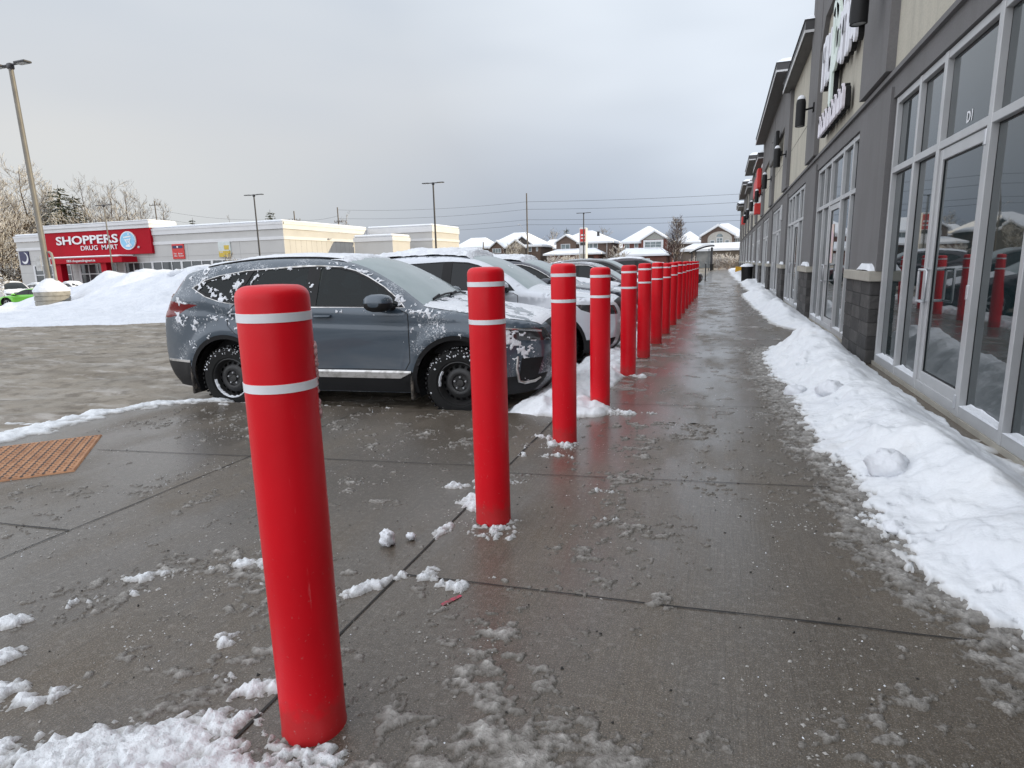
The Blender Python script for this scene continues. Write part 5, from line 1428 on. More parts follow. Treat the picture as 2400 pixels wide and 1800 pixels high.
# white trodden snow patches; (cx, cy, rx, ry, angle, strength)
def patches(spec, X, Y, seed, f1=5., f2=17., base=-.42):
    W = np.full(X.shape, -1.)
    for (cx, cy, rx, ry, an, am) in spec:
        ca, sa = math.cos(an), math.sin(an); dx = X - cx; dy = Y - cy
        W = np.maximum(W, am * (1 - ((dx * ca + dy * sa) / rx) ** 2 - ((-dx * sa + dy * ca) / ry) ** 2))
    nz = fbm(X * f1, Y * f1, 5, seed, .6); cl = fbm(X * f2, Y * f2, 3, seed + 6)
    hf = fbm(X * f2 * 2.6, Y * f2 * 2.6, 3, seed + 8, .6); return np.where(W > -.9, W + nz * 1.25 + cl * .6 + hf * .55 + base, -1)
WP = [(x_ * 1.02, y_ - .02, .17, .13, 0, .52) for x_, y_ in zip(BX[1:9], BY[1:9])] + [(-1.55, 1.08, .45, .16, .30, 1.1), (-1.35, 1.20, .22, .12, .5, .9), (-1.22, 1.10, .2, .16, 0, .9), (-1.78, .98, .25, .08, .6, 1.0), (-1.05, 1.08, .22, .10, 0, .5), (-2.64, 1.43, .13, .07, .9, .9), (-2.42, 1.27, .14, .07, .8, .9), (-2.24, 1.12, .16, .08, .6, 1.1), (-2.05, 1.16, .14, .07, .7, .7), (-2.42, 1.70, .30, .035, .75, .34), (-2.32, 1.93, .22, .06, .5, .36), (-2.2, 2.16, .26, .03, .6, .30), (-2.0, 2.13, .12, .05, .5, .5), (-1.73, 1.58, .08, .05, .5, .55), (-1.0, 1.22, .13, .06, .3, .45), (-1.38, 1.42, .10, .07, .6, .6), (-1.55, 1.42, .07, .035, .2, .6),
      (-1.36, 2.12, .20, .05, .95, .95), (-1.20, 2.27, .07, .10, 0, .8), (-1.04, 2.20, .10, .05, .3, .7), (-.94, 2.30, .07, .03, .3, .5), (-1.33, 2.72, .05, .14, 0, .7), (-1.30, 3.10, .20, .12, -.2, .85), (-1.50, 3.30, .18, .05, .3, .6), (-1.30, 3.45, .25, .06, .2, .6), (-.98, 2.74, .09, .07, .5, .55), (-1.20, 4.05, .3, .05, .1, .4), (-1.3, 4.22, .15, .05, .3, .4), (-2.1, 2.1, .10, .05, .3, .55), (-1.9, 2.0, .08, .04, .3, .3),
      (-1.24, 4.5, .22, .06, 0, .35), (-3.3, 3.0, .05, .02, 1.2, .7), (-3.3, 2.45, .05, .12, 0, .45), (-4.0, 2.05, .5, .04, .1, .5), (-2.5, 1.02, .22, .07, .8, .6), (-1.06, 4.32, .09, .05, .2, .3), (-.80, 5.45, .3, .12, .2, .6), (-.62, 3.45, .10, .04, .1, .4), (-.45, 3.1, .14, .05, .4, .3), (.92, 2.72, .16, .05, 1.2, .5), (.95, 3.2, .10, .12, .4, .5), (.78, 3.45, .14, .12, .4, .45)]
def wp1(X, Y):
    m = patches(WP, X, Y, 51); return np.where(m > 0, np.minimum(m, .8) * .036 * (1 + .5 * fbm(X * 28, Y * 28, 2, 4)) + .008 * fbm(X * 50, Y * 50, 2, 3) + .003, -.01)
s1_ = hfield('trodden_snow', -2.7, 1.2, .82, 5.8, .0085, .0095, wp1, M['slushwhite'], None); tag(s1_, kind='stuff', label='clumps of trodden white snow scattered over the wet pavement', cat='snow')
# heap in the near corner beside the first bollard
def wp0(X, Y):
    m = patches([(-1.40, .96, .30, .13, .25, 1.5), (-1.2, 1.0, .22, .09, .0, .9)], X, Y, 57, 3, 14, -.5); return np.where(m > 0, np.minimum(m, 1.4) * .06 + .004, -.01)
s0_ = hfield('snow_heap', -2.1, -.8, .70, 1.4, .008, .008, wp0, M['snow_bank']); tag(s0_, 'small heap of clean snow at the foot of the nearest bollard', 'snow heap')
# grey slush over the walk
SL = [(-.50, 1.30, .6, .5, 0, .95), (.1, 1.2, .5, .35, 0, .75), (.7, 1.5, .5, .45, 0, .62), (-.70, 1.75, .4, .4, 0, .80), (-2.4, 1.72, .5, .10, .7, .7), (-2.3, 1.95, .4, .14, .5, .7), (-2.2, 2.16, .4, .1, .6, .6), (-1.5, 1.5, .3, .15, .4, .6), (-.5, 2.5, .35, .45, 0, .55), (-.3, 2.9, .3, .3, 0, .45), (1.0, 2.1, .35, .3, 0, .6), (.75, 2.8, .22, .3, 0, .55), (-1.9, 2.05, .6, .25, .2, .58), (-1.75, 1.75, .4, .25, .4, .55), (-1.25, 1.65, .3, .3, 0, .55), (-2.3, 1.75, .5, .2, .5, .5), (-1.4, 1.35, .5, .3, 0, .65), (-.5, 3.6, .4, .4, 0, .40), (.4, 3.9, .5, .5, 0, .40), (-.2, 5, .7, .8, 0, .42), (.3, 5.6, .6, .9, 0, .46), (-.6, 4.7, .4, .8, 0, .42), (-2.5, 2.9, .9, .5, 0, .28), (-2.2, 4.3, 1.2, .7, 0, .32), (-4.0, 4.4, 1.2, .6, 0, .40), (-4.2, 2.3, .8, .4, 0, .3)]
def sl1(X, Y):
    W = patches([(a, b, c * 1.25, d * 1.25, e, f) for a, b, c, d, e, f in SL], X, Y, 71, 3.0, 9, -.78); m = W * .85 + 1.25 * fbm(X * 10 + Y * 2, Y * 15 - X * 4, 5, 77, .68) + .25 * fbm(X * 45, Y * 45, 2, 78)
    return np.where(m > 0, m ** .8 * .020 * (.55 + 1.3 * np.abs(fbm(X * 26, Y * 26, 3, 79, .6))) + .0012, -.01)
s2_ = hfield('slush', -5.2, 1.35, .85, 5.2, .0085, .009, sl1, M['slush']); tag(s2_, kind='stuff', label='grey half melted slush lying on the wet walk', cat='slush')
def sl2(X, Y):
    st = fbm(X * 1.5, Y * 2.4, 5, 81, .6) + .5 * fbm(X * 6, Y * 7, 3, 82); return np.where((st > .20) & (X < 1.0), np.minimum(st - .20, .5) * .025 + .002, -.01)
def edge_slush(X, Y):
    xb = np.interp(Y, [p[0] for p in xb_pts], [p[1] for p in xb_pts]) + .10 * fbm(X * 1.7, Y * 1.7, 4, 3)
    d = X - xb; n_ = fbm(X * 11, Y * 13, 5, 110, .66) * 1.3 + .3 * fbm(X * 45, Y * 45, 2, 111); m = sst(-.38, -.02, d) * 1.05 - .72 + n_
    return np.where((m > 0) & (d < .30), np.maximum(m, 0) ** .8 * .022 * (.5 + 1.3 * np.abs(fbm(X * 26, Y * 26, 3, 112, .6))) + .001, -.01)
s6b = hfield('slush', .1, 1.5, 1.9, 11, .010, .013, edge_slush, M['slush']); tag(s6b, kind='stuff', label='grey slush fringing the near snow bank', cat='slush')
s3_ = hfield('slush', -1.35, 1.1, 5.2, 34, .022, .05, sl2, M['slush']); tag(s3_, kind='stuff', label='grey slush film on the walk farther along the bollards', cat='slush')
# snow between the bollards and the car noses
def kerb(X, Y):
    env = sst(-2.35, -1.75, X) * sst(-1.02, -1.26, X + .12 * fbm(X, Y * .8, 3, 90) - .22 * np.exp(-((Y - 5.5) / .5) ** 2)); n_ = fbm(X * 1.6, Y * .9, 4, 91); pat = n_ + .35 * fbm(X * 8, Y * 5, 4, 92)
    m = (env * 1.0 + pat * .9 - .48) - .9 * sst(5.35, 5.0, Y)
    return np.where(m > 0, np.minimum(m, .8) * .17 * (1 + .4 * fbm(X * 6, Y * 6, 3, 93)) + .005, -.01)
def kfloor(X, Y): return np.where(X < -1.50, LOT + .13 * sst(-1.9, -1.5, X), 0)
s4_ = hfield('snow_bank', -2.4, -.7, 4.98, 30, .016, .03, kerb, M['snow_bank'], None, kfloor); tag(s4_, 'ragged snow left along the kerb between the car noses and bollards', 'snow bank')
def ridge(X, Y):
    yb = np.interp(X, [-6.4, -5.95, -5.6, -5.2, -3.8, -2.3, -1.6], [3.4, 4.25, 4.85, 5.15, 5.24, 5.32, 5.36])
    xb = -6.02
    d = np.minimum(np.abs(Y - yb), np.where(Y < 4.2, np.abs(X + 5.98 + .1 * (Y - 3.3)), 9)) 
    wd = np.interp(X, [-6.6, -5.8, -5.2, -4, -1.6], [.75, .55, .32, .13, .09])
    n_ = fbm(X * 4, Y * 6, 4, 95); m = 1 - d / wd + n_ * .9 + .3 * fbm(X * 15, Y * 15, 2, 96) - .25
    return np.where(m > 0, np.minimum(m, 1) * .045 + .003, -.01)
def rfl(X, Y):
    yb = np.interp(X, [-6.4, -5.95, -5.6, -5.2, -3.8, -2.3, -1.6], [3.4, 4.15, 4.75, 4.98, 5.10, 5.21, 5.26])
    out = np.maximum(Y - yb, np.where(Y < 4.2, -5.88 - X, -9)); return LOT * sst(.0, np.where(X < -5, .33, .05), out)
s5_ = hfield('snow_ridge', -7.2, -1.55, 1.8, 5.75, .013, .013, ridge, M['slushwhite'], None, rfl); tag(s5_, 'thin white snow ridge along the pavement edge beside the SUV', 'snow ridge')
# ploughed mound across the lane
def pile(X, Y):
    U = X / Y      # bearing, only used to shape the crest along the mound's length
    crest = np.interp(X, [-46, -36, -34.2, -33.2, -32.3, -31, -29.5, -28.4, -27, -25.5, -24, -22.5, -21, -19.5, -18, -15], [.15, .17, .25, .70, 1.0, 1.16, 1.14, 1.46, 1.48, 1.54, 1.48, 1.60, 1.46, 1.58, 1.3, .6])
    yc = np.interp(X, [-46, -30, -24, -20, -15], [22, 22.6, 22.0, 21.0, 20.5]); rs0 = np.interp(X, [-46, -31, -27, -24, -21, -15], [.70, .74, .72, .52, .35, .25])
    yf = np.interp(X, [-46, -27, -20, -15.6, -10, -6], [11.5, 11.6, 12.1, 14.1, 16.5, 17.5]) + .25 * fbm(X * .7, Y * .7, 3, 100)
    d = Y - yf
    t = np.clip(d / (yc - yf), 0, 1.6)
    shelf = .13 * sst(0, .5, d) + .30 * sst(.0, .34, t) * np.clip(crest, 0, .6) * sst(-30.5, -22, X)
    tt = np.clip((t - rs0) / (.98 - rs0), 0, 1); up = (crest * 1.0 - .12) * (tt * .35 + .65 * tt * tt * (3 - 2 * tt)) * sst(1.58, 1.05, t)
    H = shelf * sst(1.6, 1.2, t) + up + .34 * fbm(X * .33, Y * .33, 2, 101) * sst(.1, .5, t) + .26 * (np.abs(fbm(X * .7, Y * .7, 3, 104)) - .2) * sst(.3, .8, t) + .07 * fbm(X * 1.7, Y * 1.7, 4, 102) * sst(0, .2, t) + .03 * fbm(X * 5, Y * 3, 3, 103) * sst(.4, 0, t)
    H = H * sst(-13.6, -16.5, X - (Y - 21) * .2)
    # hollow round the lamp footing
    return np.where((d > 0) & (t < 1.58), H, -.01)
s6_ = hfield('snow_pile', -48, -13, 11, 36, .16, .16, pile, M['snow_pile'], None, lambda X, Y: lotz(X, Y)); tag(s6_, 'huge ploughed snow pile across the lane in front of the drug store', 'snow pile')
V, F = [], []; rs = np.random.RandomState(9)
for k in range(44):
    px = -18.6 + rs.uniform(-1.6, 1.3); py = 17.4 + rs.uniform(-.9, .9) + (px + 18.6) * -.2; z = LOT + .25 + (py - 16.5) * .34 + rs.uniform(-.1, .1)
    lump(V, F, (px, py, z), (rs.uniform(.10, .32), rs.uniform(.1, .3), rs.uniform(.08, .2)), k, 6, 8, .6)
o = fixn(mesh_np('dirty_snow_heap', V, F, M['dirtysnow'], None, True), 1e-5); tag(o, 'brown icy rubble heap at the right end of the snow pile behind the SUV', 'snow heap')
V, F = [], []
for k in range(16):
    px = -19.6 + rs.uniform(-2.4, 1.0); py = 20.4 + rs.uniform(-.6, .6); lump(V, F, (px, py, LOT + 1.38 + rs.uniform(-.1, .22)), (rs.uniform(.2, .45), rs.uniform(.2, .4), rs.uniform(.12, .28)), 60 + k, 7, 9, .5)
o = fixn(mesh_np('snow_chunk', V, F, M['snow_pile'], None, True), 1e-5); tag(o, 'broken white snow blocks crowning the right end of the big pile', 'snow chunk')

# scattered ice crumbs and grit
def crumbs(name, n, seed, mat, lab, smin, smax, dens_fn, y0=.8, y1=7.):
    rs = np.random.RandomState(seed); V = []; F = []
    base = np.array([(1, 0, 0), (-1, 0, 0), (0, 1, 0), (0, -1, 0), (0, 0, 1)], float); fc = np.array([(0, 2, 4), (2, 1, 4), (1, 3, 4), (3, 0, 4)])
    P = []
    while len(P) < n:
        x = rs.uniform(-5.4, 1.2); y = y0 + (y1 - y0) * rs.rand() ** 1.6
        if rs.rand() < dens_fn(x, y): P.append((x, y))
    P = np.array(P); S_ = smin + (smax - smin) * rs.rand(n) ** 3
    q = base[None] * rs.uniform(.5, 1.4, (n, 5, 1)) * S_[:, None, None]; q[:, :, 2] *= .7
    a = rs.uniform(0, 2 * PI, n); ca, sa = np.cos(a), np.sin(a)
    VX = q[:, :, 0] * ca[:, None] - q[:, :, 1] * sa[:, None] * .7; VY = q[:, :, 0] * sa[:, None] + q[:, :, 1] * ca[:, None] * .7
    Vv = np.stack([VX + P[:, :1], VY + P[:, 1:], q[:, :, 2] + .001], -1).reshape(-1, 3)
    Ff = (fc[None] + (np.arange(n) * 5)[:, None, None]).reshape(-1, 3)
    return tag(mesh_np(name, Vv, Ff.astype(np.int32), mat), lab, 'ice crumbs', kind='stuff')
dn1 = lambda x, y: float(np.clip(.02 + 2.6 * fbm(x * 1.6, y * 1.6, 4, 61), .015, 1))
crumbs('ice_crumbs', 6000, 1, M['crumb'], 'small grey crumbs of ice strewn over the walk', .002, .009, dn1)
crumbs('ice_crumbs', 1500, 2, M['snow'], 'fine white crumbs of snow strewn over the walk', .0015, .0055, dn1)
crumbs('grit', 700, 3, M['joint'], 'dark grit and leaf scraps on the walk', .003, .010, lambda x, y: .5)

# frozen tyre ruts in the lane between the pavement and the snow pile
def ruts(X, Y):
    u = X * .93 + Y * .36; v = -X * .36 + Y * .93 + .35 * np.sin(X * .22)
    g_ = fbm(u * .45, v * 2.6, 5, 120, .6); h_ = fbm(u * 1.1, v * 7.0, 4, 121, .6); t_ = np.abs(np.sin(v * 2.1 + 1.2 * fbm(X * .2, Y * .2, 2, 122)))
    return np.maximum(.030 + .045 * g_ + .022 * h_ - .030 * sst(.35, .05, t_) + .012 * fbm(X * 9, Y * 9, 3, 123), .001) * sst(.0, .5, -5.95 - X + np.where(Y > 5.6, 6, 0)) + .0005
rt = hfield('icy_ruts', -24, -1.9, 1.5, 15.5, .055, .045, lambda X, Y: np.where((X < -6.15) | (Y > 5.5), ruts(X, Y), -.01), M['lot'], None, lambda X, Y: np.full(X.shape, LOT)); tag(rt, kind='stuff', label='brown slush frozen into tyre ruts across the lane', cat='slush')
# ------------------------------------------------------------------ waste bin, post, shelter at the far end of the walk
bn = empty('waste_bin', (1.40, 40.3, 0), 0, 'black waste bin with yellow hopper and a cap of snow against the plaza', 'bin')
b = MB(); b.lathe([(.29, 0), (.31, .03), (.33, .85), (.36, .87), (.36, .92), (.0, .92)], 24, 'z', cap=False); autosmooth(fixn(b.build('drum', M['black'], bn)), 50)
b = MB(); b.prism([(-.68, .62), (-.34, .72), (-.33, .93), (-.66, .95)], 'y', -.2, .2); fixn(b.build('yellow_hopper', M['binyellow'], bn))
b = MB(); b.lathe([(.40, .921), (.41, .94), (.36, 1.01), (.22, 1.09), (.08, 1.12), (0, 1.125)], 24, 'z', cap=False); autosmooth(fixn(b.build('snow_cap', M['snow_far'], bn)), 60)
sp_ = empty('sign_post', (-1.10, 44, 0), 0, 'short grey post at the kerb past the last bollard', 'post')
b = MB(); b.tube([(0, 0, 0), (0, 0, 1.15)], .04, 8); b.build('post', M['pole_dark'], sp_); b = MB(); b.cbox(-.03, .03, -.03, .03, 1.15, 1.2, .01); b.build('cap', M['alu'], sp_)
sh = empty('bus_shelter', (-2.9, 95, 0), 0, 'glass bus shelter with a curved snow covered roof at the end of the walk', 'bus shelter')
for (x, y) in ((-1.45, -.7), (-1.45, .7), (-.9, -.7), (.9, .7)): b = MB(); b.box(x - .06, x + .06, y - .06, y + .06, -.1, 2.75 + .35 * (x + 1.45) / 2.9); b.build('post', M['pole_dark'], sh)
b = MB(); b.box(1.15, 1.45, -.75, .75, -.1, 3.2); b.build('wide_post', M['pole_dark'], sh)
arcp = [(-1.75 + 3.4 * t, 2.55 + .95 * math.sin(t * PI * .55)) for t in np.linspace(0, 1, 14)]
b = MB(); b.prism(arcp + [(x, z - .16) for x, z in reversed(arcp)], 'y', -.95, .95); fixn(b.build('roof', M['black'], sh))
b = MB(); b.prism([(x, z + .012) for x, z in arcp] + [(x, z + .012 + .26 * math.sin(PI * (i + .6) / 14.5)) for i, (x, z) in reversed(list(enumerate(arcp)))], 'y', -.97, .97); fixn(b.build('roof_snow', M['snow_far'], sh))
b = MB(); b.box(-.84, 1.14, .62, .66, .3, 2.7); b.build('glass_panel', glass_dark('shelter_glass', (.30, .33, .34), .1, .45), sh)
b = MB(); b.lathe([(.26, 0), (.30, .9), (.33, .95), (.0, .98)], 12, 'z', org=(1.4, -1.1, -.1), cap=False); fixn(b.build('litter_bin', M['black'], sh))

# ------------------------------------------------------------------ lamp poles in the lot
def lamp_pole(X, Y, z0, ztop, label, mat, lean=(0, 0), r=.07, arm=1.05, one=None, foot=True):
    o = empty('lamp_pole', (X, Y, z0), 0, label, 'lamp pole', 'lamp poles of the parking lot'); H = ztop - z0
    b = MB(); b.tube([(0, 0, 0), (lean[0] * .5, lean[1] * .5, H * .5), (lean[0], lean[1], H)], [r, r * .85, r * .7], 10); autosmooth(b.build('pole', mat, o), 60)
    b = MB(); b.cbox(lean[0] - .12, lean[0] + .12, lean[1] - .1, lean[1] + .1, H - .12, H + .12, .03); b.tube([(lean[0] - arm * .5, lean[1], H + .06), (lean[0] + arm * .5, lean[1], H + .06)], .045, 8); autosmooth(b.build('crossarm', M['pole_dark'], o), 50)
    for s in (-1, 1):
        b = MB(); cx = lean[0] + s * arm * .78; b.cbox(cx - arm * .34, cx + arm * .34, lean[1] - .17, lean[1] + .17, H + .03, H + .11, .02)
        hd = b.build('lamp_head', M['pole_dark'], o); q = MB(); q.box(cx - arm * .24, cx + arm * .24, lean[1] - .13, lean[1] + .13, H + .018, H + .029); q.build('lens', M['lamp_lens'], hd)
    return o
p1 = lamp_pole(-28.2, 19.35, LOT, 10.0, 'tall grey brown lamp pole rising from a concrete footing at the left of the photo', M['pole_tan'], (-.22, 0), .125, .95)
b = MB(); b.lathe([(.0, -.2), (.62, -.2), (.66, .05), (.66, .20), (.63, .215), (.63, .235), (.665, .25), (.665, .42), (.635, .435), (.635, .455), (.67, .47), (.67, .62), (.64, .635), (.64, .655), (.675, .67), (.675, .83), (.65, .86), (.3, .88)], 28, 'z', cap=False); autosmooth(fixn(b.build('concrete_footing', M['planter'], p1)), 40)
b = MB(); b.lathe([(.68, .84), (.70, .90), (.55, 1.10), (.30, 1.32), (.14, 1.42), (.0, 1.44)], 24, 'z', cap=False); autosmooth(fixn(b.build('footing_snow', M['snow_pile'], p1)), 60)
b = MB(); b.cbox(-.50, -.14, -.16, -.13, 1.75, 2.40, .01); b.build('sign_plate', pm('worn_sign_back', (.45, .45, .44), .5, col2=(.28, .27, .25), vs=6), p1)
b = MB(); b.tube([(.26, .1, .9), (.26, .1, 2.3), (.20, .1, 2.5), (.1, .08, 2.56)], .055, 8); autosmooth(b.build('conduit_post', M['planter'], p1), 60)
lamp_pole(-1.2575 * 54, 54, -.7, 9.25, 'slim grey brown lamp pole standing in front of the red drug store sign', M['pole_tan'], (0, 0), .085)
lamp_pole(-.862 * 55, 55, -.6, 9.3, 'dark lamp pole against the grey front of the drug store', M['pole_dark'], (0, 0), .10)
lamp_pole(-.480 * 58, 58, LOT, 9.6, 'dark lamp pole in front of the right end of the drug store', M['pole_dark'], (0, 0), .11)
lamp_pole(-.2155 * 100, 100, LOT, 9.3, 'dark lamp pole beside the red and white pylon sign', M['pole_dark'], (0, 0), .12)

# pylon sign
py = empty('pylon_sign', (-.2160 * 104, 104, LOT), 0, 'tall white pylon sign with a red panel at its top', 'pylon sign')
b = MB(); b.cbox(-.5, .58, -.75, .75, 0, 7.4, .05); b.build('pylon_body', M['white'], py)
b = MB(); b.box(-.58, -.503, -.6, .6, 0, 7.35); b.build('side_panel', M['alu'], py)
for (z0, z1, mt, nm) in ((5.1, 7.15, M['postred'], 'red_panel'), (4.5, 5.0, M['pole_dark'], 'dark_panel'), (2.4, 3.1, M['cap'], 'tenant_panel'), (1.4, 2.2, M['paleposter'], 'tenant_panel'), (3.3, 4.3, M['letters'], 'tenant_panel')):
    b = MB(); b.box(-.40, .50, -.775, -.752, z0, z1); q = b.build(nm, mt, py)
    if nm == 'red_panel':
        c = MB(); c.box(-.25, .38, -.783, -.7755, 6.05, 6.3); c.box(-.25, .38, -.783, -.7755, 5.55, 5.75); c.build('white_strip', M['letters'], q)

# ------------------------------------------------------------------ drug store
Y0 = 58.; BZ0 = -.76
sd = empty('drug_store', (-46.5, Y0, 0), 0, 'white drug store with a red entrance tower and sunlit cream side walls', 'shop building')
def sdp(m, name, mats, sm=False, parent=None):
    o = fixn(m.build(name, mats, parent or sd)); 
    if parent is None: o.location = (46.5, -Y0, 0)
    else: o.location = (0, 0, 0)
    return o
XR, XL, ZT = -46.5, -89.8, 6.72
b = MB(); b.box(XL, XR, Y0, 75.2, BZ0, ZT - .75); sdp(b, 'wall', M['sdm_wall'])
b = MB()
for (x0, x1, y0, y1) in ((XL - .12, XR + .12, Y0 - .12, Y0), (XR, XR + .12, Y0, 75.2)):
    b.box(x0, x1, y0, y1, ZT - .72, ZT); b.box(x0 - .05, x1 + .05, y0 - .05, y1 + (.05 if y1 == Y0 else 0), ZT - .22, ZT + .03); b.box(x0 + .04, x1 - .04, y0 + .04, y1, 4.85, 5.2)
sdp(b, 'cornice', M['sdm_band'])
b = MB()
for k in range(1, 18): b.box(XR - .001, XR + .006, Y0 + k * .98, Y0 + k * .98 + .03, BZ0, 4.84)
for z in (1.9, 3.4): b.box(XL, XR, Y0 - .006, Y0 + .001, z, z + .03)
for k in (4, 9, 13): b.box(XR - k * 1.55, XR - k * 1.55 + .03, Y0 - .005, Y0 + .001, 2.6, 4.84)
sdp(b, 'panel_joint', pm('panel_joint', (.30, .30, .30), .9))
def roofsnow(x0, x1, y0, y1, z, th=.3):
    b = MB(); b.cbox(x0, x1, y0, y1, z, z + th, .12); return sdp(b, 'roof_snow', M['snow_far'])
roofsnow(XL, XR + .1, Y0 - .1, 75.2, ZT + .035, .24)
# projecting entrance tower
TX0, TX1 = -83.6, -65.6
b = MB(); b.box(TX0, TX1, Y0 - .35, Y0 + 3.2, 3.86, 7.2); sdp(b, 'entrance_tower', M['sdm_red'])
b = MB(); b.box(TX0 - .15, TX1 + .15, Y0 - .5, Y0 + 3.3, 6.90, 7.35); b.box(TX0 - .3, TX1 + .3, Y0 - .65, Y0 + 3.4, 7.352, 7.68); sdp(b, 'tower_cornice', M['sdm_band'])
roofsnow(TX0 - .3, TX1 + .3, Y0 - .65, Y0 + 3.4, 7.685, .16)
b = MB(); b.box(-80.1, -68.0, Y0 - 2.6, Y0 - .5, 2.90, 3.55); sdp(b, 'entrance_canopy', M['sdm_red'])
roofsnow(-80.2, -68.4, Y0 - 2.65, Y0 - .5, 3.555, .22)
for x in (-79.3, -71.5):
    b = MB(); b.box(x - .45, x + .45, Y0 - 2.3, Y0 - 1.5, BZ0, 2.895); sdp(b, 'red_column', M['sdm_red'])
# windows
fr = MB(); gl_ = MB()
xs = [XL + 3.0 + 1.72 * i for i in range(4)] ; 
spans = [(-87.0, -80.2), (-78.6, -72.2), (-70.8, -52.3)]
for (xa, xb) in spans:
    b = MB(); b.box(xa, xb, Y0 - .02, Y0 - .004, BZ0 + .2, 2.78); sdp(b, 'shop_window', M['farglass'])
    fr = MB(); n = max(1, round((xb - xa) / 1.6))
    for i in range(n + 1):
        x = xa + (xb - xa) * i / n; wd = .16 if (i % 3 == 0 and xa < -70) or i % 3 == 0 else .05; fr.box(x - wd, x + wd, Y0 - .09 - .002 * (i % 2), Y0 - .021, BZ0 + .1, 2.85)
    fr.box(xa, xb, Y0 - .08, Y0 - .021, 1.55, 1.66); fr.box(xa, xb, Y0 - .075, Y0 - .021, 2.78, 2.9); sdp(fr, 'window_frame', M['sdm_band'])
# lettering
def sdtext(body, size, x0, x1, z, yy, mat, name, bold=.0, dep=.12, space=1.):
    t = text_obj(name, body, size, mat, None, dep, bold, space)
    xsz = max(v.co.x for v in t.data.vertices) - min(v.co.x for v in t.data.vertices); x_0 = min(v.co.x for v in t.data.vertices)
    for v in t.data.vertices: v.co.x = (v.co.x - x_0) * (x1 - x0) / xsz
    t.parent = sd; t.rotation_euler = (PI / 2, 0, 0); t.location = (x0 + 46.5, yy - Y0, z); return t
yt = Y0 - .44; q = 57.6
sdtext('SHOPPERS', 1.42, -1.4155 * q, -1.2290 * q, 1.35 + .0696 * q, yt, M['letters'], 'sign_lettering', .03, .08)
sdtext('DRUG', .80, -1.3425 * q, -1.2920 * q, 1.35 + .0557 * q, yt, M['letters'], 'sign_lettering', .002, .04); sdtext('MART', .80, -1.2795 * q, -1.2325 * q, 1.35 + .0557 * q, yt, M['letters'], 'sign_lettering', .002, .04)
sdtext('®', .35, -1.176 * q, -1.171 * q, 1.35 + .0555 * q, yt, M['letters'], 'sign_lettering', 0)
ocx, ocz = -1.2010 * q, 1.35 + .0720 * q
def oval(rx, rz, n=40): return [(ocx + rx * math.cos(t) + .12 * rz * math.sin(t) * .35, ocz + rz * math.sin(t)) for t in np.linspace(0, 2 * PI, n, endpoint=False)]
b = MB(); b.prism(oval(1.28, 1.10), 'y', yt - .05, yt + .08); ov = sdp(b, 'emblem_rim', M['letters'])
b = MB(); b.prism(oval(1.16, .99), 'y', yt - .07, yt - .052); sdp(b, 'emblem_oval', M['blue'])
mo = MB(); E_ = lambda pts: mo.prism([(ocx + x, ocz + z) for x, z in pts], 'y', yt - .09, yt - .072)
E_([(-.62, .30), (.62, .42), (.62, .58), (-.62, .46)]); E_([(.18, .66), (.32, .68), (.36, .80), (.26, .90), (.14, .78)])
E_([(-.55, .22), (-.38, .23), (-.02, -.30), (-.12, -.40)]); E_([(.45, .30), (.60, .31), (.30, -.20), (.15, -.12)]); E_([(-.30, .14), (.34, .20), (.28, .10), (-.22, .05)])
E_([(-.10, .0), (.02, .06), (.62, -.62), (.48, -.66)]); E_([(-.42, -.62), (.10, -.40), (.30, -.52), (.36, -.78), (-.40, -.74)])
sdp(mo, 'mortar_emblem', M['letters'])
sdtext('1855 shoppersdrugmart.ca', .40, -1.392 * 55.4, -1.305 * 55.4, 3.08, Y0 - 2.66, M['letters'], 'canopy_lettering', .002, .04)
# posters on the front
def poster(x0, x1, z0, z1, mat, name):
    b = MB(); b.box(x0, x1, Y0 - .12, Y0 - .008, z0, z1); return sdp(b, name, mat)
pp = poster(-1.5406 * Y0, -1.5105 * Y0, 1.35 + .0290 * Y0, 1.35 + .0590 * Y0, M['navy'], 'navy_poster')
mcx, mcz = -1.5245 * Y0, 1.35 + .0438 * Y0
A = [(mcx + .70 * math.cos(t), mcz + .76 * math.sin(t)) for t in np.linspace(-2.3, 1.3, 24)]; B = [(mcx - .10 + .58 * math.cos(t), mcz + .12 + .60 * math.sin(t)) for t in np.linspace(1.5, -2.4, 24)]
b = MB(); b.prism(A + B, 'y', Y0 - .14, Y0 - .122); sdp(b, 'crescent_motif', M['letters'])
poster(-1.0814 * Y0, -1.0501 * Y0, 1.35 + .0302 * Y0, 1.35 + .0602 * Y0, M['postred'], 'postal_poster')
b = MB(); b.box(-1.0795 * Y0, -1.0525 * Y0, Y0 - .14, Y0 - .122, 1.35 + .0515 * Y0, 1.35 + .0570 * Y0); sdp(b, 'postal_header', M['navy'])
for (tx, xa, xb, z) in (('Post', -1.0775, -1.0705, .0395), ('Office', -1.0775, -1.0690, .0350), ('Bureau', -1.0655, -1.0545, .0395), ('de poste', -1.0655, -1.0525, .0350)): sdtext(tx, .26, xa * Y0, xb * Y0, 1.35 + z * Y0, Y0 - .13, M['letters'], 'poster_lettering', .002, .02)
b = MB(); hc = (-1.066 * Y0, 1.35 + .0543 * Y0); b.prism([(hc[0] + .12 * math.cos(t), hc[1] + .12 * math.sin(t)) for t in np.linspace(0, 2 * PI, 12, endpoint=False)], 'y', Y0 - .155, Y0 - .142); sdp(b, 'postal_roundel', M['letters'])
poster(-.9603 * Y0, -.9306 * Y0, 1.35 + .0306 * Y0, 1.35 + .0608 * Y0, M['paleposter'], 'food_poster')
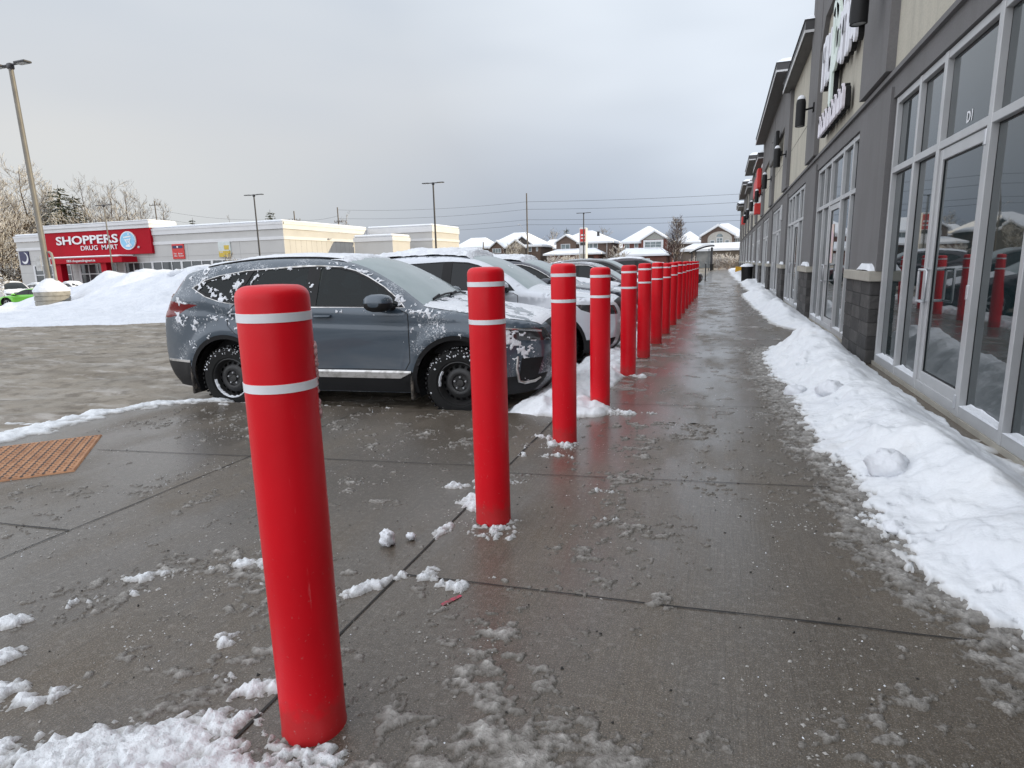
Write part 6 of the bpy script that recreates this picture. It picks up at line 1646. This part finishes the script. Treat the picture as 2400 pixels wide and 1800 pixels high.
b = MB(); b.box(-.9600 * Y0, -.9310 * Y0, Y0 - .14, Y0 - .122, 1.35 + .0310 * Y0, 1.35 + .0425 * Y0); bk_ = [(-.9455, .0450), (-.9345, .0450), (-.9335, .0535), (-.9465, .0535)]; b.prism([(x * Y0, 1.35 + z * Y0) for x, z in bk_], 'y', Y0 - .14, Y0 - .122); sdp(b, 'yellow_band', M['yellow'])
sdtext('food', .30, -.9575 * Y0, -.9500 * Y0, 1.35 + .0390 * Y0, Y0 - .15, M['letters'], 'poster_lettering', .004, .02)
# annexes to the right
b = MB(); b.box(-46.5, -36.6, 75.2, 84, BZ0, 6.2); sdp(b, 'rear_wing', M['sdm_wall'])
b = MB(); b.box(-46.6, -36.48, 75.08, 75.2, 6.0, 6.72); b.box(-36.6, -36.48, 75.2, 84, 6.0, 6.72); b.box(-46.5, -36.5, 75.12, 75.2, 4.85, 5.15); b.box(-36.6, -36.5, 75.2, 84, 4.85, 5.15); sdp(b, 'rear_cornice', M['sdm_band'])
roofsnow(-46.3, -36.5, 75.1, 84, 6.725, .3)
b = MB(); b.box(-43.9, -38.5, 68.0, 72.5, BZ0, 4.95); sdp(b, 'loading_block', M['sdm_wall'])
b = MB(); b.box(-44.0, -38.4, 67.9, 68.0, 4.7, 5.2); b.box(-38.5, -38.4, 68, 72.5, 4.7, 5.2); sdp(b, 'loading_cornice', M['sdm_band']); roofsnow(-43.95, -38.45, 67.95, 72.5, 5.2, .35)

# accessible parking sign and flood lights
b = MB(); b.box(XR + .01, XR + .35, Y0 + 8, Y0 + 8.5, 5.05, 5.2); b.box(XR + .01, XR + .3, Y0 + 3.6, Y0 + 3.9, 2.7, 2.95); sdp(b, 'flood_light', M['galv'])
asg = empty('parking_sign', (-1.192 * 55, 55.2, -.7), 0, 'small white parking sign on a post by the drug store entrance', 'sign')
b = MB(); b.tube([(0, 0, 0), (0, 0, 2.7)], .04, 6); b.build('post', M['galv'], asg); b = MB(); b.box(-.3, .3, -.06, -.045, 1.7, 2.6); b.build('sign_plate', M['letters'], asg); b = MB(); b.box(-.14, .14, -.068, -.061, 1.95, 2.35); b.build('symbol', M['pole_dark'], asg)

# ------------------------------------------------------------------ cars by the drug store
FAR = [('sports_car', scale_tpl(SEDAN, 1.0, .90, .93), GREEN, -47.0, 31.0, math.radians(196), 'lime green sports coupe half hidden by the snow pile', 'sports car', {}),
       ('pickup_truck', scale_tpl(SUV, 1.08, 1.12), WHITEP, -52.3, 33.0, math.radians(-20), 'white pickup at the left edge of the photo catching the sun', 'pickup', dict(top=True, roof=.06, hood=.03, hoodcov=.9, seed=51)),
       ('parked_sedan', scale_tpl(SUV, 1.0, .95), WHITEP, -60.5, 41.0, math.radians(-12), 'snowy white car behind the green coupe', 'car', dict(top=True, roof=.07, hood=.05, hoodcov=1., seed=52)),
       ('parked_sedan', scale_tpl(SEDAN, 1.0, 1.1), WHITEP, -63.6, 46.0, math.radians(-6), 'snow covered car to the left of the tall grey brown lamp pole', 'car', dict(top=True, roof=.08, hood=.06, hoodcov=1., windcov=.5, wind=.05, seed=53)),
       ('parked_sedan', scale_tpl(SEDAN, 1.0, 1.05), WHITEP, -60.0, 43.5, math.radians(0), 'snow covered car just right of the tall grey brown lamp pole', 'car', dict(top=True, roof=.08, hood=.06, hoodcov=1., windcov=.6, wind=.05, seed=54)),
       ('parked_suv', scale_tpl(SUV, 1.0, 1.02), BLACKP, -62.8, 49.5, math.radians(178), 'dark car with a snowy roof peeping over the pile by the red column', 'car', dict(top=True, roof=.08, hood=.05, hoodcov=1., seed=55))]
for (nm, T, pt, x, y, rz, lb, ct, sn) in FAR:
    make_car(nm, T, dict(paint=pt), lb, 'cars parked by the drug store', ct, (x, y, float(lotz(np.array(x), np.array(y)))), rz, snow=sn, grid=.13, simple=True, frost=False)

# ------------------------------------------------------------------ houses
def gable_roof(b, x0, x1, y0, y1, ze, zr, axis, over=.5, mi=0, th=.28):
    """thick snow slab roof; ridge along axis"""
    x0 -= over; x1 += over; y0 -= over; y1 += over
    if axis == 'y':
        xc = (x0 + x1) / 2; b.prism([(x0, ze - .15), (xc, zr), (x1, ze - .15), (x1, ze - .15 + th), (xc, zr + th * 1.2), (x0, ze - .15 + th)], 'y', y0, y1, mi)
    else:
        yc = (y0 + y1) / 2; b.prism([(y0, ze - .15), (yc, zr), (y1, ze - .15), (y1, ze - .15 + th), (yc, zr + th * 1.2), (y0, ze - .15 + th)], 'x', x0, x1, mi)
def hip_roof(b, x0, x1, y0, y1, ze, zr, ridge, over=.5, mi=0, th=.28):
    x0 -= over; x1 += over; y0 -= over; y1 += over; xc = (x0 + x1) / 2; yc = (y0 + y1) / 2; r = ridge / 2
    P = [(x0, y0), (x1, y0), (x1, y1), (x0, y1)]; z = ze - .12
    V = [(x, y, z) for x, y in P] + [(x, y, z + th) for x, y in P] + [(xc - r, yc, zr + th), (xc + r, yc, zr + th)]
    b.add(V, [(0, 3, 2, 1), (0, 1, 5, 4), (1, 2, 6, 5), (2, 3, 7, 6), (3, 0, 4, 7), (4, 5, 9, 8), (6, 7, 8, 9), (5, 6, 9), (7, 4, 8)], mi)
def win(parent, x0, x1, z0, z1, y, nx=2, nz=1, arch=False, gl='houseglass'):
    f = MB(); t = .09; f.box(x0 - t, x1 + t, y - .07, y - .003, z0 - t * 1.3, z0); f.box(x0 - t, x1 + t, y - .07, y - .003, z1, z1 + t)
    f.box(x0 - t, x0, y - .068, y - .004, z0, z1); f.box(x1, x1 + t, y - .068, y - .004, z0, z1)
    for i in range(1, nx): f.box(x0 + (x1 - x0) * i / nx - .035, x0 + (x1 - x0) * i / nx + .035, y - .06, y - .005, z0, z1)
    for i in range(1, nz): f.box(x0, x1, y - .058, y - .005, z0 + (z1 - z0) * i / nz - .025, z0 + (z1 - z0) * i / nz + .025)
    o = f.build('window', M['white'], parent); g_ = MB(); g_.box(x0, x1, y - .03, y - .006, z0, z1); g_.build('pane', M[gl], o); return o
def house(label, Y, xl, xr, ze, zr, wallmat, ridge, depth=9., kind='hip', rname='roof'):
    o = empty('house', (0, 0, 0), 0, label, 'house', 'brick houses beyond the parking lot')
    b = MB(); b.box(xl, xr, Y, Y + depth, -.15, ze); b.build('wall', M[wallmat], o)
    b = MB()
    if kind == 'hip': hip_roof(b, xl, xr, Y, Y + depth, ze, zr, ridge)
    else: gable_roof(b, xl, xr, Y, Y + depth, ze, zr, 'y')
    fixn(b.build('snowy_roof', M['snow_far'], o))
    b = MB(); b.box(xl - .52, xr + .52, Y - .52, Y - .40, ze - .33, ze - .125); b.box(xr + .40, xr + .52, Y - .4, Y + depth, ze - .33, ze - .125); b.build('eaves_trough', M['fascia_w'], o)
    return o
def front_gable(o, Y, x0, x1, ze, zr, pro, wallmat, base=-.15, th=.25):
    b = MB(); xc = (x0 + x1) / 2
    b.prism([(x0, base), (x1, base), (x1, ze), (xc, zr - .1), (x0, ze)], 'y', Y - pro, Y - .01); q = fixn(b.build('gable_wall', M[wallmat], o))
    b = MB(); gable_roof(b, x0, x1, Y - pro, Y + 3, ze + .1, zr, 'y', .35, 0, th); fixn(b.build('gable_roof', M['snow_far'], o))
    b = MB()
    for sg, xe in ((-1, x0 - .35), (1, x1 + .35)):
        b.add([(xe, Y - pro - .37, ze - .20), (xc, Y - pro - .37, zr - .14), (xc, Y - pro - .37, zr + .05), (xe, Y - pro - .37, ze - .01), (xe, Y - pro - .353, ze - .20), (xc, Y - pro - .353, zr - .14), (xc, Y - pro - .353, zr + .05), (xe, Y - pro - .353, ze - .01)], [(0, 1, 2, 3), (7, 6, 5, 4), (0, 4, 5, 1), (3, 2, 6, 7)])
    fixn(b.build('barge_board', M['fascia_w'], o)); return q
HY = 140.
def X_(u, Y=HY): return u * Y
def Z_(v, Y=HY): return CAM_H + v * Y
# h0 partly behind the store
h = house('tan house showing just right of the drug store', HY + 4, X_(-.455), X_(-.392), Z_(.0325), Z_(.049), 'brick_tan', 4)
# h1
h = house('brown brick bungalow with twin front gables under a broad snowy roof', HY, X_(-.383), X_(-.289), Z_(.0318), Z_(.054), 'brick_brown', 3.2, 11)
front_gable(h, HY, X_(-.374), X_(-.350), Z_(.0290), Z_(.0405), 1.4, 'brick_brown'); front_gable(h, HY, X_(-.346), X_(-.313), Z_(.0285), Z_(.0415), 1.0, 'brick_tan')
q = MB(); gable_roof(q, X_(-.337), X_(-.303), HY - .2, HY + 4, Z_(.0335), Z_(.047), 'y', .3); fixn(q.build('upper_gable_roof', M['snow_far'], h)); q = MB(); q.prism([(X_(-.337), Z_(.0325)), (X_(-.303), Z_(.0325)), (X_(-.320), Z_(.0455))], 'y', HY - .25, HY - .01); fixn(q.build('upper_gable', pm('dark_shingle', (.07, .062, .056), .9), h))
win(h, X_(-.3695), X_(-.3555), Z_(.0215), Z_(.0280), HY - 1.4, 3); win(h, X_(-.3095), X_(-.3045), Z_(.0225), Z_(.0295), HY, 1); win(h, X_(-.2955), X_(-.2935), Z_(.023), Z_(.0305), HY, 1)
h = house('grey brown house set back between the bungalow and the two storey house', HY + 12, X_(-.289, HY + 12), X_(-.256, HY + 12), Z_(.0245, HY + 12), Z_(.0395, HY + 12), 'brick_grey', 2, 8)
# h2
h = house('two storey brown brick house behind the pylon sign', HY, X_(-.2610), X_(-.1705), Z_(.0338), Z_(.0522), 'brick_brown', 2.0, 11)
front_gable(h, HY, X_(-.2600), X_(-.2270), Z_(.0350), Z_(.0460), .8, 'brick_brown'); win(h, X_(-.2515), X_(-.2375), Z_(.0245), Z_(.0315), HY - .8, 2); win(h, X_(-.2115), X_(-.2010), Z_(.0245), Z_(.0325), HY, 2); win(h, X_(-.1990), X_(-.1930), Z_(.0245), Z_(.0325), HY, 1)
b = MB(); b.box(X_(-.268), X_(-.186), HY - 4, HY - .01, -.15, Z_(.0135)); b.build('garage_wall', M['brick_red'], h)
b = MB(); hip_roof(b, X_(-.268), X_(-.186), HY - 4.2, HY + 3, Z_(.0150), Z_(.0222), 8.5, .9, 0, .35); fixn(b.build('garage_roof', M['snow_far'], h))
b = MB(); b.box(X_(-.2095), X_(-.1935), HY - 4.06, HY - 4.003, -.1, Z_(.012)); b.build('garage_door', pm('dark_garage', (.05, .035, .03), .8), h)
b = MB(); b.tube([(X_(-.1775), HY - .12, 0), (X_(-.1775), HY - .12, Z_(.0335))], .07, 6); b.build('downspout', M['fascia_w'], h)
for (u_, v_, s_) in ((-.195, .0475, .5), (-.222, .044, .35)):
    b = MB(); b.cbox(X_(u_) - s_ * .5, X_(u_) + s_ * .5, HY + 2.2, HY + 2.2 + s_, Z_(v_) - 1.6, Z_(v_) + .5, .03); b.build('roof_vent', M['pole_dark'], h)
h = house('low snow roofed house between the two red brick houses', HY + 14, X_(-.166, HY + 14), X_(-.148, HY + 14), Z_(.022, HY + 14), Z_(.031, HY + 14), 'brick_grey', 2, 8)
# h3
h = house('red brick house with a white bay window under a big front gable', HY, X_(-.1525), X_(-.0790), Z_(.0315), Z_(.055), 'brick_red', .6, 10)
front_gable(h, HY, X_(-.1225), X_(-.0820), Z_(.0330), Z_(.0465), .9, 'brick_red')
b = MB(); b.prism([(X_(-.1190), Z_(.0345)), (X_(-.0858), Z_(.0345)), (X_(-.1023), Z_(.0450))], 'y', HY - .96, HY - .905); fixn(b.build('gable_siding', pm('pale_siding', (.34, .34, .31), .7), h))
b = MB(); b.box(X_(-.1185), X_(-.0885), HY - 1.7, HY - .92, Z_(.0165), Z_(.0335)); b.build('bay_window_box', M['white'], h)
win(h, X_(-.1160), X_(-.0915), Z_(.0225), Z_(.0305), HY - 1.705, 3, 2); win(h, X_(-.1490), X_(-.1425), Z_(.0225), Z_(.0300), HY, 2); win(h, X_(-.1335), X_(-.1285), Z_(.0230), Z_(.0305), HY, 1)
b = MB(); b.box(X_(-.155), X_(-.081), HY - 4.5, HY - .01, -.15, Z_(.0085)); b.build('porch_wall', M['brick_red'], h)
b = MB(); hip_roof(b, X_(-.155), X_(-.081), HY - 4.6, HY + 2, Z_(.0100), Z_(.0190), 7.5, .6, 0, .4); fixn(b.build('porch_roof', M['snow_far'], h))
b = MB(); b.box(X_(-.128), X_(-.106), HY - 4.57, HY - 4.503, -.1, Z_(.0055)); b.build('garage_door', M['white'], h)
h = house('snow roofed house far behind the purple brown tree', HY + 20, X_(-.073, HY + 20), X_(-.030, HY + 20), Z_(.028, HY + 20), Z_(.044, HY + 20), 'brick_grey', .4, 9)
# h4
h = house('brown house with an arched gable window at the end of the walk', HY - 4, X_(-.0330, 136), X_(.034, 136), Z_(.034, 136), Z_(.0545, 136), 'brick_brown', 1.5, 12)
front_gable(h, 136, X_(-.0325, 136), X_(.0145, 136), Z_(.0355, 136), Z_(.0505, 136), 1.6, 'brick_brown', th=.35)
yy = 134.4
b = MB(); ar = [(X_(-.0205, 136) + 0, Z_(.025, 136))]
arch_o = [(X_(-.0060, 136) + 2.35 * math.cos(t), Z_(.0310, 136) + 1.55 * math.sin(t)) for t in np.linspace(0, PI, 20)]
b.prism([(X_(-.0060, 136) + 2.35, Z_(.0240, 136))] + arch_o + [(X_(-.0060, 136) - 2.35, Z_(.0240, 136))], 'y', yy - .06, yy - .004); fixn(b.build('arch_surround', pm('pale_trim', (.42, .40, .36), .8), h))
win(h, X_(-.0100, 136), X_(-.0022, 136), Z_(.0245, 136), Z_(.0325, 136), yy - .062, 2, 2); win(h, X_(-.0190, 136), X_(-.0140, 136), Z_(.0245, 136), Z_(.0290, 136), yy - .062, 1); win(h, X_(.0020, 136), X_(.0070, 136), Z_(.0245, 136), Z_(.0290, 136), yy - .062, 1)
b = MB(); b.prism([(X_(-.0062, 136) + .62 * math.cos(t), Z_(.0345, 136) + .62 * math.sin(t)) for t in np.linspace(0, PI, 12)], 'y', yy - .09, yy - .063); fixn(b.build('fanlight', M['houseglass'], h))
win(h, X_(.0165, 136), X_(.0215, 136), Z_(.0245, 136), Z_(.0335, 136), 136, 2, 3)
b = MB(); b.box(X_(-.0560, 136), X_(.036, 136), 129.5, 135.99 - 1.6, -.15, Z_(.0130, 136)); b.build('garage_wall', M['brick_tan'], h)
b = MB(); hip_roof(b, X_(-.0560, 136), X_(.036, 136), 129.5, 138, Z_(.0145, 136), Z_(.0225, 136), 9, .6, 0, .45); fixn(b.build('garage_roof', M['snow_far'], h))
for (xa, xb) in ((-.0185, .0055), (-.0530, -.0280)):
    b = MB(); b.box(X_(xa, 136), X_(xb, 136), 129.42, 129.497, -.1, Z_(.0085, 136)); b.build('garage_door', pm('taupe_door', (.16, .13, .11), .7), h)

# ------------------------------------------------------------------ trees
def branches(rng, base, H, spread, n1, n2, n3, r0, up=.55, droop=0., curve=.25, start=.25):
    """returns list of polylines with radii"""
    out = []
    tr = [Vector(base)]; 
    for i in range(1, 7): tr.append(Vector((base[0] + rng.uniform(-.03, .03) * H * .5, base[1] + rng.uniform(-.03, .03) * H * .5, base[2] + H * i / 6)))
    out.append((tr, [r0 * (1 - .85 * i / 6) for i in range(7)], 0))
    def sub(p, d, L, r, lev, nsub):
        pts = [Vector(p)]; dd = Vector(d).normalized(); n = 5
        for i in range(n):
            dd = (dd + Vector((rng.uniform(-curve, curve), rng.uniform(-curve, curve), rng.uniform(-curve, curve) + .08 - droop))).normalized(); pts.append(pts[-1] + dd * L / n)
        out.append((pts, [max(r * (1 - .8 * i / n), .012) for i in range(n + 1)], lev))
        if lev < 3:
            for k in range(nsub[lev]):
                i = rng.randint(1, n); q = pts[i]; a = rng.uniform(0, 2 * PI)
                d2 = (dd + Vector((math.cos(a), math.sin(a), rng.uniform(-.3, .7))) * rng.uniform(.6, 1.1)).normalized()
                sub(q, d2, L * rng.uniform(.4, .65), r * .55, lev + 1, nsub)
    for k in range(n1):
        t = rng.uniform(start, .98); i = min(int(t * 6), 5); p = tr[i].lerp(tr[i + 1], t * 6 - i); a = rng.uniform(0, 2 * PI)
        sub(p, (math.cos(a), math.sin(a), rng.uniform(up - .3, up + .5)), spread * (1.15 - t * .75) * rng.uniform(.7, 1.1), r0 * .42 * (1.1 - t), 1, {1: n2, 2: n3})
    return out
class RNG(random.Random):
    def randint(s, a, b): return random.Random.randint(s, a, b)
def tree(label, base, H, spread, seed, n1=16, n2=5, n3=4, r0=.22, mat='bark', snow=.5, up=.5, droop=0., group='trees behind the drug store', fat=1., name='bare_tree', start=.2):
    rng = RNG(seed); B = branches(rng, (0, 0, 0), H, spread, n1, n2, n3, r0, up, droop, start=start)
    o = empty(name, base, 0, label, 'tree', group)
    t = MB(); c = MB(); s = MB()
    for pts, rs_, lev in B:
        (t if lev == 0 else c).tube(pts, [r * fat for r in rs_], 6 if lev < 2 else 3, cap=False)
        if snow and lev > 0 and rng.random() < snow:
            s.tube([p + Vector((0, 0, r * fat * .9 + .015)) for p, r in zip(pts, rs_)], [r * fat * .85 + .014 for r in rs_], 4, cap=False)
    t.build('trunk', M[mat], o, True); c.build('crown', M[mat], o, True)
    if s.v: tag(s.build('branch_snow', M['twigsnow'], o, True), kind='stuff')
    return o
def conifer(label, base, H, spread, seed, n=34, snow=.6, group='trees behind the drug store', dens_=1.):
    rng = RNG(seed); o = empty('conifer_tree', base, 0, label, 'tree', group); t = MB(); t.tube([(0, 0, 0), (0, 0, H)], [H * .02, .03], 6); t.build('trunk', M['bark'], o, True)
    f = MB(); s = MB()
    for k in range(n):
        h = H * (.18 + .80 * k / n) ; L = spread * (1.02 - h / H) ** .8 * rng.uniform(.6, 1.15) + .25; nb = 6
        for j in range(nb):
            a = rng.uniform(0, 2 * PI); dx, dy = math.cos(a), math.sin(a); m_ = max(4, int(L * 3.2 * dens_))
            for i in range(m_):
                t_ = (i + rng.random()) / m_; q = Vector((dx * L * t_, dy * L * t_, h - .28 * L * t_ + .12 * L * t_ * t_ + rng.uniform(-.12, .12)))
                for z in range(2):
                    u = Vector((rng.gauss(dx, .7), rng.gauss(dy, .7), rng.gauss(-.15, .35))).normalized() * rng.uniform(.25, .55) * (H / 14); v = Vector((rng.gauss(0, 1), rng.gauss(0, 1), rng.gauss(0, .4))).normalized() * .10 * (H / 14)
                    f.add([q - v, q + u * .6 - v * .6, q + u, q + u * .5 + v, q + v * .6], [(0, 1, 2, 3, 4)])
                if rng.random() < snow * (.4 + .6 * t_):
                    u = Vector((dx, dy, -.2)) * rng.uniform(.2, .42) * (H / 14); v = Vector((-dy, dx, 0)) * rng.uniform(.06, .16) * (H / 14); q2 = q + Vector((0, 0, .07)); s.add([q2 - v, q2 + u - v * .5, q2 + u + v * .5, q2 + v, q2 + u * .5 + Vector((0, 0, .06))], [(0, 1, 4), (1, 2, 4), (2, 3, 4), (3, 0, 4)])
    f.build('needles', M['needle'], o); tag(s.build('branch_snow', M['twigsnow'], o), kind='stuff'); return o
TB = [  # u (X/Y), Y, top Z/Y, spread, kind, label
    (-1.500, 92, .235, 8.0, 'big', 'tallest snow laden bare tree left of the drug store, crown leaning out'),
    (-1.590, 86, .200, 8.5, 'big', 'wide snow laden bare tree at the left edge of the photo'),
    (-1.640, 80, .185, 7.5, 'big', 'snowy tangled tree at the extreme left edge'),
    (-1.555, 72, .130, 7.0, 'low', 'low tangle of snowy branches beside the left wing of the drug store'),
    (-1.610, 66, .105, 6.0, 'low', 'low snowy thicket tree standing over the white pickup'),
    (-1.440, 96, .180, 7.0, 'big', 'snowy bare tree just left of the big conifer'),
    (-1.318, 98, .205, 6.0, 'thin', 'slim bare tree with upright twigs right of the big conifer'),
    (-1.270, 104, .160, 6.0, 'thin', 'fine twigged bare tree over the word side of the red sign'),
    (-1.235, 100, .185, 6.5, 'thin', 'fine twigged bare tree above the middle of the red sign'),
    (-1.195, 106, .175, 6.5, 'thin', 'fine twigged bare tree above the blue oval emblem'),
    (-1.155, 110, .150, 6.0, 'thin', 'small bare tree above the right end of the red tower'),
    (-1.093, 118, .140, 4.5, 'thin', 'lone thin bare tree right of the utility pole behind the store'),
    (-1.365, 90, .120, 6.0, 'low', 'low snowy tree under the big conifer'), (-1.30, 92, .125, 6.0, 'low', 'low snow laden tree over the left part of the roof'), (-1.22, 94, .122, 6.0, 'low', 'low snow laden tree over the middle of the roof')]
for i, (u, Y, v, spd, kd, lb) in enumerate(TB):
    H = CAM_H + v * Y + .8; kw = dict(big=dict(n1=36, n2=7, n3=5, mat='bark_tan', snow=.60, r0=.30, fat=1.2), low=dict(n1=44, n2=7, n3=4, mat='bark_tan', snow=.5, r0=.2, up=.25, fat=1.35, start=.05), thin=dict(n1=26, n2=5, n3=4, mat='bark', snow=.18, r0=.2, up=.9, fat=1.15))[kd]
    tree(lb, (u * Y, Y, -.8), H, spd, 100 + i, **kw)
for i, (u, Y, v, spd, lb) in enumerate([(-1.385, 94, .198, 8.5, 'broad dark conifer with snow on its boughs behind the drug store'), (-1.345, 97, .175, 7.0, 'conifer with snowy boughs right behind the lamp pole'), (-1.43, 98, .165, 6.5, 'conifer between the bare trees left of the lamp pole')]):
    conifer(lb, (u * Y, Y, -.8), CAM_H + v * Y + .8, spd, 200 + i, 36, .95)
for i, (u, Y, v, spd, lb) in enumerate([(-.828, 120, .1165, 4.0, 'dark bushy pine top showing over the drug store roof'), (-.4085, 165, .047, 2.4, 'small dark spruce right of the drug store, left one'), (-.3975, 165, .0460, 3.6, 'dark spruce above the bungalow roof'), (-.388, 165, .042, 2.4, 'short spruce beside the dark spruce over the bungalow'), (-.2440, 165, .0585, 2.8, 'pointed spruce behind the two storey brick house'), (-.292, 165, .045, 2.6, 'small dark conifer between the bungalow and the two storey house'), (-1.02, 140, .111, 3.5, 'distant conifer top over the drug store roof')]):
    conifer(lb, (u * Y, Y, -.2), CAM_H + v * Y + .2, spd, 300 + i, 24, .25, 'distant conifers', .7)
for i, (u, Y, v, spd, lb, m_) in enumerate([(-.268, 170, .047, 4.5, 'pale bare tree behind the set back grey house', 'bark_tan'), (-.185, 170, .050, 4, 'faint bare tree behind the right slope of the brick house', 'bark_tan'), (-.66, 135, .098, 3.0, 'thin bare tree beside a utility pole behind the store', 'bark'), (-.93, 140, .112, 2.6, 'small bare tree top over the middle of the drug store roof', 'bark_tan')]):
    tree(lb, (u * Y, Y, -.2), CAM_H + v * Y + .2, spd, 400 + i, 18, 5, 3, .16, m_, .25, .9, group='distant bare trees')
tree('purple brown bare tree with dense upright twigs by the red brick house', (-.0690 * 118, 118, -.1), 8.6, 2.6, 500, 60, 8, 5, .13, 'bark_purple', .10, 1.0, group='distant bare trees', start=.08)
tree('snowy tan shrubby tree in front of the twin gabled bungalow', (-.336 * 128, 128, -.1), 5.6, 3.4, 501, 26, 6, 3, .12, 'bark_tan', .5, .6, group='small trees by the houses', start=.05)
tree('small snowy tree at the corner between the brick houses', (-.160 * 128, 128, -.1), 4.6, 2.6, 502, 22, 6, 3, .12, 'bark_tan', .6, .5, group='small trees by the houses', start=.05)
tree('leafless sapling in front of the food poster', (-.935 * 54, 54, -.7), 3.9, 1.4, 503, 12, 4, 3, .05, 'bark_tan', .3, .8, group='small trees by the houses')
for i, (u, Y, zt, spd, lb) in enumerate([(-.262, 112, 1.5, 2.2, 'frosted shrub left of the pylon sign'), (-.245, 110, 1.45, 2.2, 'frosted shrub beside the foot of the pylon sign'), (-.228, 109, 1.6, 2.0, 'frosted shrub hugging the pylon sign'), (-.036, 120, 1.2, 2.0, 'snowy bush by the taupe garage door'), (-.006, 100, 1.0, 1.8, 'snow laden bush at the end of the walk'), (.006, 98, 1.2, 1.6, 'snow laden bush against the far end of the plaza'), (-1.62, 24, 1.0, .9, 'bare brown weeds sticking out of the snow at the left edge')]):
    z0 = LOT if u > -1 else .15
    tree(lb, (u * Y, Y, z0), zt, spd, 600 + i, 34 if u > -1 else 7, 5, 3 if u > -1 else 2, .05 if u > -1 else .015, 'shrub' if u > -1 else 'bark', .8 if u > -1 else .3, .5, group='frosted shrubs', name='shrub', start=.05, fat=1.3 if u > -1 else .5)

# ------------------------------------------------------------------ utility poles and wires
def upole(u, Y, v, label, arms=((.9, 2.6),), mat='wood', street=None):
    H = CAM_H + v * Y; o = empty('utility_pole', (u * Y, Y, -.3), 0, label, 'utility pole', 'utility poles'); b = MB(); b.tube([(0, 0, 0), (0, 0, H + .3)], [.19, .13], 8); autosmooth(b.build('pole', M[mat], o), 60)
    for (dz, L) in arms:
        b = MB(); b.box(-L / 2, L / 2, -.07, .07, H - dz, H - dz + .16)
        for s in (-1, -.35, .35, 1): b.box(s * L * .46 - .05, s * L * .46 + .05, -.05, .05, H - dz + .16, H - dz + .5)
        b.build('crossarm', M[mat], o)
    if street: b = MB(); b.tube([(0, -.1, street[0]), (-1.0, -.1, street[0] + 1.6), (street[1], -.1, street[0] + 2.2)], .05, 6); b.cbox(street[1] - .45, street[1] + .15, -.25, .05, street[0] + 2.15, street[0] + 2.3, .03); b.build('street_light_arm', M['galv'], o)
    return (u * Y, Y, H)
U1 = upole(-1.1145, 122, .1485, 'utility pole with a crossarm behind the red tower', ((.8, 3.6),))
U2 = upole(-.7730, 128, .1112, 'utility pole with crossarm rising behind the drug store roof', ((2.0, 3.4),)); U3 = upole(-.6765, 130, .1130, 'utility pole with a pale crossarm nearer the right end of the store', ((3.2, 2.2),))
U4 = upole(-.3112, 125, .1163, 'tall utility pole with a street light arm in front of the bungalow', (), 'wood', (7.8, -1.6))
U5 = (.17 * 130, 130, 15.0); U0 = (-1.6 * 125, 125, 17.); UX = upole(-.3905, 131, .0405, 'thin short pole in front of the bungalow left gable', ()) 
def wire(a, b, sag, r=.03, name='power_line', label=''):
    n = 26; pts = [(a[0] + (b[0] - a[0]) * i / n, a[1] + (b[1] - a[1]) * i / n, a[2] + (b[2] - a[2]) * i / n - 4 * sag * (i / n) * (1 - i / n)) for i in range(n + 1)]
    m = MB(); m.tube(pts, r, 4); o = m.build(name, M['wire'], None, True); return tag(o, label, 'power line', 'power lines')
def dn(p, d): return (p[0], p[1], p[2] - d)
wn = ['top', 'second', 'third', 'fourth']
for i, (d4, d3, d5, sg) in enumerate(((1.7, .6, 1.0, .5), (3.2, 2.6, 2.4, .6), (5.3, 4.6, 5.0, .5), (6.3, 5.6, 6.0, .5))):
    wire(dn(U3, d3), dn(U4, d4), .7, .022, label='%s thin power line between the drug store pole and the street light pole' % wn[i]); wire(dn(U4, d4), dn(U5, d5), sg, .026, label='%s thin power line running right from the street light pole to the plaza' % wn[i])
for i, d in enumerate((2.0, 4.0)):
    wire(dn(U1, d), dn(U2, d * .9), 1.2, .022, label='%s sagging power line over the drug store roof, left span' % wn[i]); wire(dn(U2, d), dn(U3, d), .5, .022, label='%s power line of the short span over the drug store roof' % wn[i]); wire(dn(U0, d), dn(U1, d), 1.0, .022, label='%s power line passing through the snowy trees' % wn[i])
